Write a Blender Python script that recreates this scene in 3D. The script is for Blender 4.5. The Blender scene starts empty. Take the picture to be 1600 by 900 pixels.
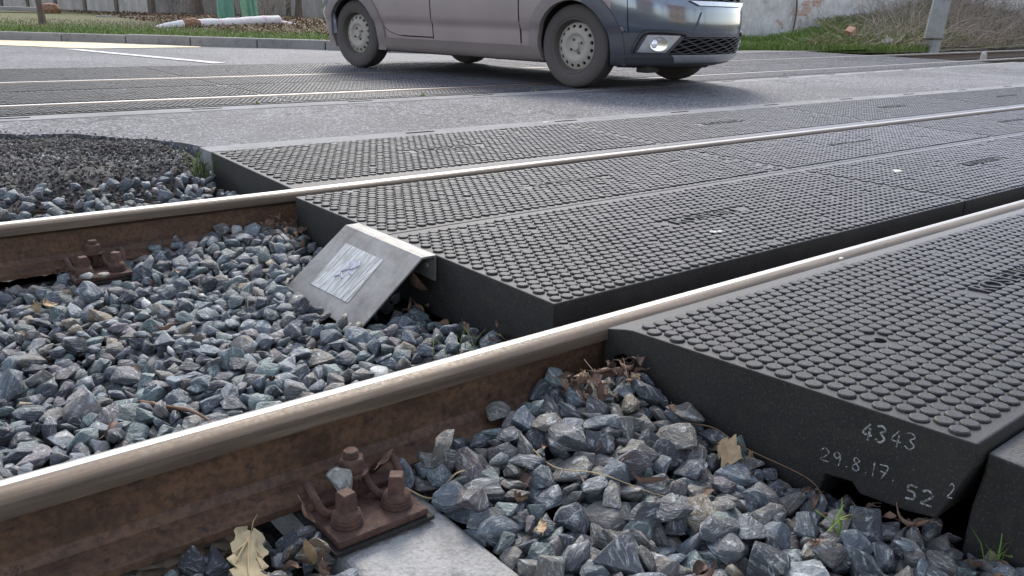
import bpy, bmesh, math, random
import numpy as np
from mathutils import Vector, Matrix, Quaternion, Euler, noise
R = math.radians
S = bpy.context.scene
COL = S.collection
# ------------------------------------------------------------------ camera
CAM_H = 0.5961
YAW, PITCH, ROLL, FPX = 0.887218, 0.318305, 0.026583, 1315.49
def cam_axes():
    f = Vector((math.cos(YAW) * math.cos(PITCH), math.sin(YAW) * math.cos(PITCH), -math.sin(PITCH)))
    r = Vector((math.sin(YAW), -math.cos(YAW), 0)); u = r.cross(f)
    c, s = math.cos(ROLL), math.sin(ROLL)
    return c * r + s * u, -s * r + c * u, f
cr, cu, cf = cam_axes()
cd = bpy.data.cameras.new('camera'); cam = bpy.data.objects.new('camera', cd); COL.objects.link(cam)
M = Matrix((cr, cu, -cf)).transposed().to_4x4(); M.translation = (0, 0, CAM_H)
cam.matrix_world = M
cd.sensor_width = 36; cd.lens = FPX / 1600 * 36; cd.clip_start = .02; cd.clip_end = 2000
S.camera = cam
# ------------------------------------------------------------------ light
SUN_EL, SUN_AZ = R(40), R(34)            # azimuth clockwise from +Y
wd = bpy.data.worlds.new('World'); S.world = wd; wd.use_nodes = True
nt = wd.node_tree; bg = nt.nodes['Background']
sk = nt.nodes.new('ShaderNodeTexSky'); sk.sky_type = 'NISHITA'; sk.sun_disc = False
sk.sun_elevation = SUN_EL; sk.sun_rotation = SUN_AZ; sk.air_density = 1.0; sk.dust_density = 1.0; sk.ozone_density = 1.0
hs = nt.nodes.new('ShaderNodeHueSaturation'); hs.inputs['Saturation'].default_value = .55
nt.links.new(sk.outputs[0], hs.inputs['Color']); nt.links.new(hs.outputs[0], bg.inputs[0]); bg.inputs[1].default_value = .15
sl = bpy.data.lights.new('sun', 'SUN'); sl.energy = 1.5; sl.angle = R(16); sl.color = (1, .94, .84)
so = bpy.data.objects.new('sun', sl); COL.objects.link(so)
sd = Vector((math.sin(SUN_AZ) * math.cos(SUN_EL), math.cos(SUN_AZ) * math.cos(SUN_EL), math.sin(SUN_EL)))
so.rotation_euler = sd.to_track_quat('Z', 'Y').to_euler(); so.location = (5, 5, 20)
S.view_settings.view_transform = 'Standard'; S.view_settings.look = 'None'
S.view_settings.exposure = 1.55; S.view_settings.gamma = 1; S.view_settings.use_curve_mapping = False
# ------------------------------------------------------------------ helpers
def tag(o, label=None, cat=None, group=None, kind=None):
    if label: o['label'] = label
    if cat: o['category'] = cat
    if group: o['group'] = group
    if kind: o['kind'] = kind
    return o
def empty(name, loc=(0, 0, 0), rot=(0, 0, 0)):
    o = bpy.data.objects.new(name, None); COL.objects.link(o)
    o.location = loc; o.rotation_euler = rot; o.empty_display_size = .05
    return o
def link(name, me, mats, parent=None):
    o = bpy.data.objects.new(name, me)
    if not isinstance(mats, (list, tuple)): mats = [mats]
    if len(me.materials) == 0:
        for m in mats: me.materials.append(m)
    COL.objects.link(o)
    if parent: o.parent = parent
    return o
def shade(me, ang=None):
    me.polygons.foreach_set('use_smooth', [True] * len(me.polygons))
    if ang is not None and hasattr(me, 'set_sharp_from_angle'): me.set_sharp_from_angle(angle=R(ang))
class MB:
    """collects geometry, links it as ONE mesh object"""
    def __init__(s): s.v = []; s.f = []; s.m = []
    def add(s, vs, fs, mi=0):
        n = len(s.v); s.v.extend([tuple(x) for x in vs])
        for k, f in enumerate(fs):
            s.f.append([n + i for i in f]); s.m.append(mi[k] if isinstance(mi, list) else mi)
    def box(s, x0, x1, y0, y1, z0, z1, mi=0):
        s.add([(x, y, z) for x in (x0, x1) for y in (y0, y1) for z in (z0, z1)],
              [(0, 1, 3, 2), (4, 6, 7, 5), (0, 4, 5, 1), (2, 3, 7, 6), (0, 2, 6, 4), (1, 5, 7, 3)], mi)
    def obox(s, c, a, b, d, mi=0):
        c, a, b, d = Vector(c), Vector(a), Vector(b), Vector(d)
        s.add([c + i * a + j * b + k * d for i in (-1, 1) for j in (-1, 1) for k in (-1, 1)],
              [(0, 1, 3, 2), (4, 6, 7, 5), (0, 4, 5, 1), (2, 3, 7, 6), (0, 2, 6, 4), (1, 5, 7, 3)], mi)
    def tube(s, pts, r, n=8, mi=0, caps=True):
        pts = [Vector(p) for p in pts]; rs = r if isinstance(r, (list, tuple)) else [r] * len(pts)
        up = Vector((.13, .21, .97)); rings = []
        t0 = (pts[1] - pts[0]).normalized()
        a = t0.cross(up if abs(t0.dot(up)) < .95 else Vector((1, 0, 0))).normalized()
        vs = []
        for i, p in enumerate(pts):
            t = (pts[min(i + 1, len(pts) - 1)] - pts[max(i - 1, 0)]).normalized()
            a = (a - t * a.dot(t)).normalized(); b = t.cross(a)
            for k in range(n):
                w = 2 * math.pi * k / n; vs.append(p + (a * math.cos(w) + b * math.sin(w)) * rs[i])
        fs = [(i * n + k, i * n + (k + 1) % n, (i + 1) * n + (k + 1) % n, (i + 1) * n + k) for i in range(len(pts) - 1) for k in range(n)]
        if caps: fs += [tuple(range(n - 1, -1, -1)), tuple((len(pts) - 1) * n + k for k in range(n))]
        s.add(vs, fs, mi)
    def lathe(s, prof, n=24, axis=2, c=(0, 0, 0), mi=0, closed=False):
        vs = []
        for (r, h) in prof:
            for k in range(n):
                w = 2 * math.pi * k / n; p = [0, 0, 0]
                p[axis] = h; p[(axis + 1) % 3] = r * math.cos(w); p[(axis + 2) % 3] = r * math.sin(w)
                vs.append((p[0] + c[0], p[1] + c[1], p[2] + c[2]))
        m = len(prof); fs = []; mm = []
        for i in range(m if closed else m - 1):
            j = (i + 1) % m
            for k in range(n):
                fs.append((i * n + k, i * n + (k + 1) % n, j * n + (k + 1) % n, j * n + k))
                mm.append(mi[i] if isinstance(mi, list) else mi)
        if not closed:
            fs += [tuple(range(n - 1, -1, -1)), tuple((m - 1) * n + k for k in range(n))]
            mm += [mm[0], mm[-1]]
        s.add(vs, fs, mm)
    def prism_x(s, poly, x0, x1, mi=0, nx=1):
        n = len(poly); vs = []
        for i in range(nx + 1):
            x = x0 + (x1 - x0) * i / nx
            vs += [(x, y, z) for (y, z) in poly]
        fs = []; mm = []
        for i in range(nx):
            for k in range(n):
                fs.append((i * n + k, i * n + (k + 1) % n, (i + 1) * n + (k + 1) % n, (i + 1) * n + k))
                mm.append(mi[k] if isinstance(mi, list) else mi)
        fs += [tuple(range(n - 1, -1, -1)), tuple(nx * n + k for k in range(n))]
        mm += [(mi[-1] if isinstance(mi, list) else mi)] * 2
        s.add(vs, fs, mm)
    def mesh(s, name, smooth=None, bevel=0, bang=30, seg=2, weld=False):
        me = bpy.data.meshes.new(name); me.from_pydata(s.v, [], s.f); me.update()
        me.polygons.foreach_set('material_index', s.m)
        bm = bmesh.new(); bm.from_mesh(me)
        if weld: bmesh.ops.remove_doubles(bm, verts=bm.verts[:], dist=1e-5)
        bmesh.ops.recalc_face_normals(bm, faces=bm.faces[:])
        if bevel:
            es = [e for e in bm.edges if len(e.link_faces) == 2 and e.calc_face_angle(0) > R(bang)]
            bmesh.ops.bevel(bm, geom=es, offset=bevel, segments=seg, profile=.5, affect='EDGES', clamp_overlap=True)
        bm.to_mesh(me); bm.free()
        if smooth is not None: shade(me, smooth)
        return me
    def build(s, name, mats, parent=None, **k):
        return link(name, s.mesh(name, **k), mats, parent)
def raw_mesh(name, V, F, mi=None):
    """numpy arrays -> mesh (all faces with the same number of corners)"""
    me = bpy.data.meshes.new(name); V = np.asarray(V, np.float32); F = np.asarray(F, np.int32)
    nf, k = F.shape
    me.vertices.add(len(V)); me.vertices.foreach_set('co', V.ravel())
    me.loops.add(nf * k); me.loops.foreach_set('vertex_index', F.ravel())
    me.polygons.add(nf); me.polygons.foreach_set('loop_start', np.arange(nf, dtype=np.int32) * k)
    try: me.polygons.foreach_set('loop_total', np.full(nf, k, np.int32))
    except Exception: pass
    if mi is not None: me.polygons.foreach_set('material_index', np.asarray(mi, np.int32))
    me.update(); me.validate()
    return me
def evalmesh(o):
    dg = bpy.context.evaluated_depsgraph_get(); dg.update()
    return bpy.data.meshes.new_from_object(o.evaluated_get(dg))
# ------------------------------------------------------------------ materials
class NT:
    def __init__(s, name):
        s.m = bpy.data.materials.new(name); s.m.use_nodes = True; s.t = s.m.node_tree
        s.b = s.t.nodes['Principled BSDF']; s.co = s.t.nodes.new('ShaderNodeTexCoord')
    def n(s, ty, **k):
        x = s.t.nodes.new(ty)
        for a, v in k.items(): setattr(x, a, v)
        return x
    def l(s, a, b): s.t.links.new(a, b)
    def scale(s, v):
        mp = s.n('ShaderNodeMapping'); s.l(s.co.outputs['Object'], mp.inputs[0]); mp.inputs['Scale'].default_value = v
        return mp.outputs[0]
    def noise(s, sc, det=4, rough=.6, vec=None, dist=0):
        x = s.n('ShaderNodeTexNoise'); x.inputs['Scale'].default_value = sc; x.inputs['Detail'].default_value = det
        x.inputs['Roughness'].default_value = rough; x.inputs['Distortion'].default_value = dist
        s.l(vec if vec is not None else s.co.outputs['Object'], x.inputs['Vector'])
        return x.outputs['Fac']
    def vor(s, sc, out='Distance', feat='F1', vec=None):
        x = s.n('ShaderNodeTexVoronoi'); x.feature = feat; x.inputs['Scale'].default_value = sc
        s.l(vec if vec is not None else s.co.outputs['Object'], x.inputs['Vector'])
        return x.outputs[out]
    def ramp(s, fac, stops):
        x = s.n('ShaderNodeValToRGB'); e = x.color_ramp.elements
        while len(e) < len(stops): e.new(.5)
        for k, (p, c) in enumerate(stops):
            e[k].position = p; e[k].color = (c[0], c[1], c[2], 1) if hasattr(c, '__len__') else (c, c, c, 1)
        s.l(fac, x.inputs[0]); return x.outputs[0]
    def mix(s, fac, a, b, mode='MIX'):
        x = s.n('ShaderNodeMix'); x.data_type = 'RGBA'; x.blend_type = mode
        for v, i in ((fac, 0), (a, 6), (b, 7)):
            if hasattr(v, 'is_output'): s.l(v, x.inputs[i])
            elif i == 0: x.inputs[0].default_value = v
            else: x.inputs[i].default_value = (v[0], v[1], v[2], 1)
        return x.outputs[2]
    def math(s, op, a, b=0.):
        x = s.n('ShaderNodeMath'); x.operation = op
        for k, v in enumerate((a, b)):
            if hasattr(v, 'is_output'): s.l(v, x.inputs[k])
            else: x.inputs[k].default_value = v
        return x.outputs[0]
    def bump(s, h, st=.3, d=.01):
        x = s.n('ShaderNodeBump'); x.inputs['Strength'].default_value = st; x.inputs['Distance'].default_value = d
        s.l(h, x.inputs['Height']); s.l(x.outputs[0], s.b.inputs['Normal'])
    def set(s, col=None, rough=None, metal=None, spec=None, coat=None):
        for v, i in ((col, 'Base Color'), (rough, 'Roughness'), (metal, 'Metallic'), (spec, 'Specular IOR Level'), (coat, 'Coat Weight')):
            if v is None: continue
            if hasattr(v, 'is_output'): s.l(v, s.b.inputs[i])
            elif i == 'Base Color': s.b.inputs[i].default_value = (v[0], v[1], v[2], 1)
            else: s.b.inputs[i].default_value = v
        return s.m
def simple(name, col, rough=.6, metal=0, var=.25, sc=30, bump=.0, bs=80, coat=None):
    m = NT(name); c = Vector(col)
    f = m.noise(sc, 5)
    m.set(m.ramp(f, [(.3, c * (1 - var)), (.7, c * (1 + var))]), rough, metal, coat=coat)
    if bump: m.bump(m.noise(bs, 6), bump, .004)
    return m.m
MAT = {}
def mk():
    # rusty web
    m = NT('rail_rust'); v = m.scale((6, 14, 14))
    f = m.noise(1.6, 6, .65, v); g = m.noise(90, 4, .6)
    c = m.ramp(f, [(.25, (.045, .027, .018)), (.45, (.088, .047, .027)), (.62, (.128, .068, .038)), (.8, (.09, .06, .044))])
    c = m.mix(m.ramp(g, [(.40, 0), (.62, .6)]), c, (.03, .018, .012), 'MIX'); sp = m.noise(38, 5, .7); c = m.mix(m.ramp(sp, [(.58, 0), (.66, .85)]), c, (.022, .014, .011)); lt = m.noise(21, 6, .7); c = m.mix(m.ramp(lt, [(.60, 0), (.74, .22)]), c, (.19, .11, .065))
    m.set(c, m.ramp(f, [(.3, .55), (.7, .8)]), 0, .4); m.bump(g, .25, .002); MAT['rust'] = m.m
    # rail head side: worn, brown grey sheen
    m = NT('rail_head_side'); v = m.scale((3, 60, 60)); f = m.noise(1.5, 6, .6, v); g = m.noise(120, 3)
    c = m.ramp(f, [(.3, (.060, .044, .033)), (.55, (.105, .076, .054)), (.75, (.155, .122, .095))])
    m.set(c, m.ramp(g, [(.3, .5), (.7, .66)]), .2, .3); m.bump(g, .06, .001); MAT['railside'] = m.m
    m = NT('rail_running_top'); v = m.scale((1.2, 260, 1)); f = m.noise(1.2, 5, .6, v); g = m.noise(60, 4)
    sx = m.n('ShaderNodeSeparateXYZ'); m.l(m.co.outputs['Object'], sx.inputs[0]); wx = m.n('ShaderNodeMapRange'); wx.inputs[1].default_value = 1.2; wx.inputs[2].default_value = 2.3; m.l(sx.outputs[0], wx.inputs[0]); w = wx.outputs[0]
    c = m.ramp(f, [(.3, (.30, .285, .27)), (.7, (.44, .425, .405))]); c = m.mix(w, c, (.20, .19, .19))
    m.set(c, m.math('ADD', m.ramp(g, [(.3, .30), (.7, .40)]), m.math('MULTIPLY', w, .12)), m.math('SUBTRACT', 1., m.math('MULTIPLY', w, .45))); MAT['railtop'] = m.m
    # rubber
    m = NT('crossing_rubber'); f = m.noise(5, 6, .65); g = m.noise(230, 3, .7); h = m.noise(28, 5, .7)
    c = m.ramp(f, [(.3, (.0105, .0097, .0092)), (.7, (.022, .0195, .0175))])
    c = m.mix(m.ramp(g, [(.56, 0), (.70, .6)]), c, (.075, .073, .076))
    c = m.mix(m.ramp(h, [(.52, 0), (.75, .55)]), c, (.040, .032, .023))
    m.set(c, .7, 0, .3); m.bump(g, .35, .0015); MAT['rubber'] = m.m
    m = NT('worn_stud_rubber'); f = m.noise(3.0, 5, .6); g = m.noise(210, 3, .7); h = m.noise(40, 3)
    sx = m.n('ShaderNodeSeparateXYZ'); m.l(m.co.outputs['Object'], sx.inputs[0]); wx = m.n('ShaderNodeMapRange'); wx.inputs[1].default_value = 1.3; wx.inputs[2].default_value = 4.5; m.l(sx.outputs[0], wx.inputs[0])
    c = m.ramp(f, [(.3, (.0135, .0137, .0170)), (.7, (.0235, .0237, .0285))]); c = m.mix(m.math('MULTIPLY', wx.outputs[0], .85), c, (.140, .139, .166))
    c = m.mix(m.ramp(g, [(.50, 0), (.66, .6)]), c, (.065, .064, .070))
    c = m.mix(m.ramp(h, [(.4, 0), (.75, .35)]), c, (.035, .034, .034))
    m.set(c, .64, 0, .26); m.bump(g, .3, .001); MAT['stud'] = m.m
    # asphalt
    def asph(name, lo, hi, sc, tint=(1, .98, 1.05)):
        m = NT(name); a = m.vor(sc, 'Color'); d = m.vor(sc, 'Distance'); f = m.noise(.9, 6, .6); g = m.noise(7, 5, .6)
        sep = m.n('ShaderNodeSeparateColor'); m.l(a, sep.inputs[0])
        t = lambda k: (k * tint[0], k * tint[1], k * tint[2])
        c = m.ramp(sep.outputs[0], [(0, t(lo * .6)), (.4, t((lo + hi) * .42)), (.75, t(hi)), (1, t(hi * 2.1))])
        c = m.mix(m.ramp(d, [(.25, 0), (.55, .75)]), c, t(lo * .5))
        c = m.mix(m.ramp(f, [(.35, 0), (.7, .25)]), c, t(hi * 1.05))
        c = m.mix(m.ramp(g, [(.55, 0), (.8, .35)]), c, t(lo))
        w1 = m.noise(.45, 5, .6, None, .8); c = m.mix(m.ramp(w1, [(.38, .45), (.55, 0)]), c, t(lo * .8)); ck = m.n('ShaderNodeVectorMath'); ck.operation = 'ADD'; nv = m.n('ShaderNodeTexNoise'); nv.inputs['Scale'].default_value = 2.2; nv.inputs['Detail'].default_value = 5; m.l(m.co.outputs['Object'], nv.inputs['Vector']); m.l(m.co.outputs['Object'], ck.inputs[0]); m.l(nv.outputs['Color'], ck.inputs[1]); cr_ = m.vor(.55, 'Distance', 'DISTANCE_TO_EDGE', ck.outputs[0]); c = m.mix(m.ramp(cr_, [(0, .85), (.010, 0)]), c, t(lo * .3))
        m.set(c, .84, 0, .3); m.bump(d, -.8, .005); MAT[name] = m.m
    asph('asphalt', .05, .22, 85, (1, .975, 1.07)); asph('asphalt_far', .07, .20, 60, (1, .975, 1.07))
    asph('crumbled_asphalt', .018, .062, 60, (1.05, .96, .94))
    # concrete
    def conc(name, lo, hi, tint, sc=1.0):
        m = NT(name); f = m.noise(3 * sc, 7, .65); g = m.noise(160 * sc, 3, .6); d = m.vor(130 * sc)
        t = lambda k: (k * tint[0], k * tint[1], k * tint[2])
        c = m.ramp(f, [(.3, t(lo)), (.7, t(hi))]); c = m.mix(m.ramp(g, [(.5, 0), (.75, .5)]), c, t(lo * .6))
        c = m.mix(m.ramp(d, [(.05, .5), (.2, 0)]), c, t(hi * 1.25)); q = m.noise(14 * sc, 6, .75); c = m.mix(m.ramp(q, [(.52, 0), (.68, .65)]), c, t(lo * .55))
        m.set(c, .85, 0, .3); m.bump(m.math('SUBTRACT', g, m.math('MULTIPLY', d, .7)), .6, .004); MAT[name] = m.m
    conc('tie_concrete', .15, .33, (1, .98, .95)); conc('beam_concrete', .14, .22, (1, .99, 1.02)); conc('kerb_concrete', .18, .28, (1, .93, .88), .4)
    conc('pole_concrete', .22, .33, (1, .99, .96), .3)
    conc('dark_beam', .05, .09, (1, .98, 1.0))
    # stones
    def stone(name, per_object):
        m = NT(name)
        v = m.n('ShaderNodeVectorMath'); v.operation = 'ADD'; m.l(m.co.outputs['Object'], v.inputs[0])
        if per_object:
            oi = m.n('ShaderNodeObjectInfo'); base = oi.outputs['Color']; rnd = oi.outputs['Random']
        else:
            at = m.n('ShaderNodeAttribute'); at.attribute_name = 'tone'; base = at.outputs['Color']
            ge = m.n('ShaderNodeNewGeometry'); rnd = ge.outputs['Random Per Island']
        k = m.math('MULTIPLY', rnd, 37.0); cb = m.n('ShaderNodeCombineXYZ')
        m.l(k, cb.inputs[0]); m.l(k, cb.inputs[1]); m.l(cb.outputs[0], v.inputs[1]); vec = v.outputs[0]
        f = m.noise(38, 6, .7, vec, .6); g = m.noise(260, 4, .6, vec)
        sx = m.n('ShaderNodeMapping'); m.l(vec, sx.inputs[0]); sx.inputs['Scale'].default_value = (1, 1, 5); sx.inputs['Rotation'].default_value = (.5, .3, .2)
        h = m.noise(55, 5, .65, sx.outputs[0], .4)
        c = m.mix(m.ramp(f, [(.3, .55), (.75, 0)]), base, (.02, .021, .024), 'MIX')
        c = m.mix(m.ramp(h, [(.54, 0), (.66, .8)]), c, (.38, .41, .42))
        vn = m.vor(30, 'Distance', 'DISTANCE_TO_EDGE', sx.outputs[0]); c = m.mix(m.math('MULTIPLY', m.ramp(vn, [(0, .85), (.035, 0)]), m.ramp(f, [(.48, 0), (.6, 1)])), c, (.42, .43, .43))
        c = m.mix(m.ramp(g, [(.52, 0), (.7, .6)]), c, (.05, .055, .06))
        m.set(c, m.ramp(f, [(.3, .5), (.7, .75)]), 0, .5)
        ad = m.math('ADD', m.math('MULTIPLY', h, 1.6), m.math('MULTIPLY', g, .6)); m.bump(ad, .75, .008)
        MAT[name] = m.m
    stone('ballast_stone', True); stone('ballast_stone_mass', False)
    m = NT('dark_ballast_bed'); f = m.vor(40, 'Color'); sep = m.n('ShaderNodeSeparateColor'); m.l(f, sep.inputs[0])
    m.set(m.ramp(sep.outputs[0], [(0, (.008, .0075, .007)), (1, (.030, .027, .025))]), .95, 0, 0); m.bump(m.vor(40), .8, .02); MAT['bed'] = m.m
    m = NT('road_chip'); at = m.n('ShaderNodeAttribute'); at.attribute_name = 'tone'; f = m.noise(70, 5, .7); m.set(m.mix(m.ramp(f, [(.35, .6), (.7, 0)]), at.outputs['Color'], (.018, .016, .016)), .85, 0, .3); m.bump(m.noise(300, 4), .5, .003); MAT['chip'] = m.m
    # rusty fasteners
    m = NT('rusty_fastener'); f = m.noise(60, 7, .72); g = m.noise(220, 4, .65)
    c = m.ramp(f, [(.3, (.030, .017, .014)), (.5, (.072, .038, .029)), (.68, (.105, .058, .040)), (.8, (.17, .10, .055))])
    m.set(c, .78, 0, .35); m.bump(g, .8, .003); MAT['fast'] = m.m
    m = NT('galvanised_plate'); f = m.noise(9, 6, .7, None, .5); g = m.noise(120, 4); v = m.scale((25, 4, 4)); h = m.noise(2, 5, .6, v)
    c = m.ramp(f, [(.3, (.085, .079, .074)), (.5, (.148, .141, .135)), (.75, (.225, .218, .212))]); c = m.mix(m.ramp(g, [(.5, 0), (.8, .45)]), c, (.10, .085, .075))
    m.set(c, m.ramp(h, [(.3, .5), (.7, .7)]), .25); m.bump(g, .25, .002); MAT['galv'] = m.m
    m = NT('scuffed_sticker'); v = m.scale((9, 75, 9)); f = m.noise(1.5, 7, .7, v, .5); g = m.noise(16, 6, .75)
    c = m.ramp(f, [(.36, (.11, .098, .085)), (.48, (.24, .235, .222)), (.62, (.40, .405, .40))]); c = m.mix(m.ramp(g, [(.55, 0), (.68, .8)]), c, (.16, .135, .10))
    m.set(c, .42, .3); MAT['sticker'] = m.m
    m = NT('purple_marker'); m.set(m.ramp(m.noise(120, 3, .7), [(.35, (.42, .42, .44)), (.6, (.25, .19, .44))]), .5); MAT['purple'] = m.m
    m = NT('white_chalk'); m.set(m.ramp(m.noise(190, 3, .7), [(.38, (.035, .034, .034)), (.6, (.29, .29, .285))]), .9); MAT['chalk'] = m.m
    MAT['hole'] = simple('dark_recess', (.006, .006, .006), .9); MAT['hole'].node_tree.nodes['Principled BSDF'].inputs['Specular IOR Level'].default_value = 0
    # plants
    def leafy(name, a, b, sc=40):
        m = NT(name); oi = m.n('ShaderNodeObjectInfo'); ge = m.n('ShaderNodeNewGeometry')
        r = m.math('FRACT', m.math('ADD', oi.outputs['Random'], ge.outputs['Random Per Island']))
        c = m.ramp(r, [(0, a), (1, b)]); f = m.noise(sc, 5); c = m.mix(m.ramp(f, [(.4, 0), (.75, .5)]), c, Vector(a) * .55)
        m.set(c, .75, 0, .25); MAT[name] = m.m
    leafy('grass', (.085, .15, .03), (.20, .26, .07), 8); leafy('dry_grass', (.16, .125, .07), (.30, .245, .16), 8)
    leafy('bramble', (.17, .135, .115), (.46, .39, .34), 8); leafy('litter', (.075, .04, .022), (.21, .125, .075), 60)
    leafy('brown_leaf', (.060, .036, .028), (.23, .145, .10), 60); leafy('tan_leaf', (.27, .19, .11), (.36, .26, .16), 70)
    leafy('pale_leaf', (.25, .205, .125), (.30, .25, .155), 55); leafy('straw', (.33, .25, .14), (.42, .33, .2), 30)
    m = NT('tree_bark'); v = m.scale((14, 14, 2.5)); f = m.noise(2, 6, .7, v)
    m.set(m.ramp(f, [(.3, (.045, .032, .025)), (.7, (.15, .11, .085))]), .9); m.bump(f, .6, .02); MAT['bark'] = m.m
    m = NT('verge_soil'); f = m.noise(.9, 6, .65); g = m.noise(25, 5, .7)
    c = m.ramp(f, [(.3, (.085, .11, .035)), (.55, (.11, .10, .05)), (.75, (.13, .085, .055))]); c = m.mix(m.ramp(g, [(.4, 0), (.7, .5)]), c, (.05, .04, .025))
    m.set(c, .95, 0, .2); m.bump(g, .6, .03); MAT['soil'] = m.m
    # walls
    m = NT('wall_panel_concrete'); v = m.scale((3, 3, .9)); f = m.noise(1.2, 7, .7, v, .4); g = m.noise(9, 6, .7); oi = m.n('ShaderNodeObjectInfo')
    c = m.ramp(f, [(.28, (.20, .175, .155)), (.5, (.31, .28, .255)), (.7, (.42, .395, .375))])
    c = m.mix(m.ramp(g, [(.55, 0), (.7, .6)]), c, (.55, .53, .51)); c = m.mix(m.math('MULTIPLY', oi.outputs['Random'], .3), c, (.17, .14, .12))
    m.set(c, .9, 0, .2); m.bump(g, .3, .02); MAT['wallpanel'] = m.m
    MAT['wallpost'] = simple('wall_post_concrete', (.095, .075, .06), .9, 0, .3, 12)
    m = NT('peeling_plaster')
    bk = m.n('ShaderNodeTexBrick'); mp = m.n('ShaderNodeMapping'); mp.inputs['Rotation'].default_value = (R(90), 0, 0); m.l(m.co.outputs['Object'], mp.inputs[0])
    m.l(mp.outputs[0], bk.inputs['Vector']); bk.inputs['Color1'].default_value = (.36, .20, .15, 1); bk.inputs['Color2'].default_value = (.42, .28, .22, 1); bk.inputs['Mortar'].default_value = (.38, .35, .31, 1)
    bk.inputs['Scale'].default_value = 1; bk.inputs['Brick Width'].default_value = .26; bk.inputs['Row Height'].default_value = .08; bk.inputs['Mortar Size'].default_value = .012
    f = m.noise(.8, 8, .72, None, .3); g = m.noise(3.5, 7, .75)
    c = m.ramp(g, [(.3, (.30, .275, .25)), (.5, (.46, .44, .42)), (.7, (.60, .585, .57))])
    c = m.mix(m.ramp(f, [(.56, 0), (.60, 1)]), c, bk.outputs['Color'])
    m.set(c, .92, 0, .2); m.bump(g, .4, .02); MAT['plaster'] = m.m
    m = NT('green_paint'); v = m.scale((8, 8, 1.5)); f = m.noise(1.5, 6, .65, v)
    m.set(m.ramp(f, [(.3, (.045, .13, .085)), (.6, (.085, .215, .15)), (.8, (.13, .27, .2))]), .6); MAT['green'] = m.m
    m = NT('green_paint_light'); f = m.noise(6, 6); m.set(m.ramp(f, [(.3, (.10, .25, .14)), (.7, (.22, .36, .25))]), .55); MAT['greenl'] = m.m
    m = NT('white_log_paint'); f = m.noise(2.6, 5, .6); g = m.noise(30, 5, .7)
    c = m.mix(m.ramp(f, [(.56, 0), (.62, .8)]), (.55, .53, .52), (.50, .28, .42)); c = m.mix(m.ramp(g, [(.45, 0), (.7, .7)]), c, (.30, .275, .25))
    m.set(c, .8); MAT['logwhite'] = m.m
    MAT['logrust'] = simple('brown_break', (.17, .09, .05), .9, 0, .5, 14)
    MAT['whiteline'] = simple('road_line_paint', (.36, .36, .36), .75, 0, .45, 9)
    MAT['sunpatch'] = simple('sunlit_asphalt_colour', (.52, .43, .25), .75, 0, .35, 4)  # warm sunlight on the asphalt, put into the base colour
    MAT['plaster_warm'] = simple('cream_render', (.55, .40, .26), .9, 0, .12, 2); MAT['brick'] = simple('broken_brick', (.28, .14, .09), .85, 0, .3, 20)
    MAT['rag'] = simple('pale_rag', (.30, .28, .25), .85, 0, .3, 20)
    MAT['dropping'] = simple('bird_dropping_white', (.52, .50, .45), .85, 0, .35, 90)
    # car
    def paint(name, c, dust, rough, metal, coat, dustc=(.17, .145, .14)):
        m = NT(name); f = m.noise(2.2, 6, .65); g = m.noise(40, 4)
        sp = m.n('ShaderNodeSeparateXYZ'); m.l(m.co.outputs['Object'], sp.inputs[0])
        zz = m.n('ShaderNodeMapRange'); zz.inputs[1].default_value = .75; zz.inputs[2].default_value = .25; m.l(sp.outputs[2], zz.inputs[0])
        k = m.math('MULTIPLY', m.math('ADD', m.math('MULTIPLY', zz.outputs[0], .5), m.math('MULTIPLY', f, .9)), dust)
        k = m.math('MINIMUM', k, .92)
        m.set(m.mix(k, c, dustc), m.math('ADD', rough, m.math('MULTIPLY', k, .35)), m.math('MULTIPLY', m.math('SUBTRACT', 1., k), metal), .5)
        if coat: m.b.inputs['Coat Weight'].default_value = coat; m.b.inputs['Coat Roughness'].default_value = .06
        MAT[name] = m.m
    paint('car_paint_dusty', (.175, .148, .150), .85, .28, .4, .35, (.30, .232, .22)); paint('car_paint_clean', (.11, .132, .17), .10, .16, .6, 1.0)
    paint('car_plastic_dusty', (.10, .086, .087), .8, .5, 0, 0, (.225, .178, .167)); paint('car_plastic', (.036, .040, .054), .15, .42, 0, 0)
    MAT['black_plastic'] = simple('black_plastic', (.012, .012, .013), .5)
    MAT['grille_bar'] = simple('grille_bar', (.06, .058, .062), .35)
    MAT['silver'] = simple('silver_trim', (.52, .53, .55), .28, .7, .1)
    MAT['chrome'] = simple('chrome_trim', (.7, .7, .72), .12, 1, .05)
    paint('tyre_rubber', (.022, .021, .021), .75, .75, 0, 0, (.085, .072, .068)); paint('tyre_tread', (.018, .018, .018), .3, .8, 0, 0, (.07, .06, .055))
    paint('steel_rim', (.03, .029, .03), .7, .5, .3, 0, (.095, .08, .07)); paint('rim_disc', (.22, .20, .18), .8, .55, .2, 0, (.33, .29, .25))
    MAT['glass'] = simple('window_glass', (.012, .015, .016), .05, 0, .1, 3, coat=1.0)
    m = NT('lamp_glass'); m.set((.75, .77, .8), .08, .35); MAT['lens'] = m.m
    MAT['underbody'] = simple('underbody', (.02, .018, .016), .9)
mk()
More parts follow.
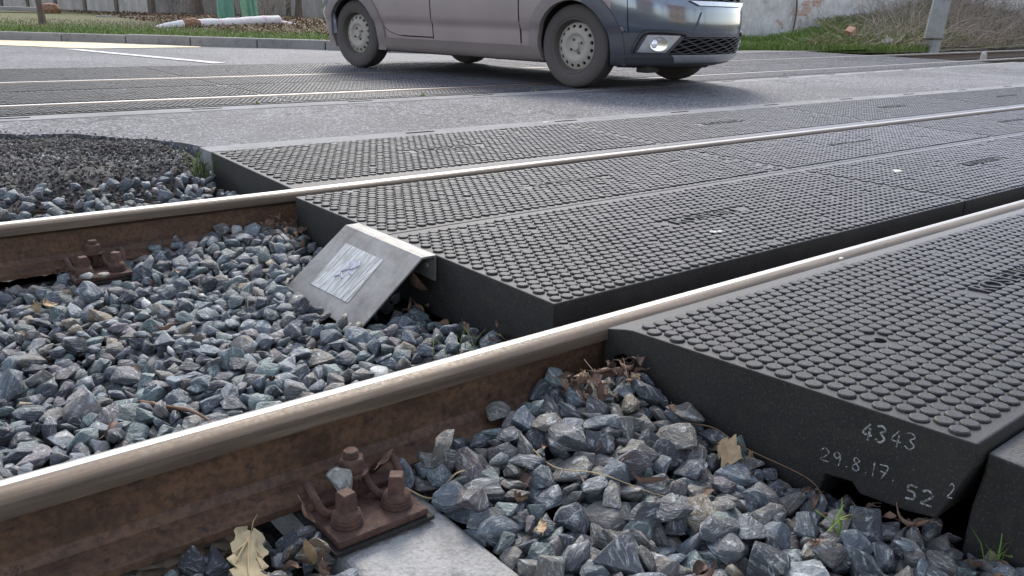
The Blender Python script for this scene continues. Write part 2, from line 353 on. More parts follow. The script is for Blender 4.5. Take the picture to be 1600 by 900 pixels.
# ================================================================== large structure
def bend(x): return 0 if x < 4 else .09 * (x - 4) ** 2 / ((x - 4) + 1.6)      # the second track curves away
T2Z = .03
ROAD = MB
def strip_sheet(name, mat, rows, x0, x1, nx, kind='structure', dz=None):
    """sheet between near edge y and far edge y functions"""
    ny = 14; V = []; F = []
    for i in range(nx + 1):
        x = x0 + (x1 - x0) * i / nx
        a, b = rows(x)
        for j in range(ny + 1):
            t = j / ny; y = a[0] + (b[0] - a[0]) * t; z = a[1] + (b[1] - a[1]) * t
            if dz: z += dz(x, y, t)
            V.append((x, y, z))
    for i in range(nx):
        for j in range(ny):
            k = i * (ny + 1) + j; F.append((k, k + ny + 1, k + ny + 2, k + 1))
    me = raw_mesh(name, V, F); shade(me)
    return tag(link(name, me, MAT[mat]), kind=kind)
# the big ground sheet, below everything
b = MB(); b.add([(-600, -600, -.42), (600, -600, -.42), (600, 600, -.42), (-600, 600, -.42)], [(0, 1, 2, 3)])
tag(b.build('ground', MAT['soil']), kind='structure')
# ballast bed under the stones
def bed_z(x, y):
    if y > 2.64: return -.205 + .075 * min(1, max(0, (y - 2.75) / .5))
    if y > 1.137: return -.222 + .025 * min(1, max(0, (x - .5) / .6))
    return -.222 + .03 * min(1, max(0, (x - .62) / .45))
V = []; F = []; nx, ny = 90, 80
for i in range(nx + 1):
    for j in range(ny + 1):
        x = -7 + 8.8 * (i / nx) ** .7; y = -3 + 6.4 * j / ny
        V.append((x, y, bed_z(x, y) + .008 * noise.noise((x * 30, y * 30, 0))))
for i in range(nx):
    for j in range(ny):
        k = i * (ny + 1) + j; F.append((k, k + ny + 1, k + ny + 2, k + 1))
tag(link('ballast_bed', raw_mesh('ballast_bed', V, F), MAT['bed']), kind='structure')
# asphalt between the two tracks; its near edge is broken away left of the crossing
EDGE = [(-7, 4.45), (-.5, 4.42), (.2, 4.40), (.6, 4.33), (.85, 4.18), (1.0, 4.0), (1.1, 3.86), (1.18, 3.75), (1.23, 3.605), (40, 3.605)]
def edge_y(x):
    for (a, ya), (c, yc) in zip(EDGE, EDGE[1:]):
        if x <= c:
            return ya + (yc - ya) * (x - a) / (c - a)
    return EDGE[-1][1]
def ragged(x): return edge_y(x) + (.13 * noise.noise((x * 4, 3.1, 0)) + .05 * noise.noise((x * 17, 1.1, 0)) if x < 1.22 else 0)
xs = sorted(set([-7 + .5 * k for k in range(12)] + [-1 + .03 * k for k in range(76)] + [1.24] + [1.3 + .5 * k for k in range(40)]))
V = []; F = []; ny = 16
for x in xs:
    a = ragged(x); c = 4.70 + bend(x)
    for j in range(ny + 1):
        t = j / ny; y = a + (c - a) * t
        V.append((x, y, .010 + .018 * (y - 3.6) / 1.1 + .006 * noise.noise((x * 1.3, y * 1.3, 5)) * min(1, 4 * t) * min(1, 4 * (1 - t))))
    V.append((x, a - .02, -.06))
w = ny + 2
for i in range(len(xs) - 1):
    for j in range(ny):
        k = i * w + j; F.append((k, k + w, k + w + 1, k + 1))
    k = i * w; F.append((k, k + w, k + w + ny + 1, k + ny + 1))
me = raw_mesh('asphalt_road', V, F); shade(me, 40); tag(link('asphalt_road', me, MAT['asphalt']), kind='structure')
# crumbled edge falling down to the ballast
def crumble(x, y, d):
    if d < 0: return -.012
    z = .012 - .010 * min(1, d / .05) - .02 * min(1, d / .35) - .05 * max(0, min(1, (d - .3) / .7))
    t = max(0, min(1, (3.62 - y) / .40)); return z - .13 * t * t * (3 - 2 * t)
def crumble_z(x, y, d):
    z = crumble(x, y, d) + (.010 * noise.noise((x * 26, y * 26, 2)) + .008 * noise.noise((x * 60, y * 60, 7)) + .018 * noise.noise((x * 5, y * 5, 3))) * (.3 + .7 * max(0, min(1, d / .15)))
    return z - (.03 * (x - 1.1) / .1 if x > 1.1 and y > 3.3 else 0)
V = []; F = []; nx, ny = 150, 110
for i in range(nx + 1):
    x = -2.2 + 3.42 * i / nx
    for j in range(ny + 1):
        y = 2.72 + 1.98 * j / ny
        e = ragged(x); d = e - y
        z = crumble_z(x, y, d)
        V.append((x, y, z))
for i in range(nx):
    for j in range(ny):
        k = i * (ny + 1) + j; F.append((k, k + ny + 1, k + ny + 2, k + 1))
me = raw_mesh('crumbled_road_edge', V, F); tag(link('crumbled_road_edge', me, MAT['crumbled_asphalt']), kind='structure')
# asphalt behind the second track up to the kerb
KERB = [(-9, 20.5), (-2, 18.0), (2.17, 14.73), (3.3, 13.62), (3.93, 12.98), (4.53, 12.35), (5.68, 11.35), (6.5, 10.25), (7.6, 9.55), (9.5, 9.35), (13.6, 9.9), (15.6, 9.35), (17.2, 9.0), (20, 9.3), (24, 10.0), (40, 12.4)]
def kerb_y(x):
    for (a, ya), (c, yc) in zip(KERB, KERB[1:]):
        if x <= c: return ya + (yc - ya) * (x - a) / (c - a)
    return KERB[-1][1]
xs = [-9 + .5 * k for k in range(66)]
V = []; F = []; ny = 14
for x in xs:
    a = 8.235 + bend(x); c = max(kerb_y(x) + .10, a + .05)
    for j in range(ny + 1):
        t = j / ny; y = a + (c - a) * t
        V.append((x, y, .03 - .03 * t + .008 * noise.noise((x * .7, y * .7, 1)) * t))
for i in range(len(xs) - 1):
    for j in range(ny):
        k = i * (ny + 1) + j; F.append((k, k + ny + 1, k + ny + 2, k + 1))
me = raw_mesh('far_road', V, F); shade(me); tag(link('far_road', me, MAT['asphalt_far']), kind='structure')
# gravel strip of the second track beyond the crossing
strip_sheet('track_gravel', 'bed', lambda x: ((3.7 + bend(x), -.12), (kerb_y(x) + .3, -.16)), 13.9, 40, 40, dz=lambda x, y, t: .03 * noise.noise((x * 3, y * 3, 0)))
# ------------------------------------------------------------------ rails
RP = [(0, 0), (.006, -.0001), (.015, -.0006), (.0255, -.0042), (.0318, -.0100), (.0335, -.0150), (.0335, -.0305), (.0085, -.0440), (.0070, -.075), (.0085, -.108), (.018, -.1215), (.0625, -.1355), (.0625, -.1475)]
def rail(name, yc, zt, x0, x1, label, curved=False, seg=1, band=(-.02, .02)):
    half = RP[1:]; prof = [RP[0]] + half + [(-y, z) for y, z in reversed(half)]
    n = len(prof); mi = []
    for k in range(n):
        a, c = prof[k], prof[(k + 1) % n]; zc = (a[1] + c[1]) / 2
        ym = (a[0] + c[0]) / 2; mi.append(0 if zc > -.003 and band[0] < ym < band[1] else (1 if zc > -.038 else 2))
    vs = []; fs = []; mm = []
    for i in range(seg + 1):
        x = x0 + (x1 - x0) * i / seg; dy = bend(x) if curved else 0
        vs += [(x, yc + dy + y, zt + z) for y, z in prof]
    for i in range(seg):
        for k in range(n):
            fs.append((i * n + k, i * n + (k + 1) % n, (i + 1) * n + (k + 1) % n, (i + 1) * n + k)); mm.append(mi[k])
    fs += [tuple(range(n - 1, -1, -1)), tuple(seg * n + k for k in range(n))]; mm += [2, 2]
    m = MB(); m.add(vs, fs, mm)
    o = m.build(name, [MAT['railtop'], MAT['railside'], MAT['rust']], smooth=28)
    return tag(o, label, 'rail', 'rails of the two tracks')
rail('rail', 1.1375, .001, -7, 16, 'near rusty rail running diagonally across the foreground with shiny worn top', band=(-.003, .03))
rail('rail', 2.6395, .003, -7, 16, 'second rail from the camera, rusty brown web behind the grey stones')
rail('rail', 5.345, .036, -7, 36, 'nearer rail of the far track, passing under the front wheels of the car', True, 90, (-.012, .012))
rail('rail', 6.855, .036, -7, 40, 'farthest rail, its brown web showing by the leaning concrete pole', True, 90, (-.012, .012))
# ------------------------------------------------------------------ rubber crossing panels
PITCH = .0330; ROWP = .02858
def studs(x0, x1, y0, y1, zf, n, h=.005, skip=(), xoff=0.0, bendf=None, rb=.0133):
    """hexagonal field of round studs -> V, F3/F4 as quads list"""
    cs = []
    j0 = math.ceil((y0 + .0148) / ROWP); j1 = math.floor((y1 - .0148) / ROWP)
    for j in range(j0, j1 + 1):
        y = j * ROWP; o = (PITCH / 2 if j % 2 else 0)
        i0 = math.ceil((x0 + .0165 - o) / PITCH); i1 = math.floor((x1 - .0165 - o) / PITCH)
        for i in range(i0, i1 + 1):
            x = i * PITCH + o
            if any(a < x < c and d < y < e for a, c, d, e in skip): continue
            cs.append((x, y))
    return cs
def stud_mesh(cs, zf, n, h, rb, bendf):
    V = []; F = []; mi = []
    ang = [2 * math.pi * k / n for k in range(n)]
    ca = [(math.cos(a), math.sin(a)) for a in ang]
    dome = n >= 10
    for (x, y) in cs:
        z = zf(y); yy = y + (bendf(x) if bendf else 0); k0 = len(V)
        q = random.uniform(.9, 1.03); hh = h * random.uniform(.72, 1.08) * (.35 if random.random() < .012 else 1)
        V += [(x + rb * c, yy + rb * s, z - .001) for c, s in ca]
        V += [(x + rb * .95 * q * c, yy + rb * .95 * q * s, z + hh * .74) for c, s in ca]
        for k in range(n): F.append([k0 + k, k0 + (k + 1) % n, k0 + n + (k + 1) % n, k0 + n + k]); mi.append(0)
        if dome:
            V += [(x + rb * .80 * q * c, yy + rb * .80 * q * s, z + hh) for c, s in ca]
            for k in range(n): F.append([k0 + n + k, k0 + n + (k + 1) % n, k0 + 2 * n + (k + 1) % n, k0 + 2 * n + k]); mi.append(1)
            F.append([k0 + 2 * n + k for k in range(n)]); mi.append(1)
        else:
            F.append([k0 + n + k for k in range(n)]); mi.append(1)
    return V, F, mi
def lettering(parent, x, y, z, size=.078):
    cu = bpy.data.curves.new('lettering', 'FONT'); cu.body = 'ROSEHILL'; cu.size = size; cu.extrude = .0026; cu.bevel_depth = .0006
    cu.align_x = 'CENTER'; cu.align_y = 'CENTER'; cu.space_character = 1.1
    t = bpy.data.objects.new('t', cu); COL.objects.link(t)
    me = evalmesh(t); bpy.data.objects.remove(t)
    o = link('lettering', me, MAT['stud'], parent); o.location = (x, y, z + .0028)
    me.materials.clear(); me.materials.append(MAT['stud'])
    return o
rnd = random.Random(3); random.seed(17)
def panel(x0, x1, prof, y0, y1, zf, n, label, group, text=None, bendf=None, rb=.0149, stud_h=.0058, holes=()):
    m = MB(); g = .0025
    nxs = 1 if bendf is None else 6
    m.prism_x(prof, x0 + g, x1 - g, 0, nxs)
    if bendf: m.v = [(x, y + bendf(x), z) for x, y, z in m.v]
    me0 = m.mesh('p', bevel=.003 if bendf is None else 0, bang=35)
    if n:
        sk = []
        if text: sk = [(text[0] - .205, text[0] + .205, text[1] - .026, text[1] + .026)]
        cs = studs(x0, x1, y0, y1, zf, n, skip=sk)
        cs = [c for c in cs if not any((c[0] - a) ** 2 + (c[1] - d) ** 2 < .0005 for a, d in holes)]
        V, F, mi = stud_mesh(cs, zf, n, stud_h, rb, bendf)
        nv = len(me0.vertices)
        bm = bmesh.new(); bm.from_mesh(me0); bpy.data.meshes.remove(me0)
        vs = [v.co[:] for v in bm.verts]; bm.verts.index_update()
        fs = [[v.index for v in f.verts] for f in bm.faces]; bm.free()
        me = bpy.data.meshes.new('crossing_panel')
        me.from_pydata(vs + V, [], fs + [[k + nv for k in f] for f in F])
        me.polygons.foreach_set('material_index', [0] * len(fs) + mi); me.update()
        for p_ in me.polygons[:len(fs)]:
            if p_.normal.z > .6: p_.material_index = 1
        me.update(); me.update()
    else: me = me0
    o = link('crossing_panel', me, [MAT['rubber'], MAT['stud']])
    tag(o, label, 'crossing panel', group)
    if text: lettering(o, text[0], text[1], zf(text[1]), .070)
    for a, d in holes:
        h = MB(); h.lathe([(.0, 0), (.0125, 0.0001), (.0125, .0006), (0.0, .0007)], 14, c=(a, d, zf(d) + .0004)); h.build('lifting_hole', MAT['hole'], o)
    return o
X0, PL = 1.147, 1.935
ORD = ['first', 'second', 'third', 'fourth', 'fifth', 'sixth', 'seventh', 'eighth', 'ninth']
# near field panels (rise towards the outer side)
zn = lambda y: .008 + .040 * (1.075 - y) / .68
profn = [(1.115, -.009), (1.06, .006), (1.04, zn(1.04)), (.395, .048), (.393, .012), (.428, -.088), (.47, -.098), (.545, -.106), (.56, -.092), (.606, -.100), (.612, -.150), (1.018, -.150), (1.020, -.075), (1.034, -.054), (1.058, -.047), (1.083, -.058), (1.09, -.085), (1.092, -.15), (1.115, -.15)]
for k in range(3):
    a = X0 + .003 + k * PL
    panel(a, a + PL, profn, .405, 1.045, zn, (14, 12, 8)[k], 'studded rubber panel with chalk numbers on its dark end' if k == 0 else '%s studded rubber panel outside the near rail, counted from the stones' % ORD[k],
          'rubber panels outside the near rail', (2.09 + k * PL, .725) if k < 2 else None, holes=((1.455, .70),) if k == 0 else ())
# gauge panels, two columns
flat = lambda y: 0.0
for (ya, yb, wd, cy) in ((1.266, 1.962, 'near', 1.605), (1.966, 2.545, 'far', 2.258)):
    pr = [(ya, -.165), (ya, 0), (yb, 0), (yb, -.165)]
    for k in range(7):
        a = X0 + k * PL
        n = (12, 10, 8, 6, 6, 6, 6)[k]
        lab = '%s studded rubber panel from the stones, %s row between the first two rails' % (ORD[k], wd)
        if k == 0 and wd == 'near': lab = 'studded rubber panel between the rails whose dark end stands behind the bent steel plate'
        panel(a, a + PL, pr, ya + .001, yb - (.006 if wd == 'far' else .016), flat, n, lab, 'rubber panels between the first two rails', (2.09 + k * PL, cy) if k < 4 else None, holes=((1.934, 1.467),) if (k == 0 and wd == 'near') else ())
# far field panels
zf1 = lambda y: -.005 + .018 * (y - 2.72) / .73
proff = [(2.690, -.15), (2.690, -.010), (2.715, -.005), (3.452, .0135), (3.452, -.14)]
for k in range(7):
    a = 1.205 + k * PL
    panel(a, a + PL, proff, 2.735, 3.447, zf1, (10, 8, 8, 6, 6, 6, 6)[k], '%s studded rubber panel beyond the second rail, counted from the broken asphalt' % ORD[k], 'rubber panels beyond the second rail', (2.13 + k * PL, 3.09) if k < 4 else None)
# second track
P2 = [(4.935, 5.300, 'narrow near row'), (5.425, 6.155, 'near inner row'), (6.159, 6.800, 'far inner row'), (6.900, 8.215, 'wide outer row')]
for (ya, yb, nm) in P2:
    pr = [(ya, -.12), (ya, T2Z - .002), (yb, T2Z - .002), (yb, -.12)]
    for k in range(8):
        a = -1.60 + k * PL
        m = 6 if k < 7 else 5
        lab = '%s studded rubber panel from the left, %s of the far track' % (ORD[k], nm)
        panel(a, a + PL, pr, ya + .006, yb - .006, lambda y: T2Z - .002, m, lab, 'rubber panels of the far track crossing', None, bend, .0146, .0066)
# edge beams: pale strip behind the first crossing, the far track and the dark block at the right
def beam(y0, y1, z, x0, x1, mat, label, bendf=None, slots=(), seg=40, zb=-.2, under=False):
    root = MB(); vs = []
    root.prism_x([(y0, zb), (y0, z), (y1, z + .001), (y1, zb)] if not under else [(y0, zb), (y0, z), (y1, z + .001), (y1, -.004), (y1 + .006, -.060), (y1 + .006, zb)], x0, x1, 0, seg)
    if bendf: root.v = [(x, y + bendf(x), zz) for x, y, zz in root.v]
    o = tag(root.build('edge_beam', MAT[mat], bevel=.004 if seg == 1 else 0), label, 'edge beam')
    for (sx, l) in slots:
        s = MB(); yc = (y0 + y1) / 2 + .012 + (bendf(sx) if bendf else 0); s.box(sx, sx + l, yc - .009, yc + .009, z - .002, z + .0022)
        s.build('slot', MAT['hole'], o)
    return o
beam(3.456, 3.590, .0145, 1.205, 14.6, 'beam_concrete', 'pale flat edging strip between far rubber panels and grey asphalt', slots=[(2.19 + PL * .5 * k, .16) for k in range(12)], seg=24)
beam(4.705, 4.868, .030, -7, 14.6, 'beam_concrete', 'long pale edging strip in front of the far track', bend, [(.62 + .967 * k, .17) for k in range(12)], 60)
blk = beam(-1.6, .389, .028, 1.178, 6.5, 'rubber', 'dark grey block with flat gritty top at the right edge of the picture', None, (), 1, -.30, True)
blk.data.materials.append(MAT['dark_beam'])
for p_ in blk.data.polygons:
    if p_.normal.z > .6: p_.material_index = 1
# concrete sleepers: the one under the two base plates, others further left
def sleeper(xc, label):
    m = MB(); pr = []
    prof = [(-.105, -.30), (-.098, -.205), (-.092, -.170), (-.082, -.1625), (.085, -.1625), (.096, -.168), (.115, -.205), (.125, -.30)]
    ys = [.30, .36, 1.35, 1.42, 2.33, 2.40, 3.35, 3.42]; zo = [-.03, 0, 0, -.022, -.022, 0, 0, -.03]
    vs = []; n = len(prof)
    for y, dz in zip(ys, zo): vs += [(xc + a, y, c + (dz if c > -.25 else 0)) for a, c in prof]
    fs = [(i * n + k, i * n + (k + 1) % n, (i + 1) * n + (k + 1) % n, (i + 1) * n + k) for i in range(len(ys) - 1) for k in range(n)]
    fs += [tuple(range(n - 1, -1, -1)), tuple((len(ys) - 1) * n + k for k in range(n))]
    m.add(vs, fs)
    return tag(m.build('concrete_sleeper', MAT['tie_concrete'], bevel=.006), label, 'sleeper', 'concrete sleepers')
sleeper(.560, 'pale grey concrete sleeper under the rusty base plate in the foreground')
for k in range(1, 5): sleeper(.552 - .6 * k, 'concrete sleeper buried in the stones further left')
# ================================================================== ballast stones
# ---- ballast stones ------------------------------------------------
NST = 36
def stone_bm(i):
    import bmesh, random
    from mathutils import Vector, noise
    rr = random.Random(1000 + i)
    ax = (rr.uniform(.021, .033), rr.uniform(.017, .025), rr.uniform(.011, .019))
    bm = bmesh.new()
    n = rr.choice((9, 10, 12, 14, 16))
    for k in range(n):
        v = Vector((rr.gauss(0, 1), rr.gauss(0, 1), rr.gauss(0, 1))).normalized()
        s = rr.uniform(.86, 1.12)
        bm.verts.new((round(v.x * ax[0] * s, 4), round(v.y * ax[1] * s, 4), round(v.z * ax[2] * s, 4)))
    r = bmesh.ops.convex_hull(bm, input=bm.verts[:])
    junk = [e for e in r['geom_interior'] + r['geom_unused'] if isinstance(e, bmesh.types.BMVert)]
    bmesh.ops.delete(bm, geom=list(set(junk)), context='VERTS')
    return bm
STONES = [
7,125,4397,1998,-490,-259,-129,-79,29,125,3644,2180,-522,-5,272,96,34,125,3333,3097,-573,70,-44,-63,29,125,3059,2702,-527,-37,-271,-112,4,125,3152,3219,-607,145,-36,-204,3,125,2681,3843,-568,-294,41,-42,35,105,4014,2001,-499,-142,-258,-27,34,125,4201,3308,-387,-55,-24,236,14,125,3694,2539,-490,41,-42,-52,21,110,4202,1961,-510,25,-120,235,14,125,2550,4202,-547,239,119,137,35,105,2742,3415,-648,-94,-220,-180,19,125,3469,2932,-530,30,294,-43,35,105,4089,3066,-516,36,-76,-30,29,105,3204,2927,-582,-285,-7,-61,35,95,3741,2743,-534,72,-15,-254,9,105,3647,2432,-550,18,-28,-219,33,125,4377,2327,-505,233,112,53,3,125,3590,3750,-418,-72,48,-263,5,105,3730,3590,-429,-20,-260,-148,23,125,4073,3292,-477,6,-204,198,34,100,2745,4062,-560,-228,127,58,31,125,4145,1840,-569,-143,-214,-69,35,105,3442,3510,-517,15,-35,31,16,110,2889,2925,-592,-28,259,-137,34,125,3416,3310,-491,98,-277,55,3,125,4129,4006,-320,7,26,-265,35,110,2916,3970,-552,152,-127,-189,29,125,4015,2340,-605,192,-117,-172,8,105,3777,3126,-535,16,-15,-34,21,125,1136,6658,-669,104,93,-265,18,105,2721,3680,-515,261,129,34,4,125,774,7374,-629,-81,-180,-52,22,105,3600,2835,-491,-18,-24,-90,5,125,4426,3805,-292,-12,-245,57,23,100,2707,2922,-580,173,56,-219,34,85,3176,3462,-565,-1,294,30,31,105,2706,3611,-621,-29,60,235,29,95,4288,1826,-535,95,-156,237,7,85,1661,4089,-735,40,-296,-16,27,110,4187,2265,-550,-140,-192,-56,16,125,3760,3310,-462,260,65,-95,13,110,4064,2465,-547,-122,-20,269,29,110,4390,2517,-599,-83,67,222,7,110,1062,6261,-728,-171,-75,36,14,100,4347,1740,-596,-252,126,-89,19,125,3500,4130,-397,121,165,-51,19,105,4339,2150,-522,-42,51,44,16,125,1804,6416,-641,12,48,-293,34,125,2614,7082,-604,-230,162,-43,4,110,3214,4005,-493,-288,14,-48,13,110,3227,3737,-487,-125,73,-5,7,95,3557,2619,-606,69,223,-161,14,125,821,6927,-687,37,3,282,22,125,3941,2186,-644,29,25,-125,22,100,3514,3965,-473,-220,-172,-74,24,105,3888,2443,-514,282,86,-24,8,100,3425,2530,-651,-145,238,-83,5,85,3500,2487,-648,174,228,72,9,100,3178,2631,-539,-211,-157,53,34,125,3598,3177,-550,107,-263,64,31,105,3593,3264,-428,23,-252,-24,35,110,4481,1813,-536,-182,-64,-17,0,110,2708,3352,-669,155,200,-87,27,85,2674,3222,-680,122,266,59,5,125,1316,6455,-708,-102,-251,-68,29,100,4292,2842,-537,21,-1,-190,5,125,966,6381,-752,35,47,-193,32,125,2869,3754,-591,-4,109,234,13,125,4467,2914,-573,-73,-6,284,5,110,3750,4143,-424,153,-2,-215,16,95,3245,3596,-503,-4,-29,297,1,105,2753,4190,-497,179,172,140,18,105,4521,3199,-458,37,-32,287,4,125,4097,4457,-363,125,-15,266,
30,100,654,6271,-728,-16,284,85,4,85,4140,2591,-506,117,103,160,28,85,3258,2578,-595,-79,277,22,3,125,1029,7596,-724,-125,-60,-131,15,95,2992,3303,-620,34,55,139,5,105,3156,3583,-605,-34,-21,200,28,100,2686,3046,-645,167,24,248,30,95,3430,3166,-515,249,97,77,9,125,1631,7236,-706,22,-3,257,0,125,1527,6302,-668,-40,-272,83,16,110,3467,4391,-410,4,-17,125,35,125,2496,8933,-597,174,29,50,19,125,1426,8087,-668,-59,38,-159,0,85,3923,3204,-479,71,-58,-241,35,85,3317,2823,-604,118,-199,-76,4,105,4220,3760,-323,-97,-100,39,19,85,2818,3130,-646,-40,16,239,14,105,4525,1738,-545,-196,128,159,3,105,4308,3077,-537,-30,245,-169,30,75,3505,2805,-625,178,40,182,1,125,4000,2735,-565,193,-205,-46,31,110,4032,4105,-381,271,-117,-54,17,125,2413,6840,-608,-208,-152,-61,22,125,3219,6279,-608,0,-8,251,28,125,1854,9308,-581,-91,-239,-139,30,95,2676,3563,-712,183,-197,-66,33,105,2699,3764,-663,-293,49,-41,18,125,3866,4027,-401,92,15,219,1,100,3960,4450,-407,35,268,-101,24,105,3499,6488,-532,172,176,172,31,100,3633,2821,-584,144,128,73,35,100,4332,1580,-563,121,-22,133,23,110,4073,3417,-465,-117,122,10,3,110,4130,2001,-623,-90,63,-225,27,95,2872,3522,-584,-37,-244,110,0,125,687,6187,-737,-102,272,-65,34,95,3022,3614,-560,-58,-36,-191,18,125,1011,7962,-686,243,56,-35,10,125,3407,3342,-595,-21,-22,-219,22,110,3863,3334,-439,59,86,278,5,125,2140,6023,-650,-294,-12,53,0,85,2956,3841,-524,-151,-250,-64,30,95,3276,3377,-596,245,-101,118,23,125,3358,7448,-452,199,196,57,30,100,3606,3582,-492,96,148,157,6,110,3558,3768,-528,-164,-220,69,4,105,3825,2494,-618,52,-103,255,4,75,2877,2740,-575,31,12,-138,35,125,1481,9088,-678,-190,-204,-100,10,125,1261,6163,-699,81,137,160,32,85,3886,2305,-567,181,111,157,9,105,3900,3731,-372,-41,-9,-77,21,125,4494,3507,-360,37,56,158,12,110,3636,2335,-663,-261,-71,-101,16,75,3893,3015,-558,-263,-71,-73,28,95,4179,2100,-536,-95,-42,-98,4,105,3344,3923,-490,84,146,38,3,125,1715,6818,-747,-67,-40,-135,22,95,3309,4058,-422,-9,-29,-162,7,110,2804,7061,-584,68,-82,-215,17,110,3388,2844,-623,-35,-145,258,34,85,4210,3155,-472,-103,264,-16,17,110,1454,6457,-705,-270,76,66,30,125,1783,8756,-673,139,76,-42,13,100,3889,2673,-543,-130,12,240,6,100,4122,2836,-511,78,-286,-5,29,105,2016,6252,-695,-70,33,247,15,125,3104,7058,-586,-59,205,-17,3,105,4521,1950,-557,-174,22,-102,2,105,3128,3765,-511,-235,-120,51,17,110,1389,6185,-766,-279,-85,-47,31,105,1074,7484,-768,-74,-59,184,9,110,4215,2599,-527,188,186,112,19,85,3988,2959,-587,221,185,81,34,85,3740,3877,-391,13,3,-295,7,100,3925,4262,-411,46,-29,167,
5,110,3064,6443,-626,-19,33,170,14,100,3562,2762,-669,39,-15,110,24,100,3667,3551,-512,221,-180,20,23,125,1534,9597,-677,-217,-20,-84,2,105,4540,3067,-497,149,-113,-178,24,105,3180,4245,-516,80,-274,84,22,95,3616,4002,-401,-12,-13,-181,34,125,2326,7119,-582,-42,16,-260,17,110,3667,6029,-608,136,248,82,0,105,2655,4167,-617,-147,-256,42,17,125,1143,8601,-691,238,-126,78,17,105,3073,3679,-554,-248,-150,78,22,105,978,6794,-705,2,-28,-184,35,105,1041,7868,-712,259,-135,38,13,95,2088,6967,-621,294,-48,-6,24,100,2163,6196,-592,-269,-124,11,24,100,739,6698,-727,73,-265,121,4,95,2938,3452,-622,-253,-120,90,15,85,3041,3430,-615,-109,37,-276,16,125,1158,7335,-763,-172,202,-131,5,125,3356,6585,-600,-46,56,15,33,105,2053,6599,-623,-32,0,-91,31,95,2416,6223,-623,-189,124,192,7,105,863,8017,-723,36,-156,-37,32,100,2728,6200,-585,-250,-140,-87,32,95,3999,3912,-368,231,-22,-170,31,105,1977,7720,-686,-249,42,99,21,125,753,6376,-742,66,48,-39,25,110,2929,3108,-696,-84,219,-91,22,95,2989,4166,-543,45,-1,-52,17,110,4398,3627,-433,-276,-16,93,3,105,4006,3654,-443,-211,94,-185,34,125,1621,9013,-634,120,67,180,31,125,3827,3457,-554,114,-76,-198,22,95,3890,3635,-386,292,29,-45,34,125,1323,9046,-698,56,72,258,35,125,1479,7600,-703,241,165,6,33,110,3217,3031,-642,13,81,-255,6,110,3307,4212,-484,264,-129,-5,22,125,3760,2006,-605,-21,-86,61,32,110,2131,8996,-587,237,10,19,14,75,4415,1788,-579,196,62,-204,22,105,920,6564,-693,154,-130,-168,13,100,1786,6224,-696,68,-33,280,16,95,1628,6276,-645,-118,-215,27,9,105,2563,6438,-623,-85,-89,266,6,125,3656,2561,-633,-90,265,-51,35,110,3697,10443,-381,183,-84,-39,14,85,3444,3741,-559,143,258,-22,10,100,3643,4198,-407,-94,111,245,16,100,2423,6749,-617,-186,230,37,31,75,3006,3097,-651,26,200,-107,26,85,2814,3218,-639,254,82,-73,8,75,4136,3649,-404,57,-48,-160,8,100,1253,7065,-705,-170,-203,-117,17,95,1207,7522,-695,-281,-99,-35,34,105,3090,3086,-680,-3,-32,208,31,105,1950,6785,-657,274,-112,47,19,110,3518,6279,-553,53,-198,-27,26,110,1200,6378,-728,282,-56,-84,21,110,1020,6566,-750,198,174,-143,23,105,4014,5743,-501,6,152,255,5,85,1324,6313,-688,-13,50,250,10,95,2990,3190,-671,-18,-77,-54,24,100,4371,3958,-344,-37,4,89,15,95,2430,5992,-598,-143,149,-107,16,85,1194,6527,-705,116,-97,254,31,110,3850,3250,-552,28,-253,23,6,100,1337,6792,-684,-36,-28,-116,2,105,3051,4257,-544,-150,171,-51,34,95,1075,6602,-741,-120,-159,211,34,100,3825,2574,-529,21,-21,-277,24,95,2302,8456,-659,35,-146,206,29,100,2906,5883,-586,-81,274,91,12,105,3103,3915,-548,158,-71,69,
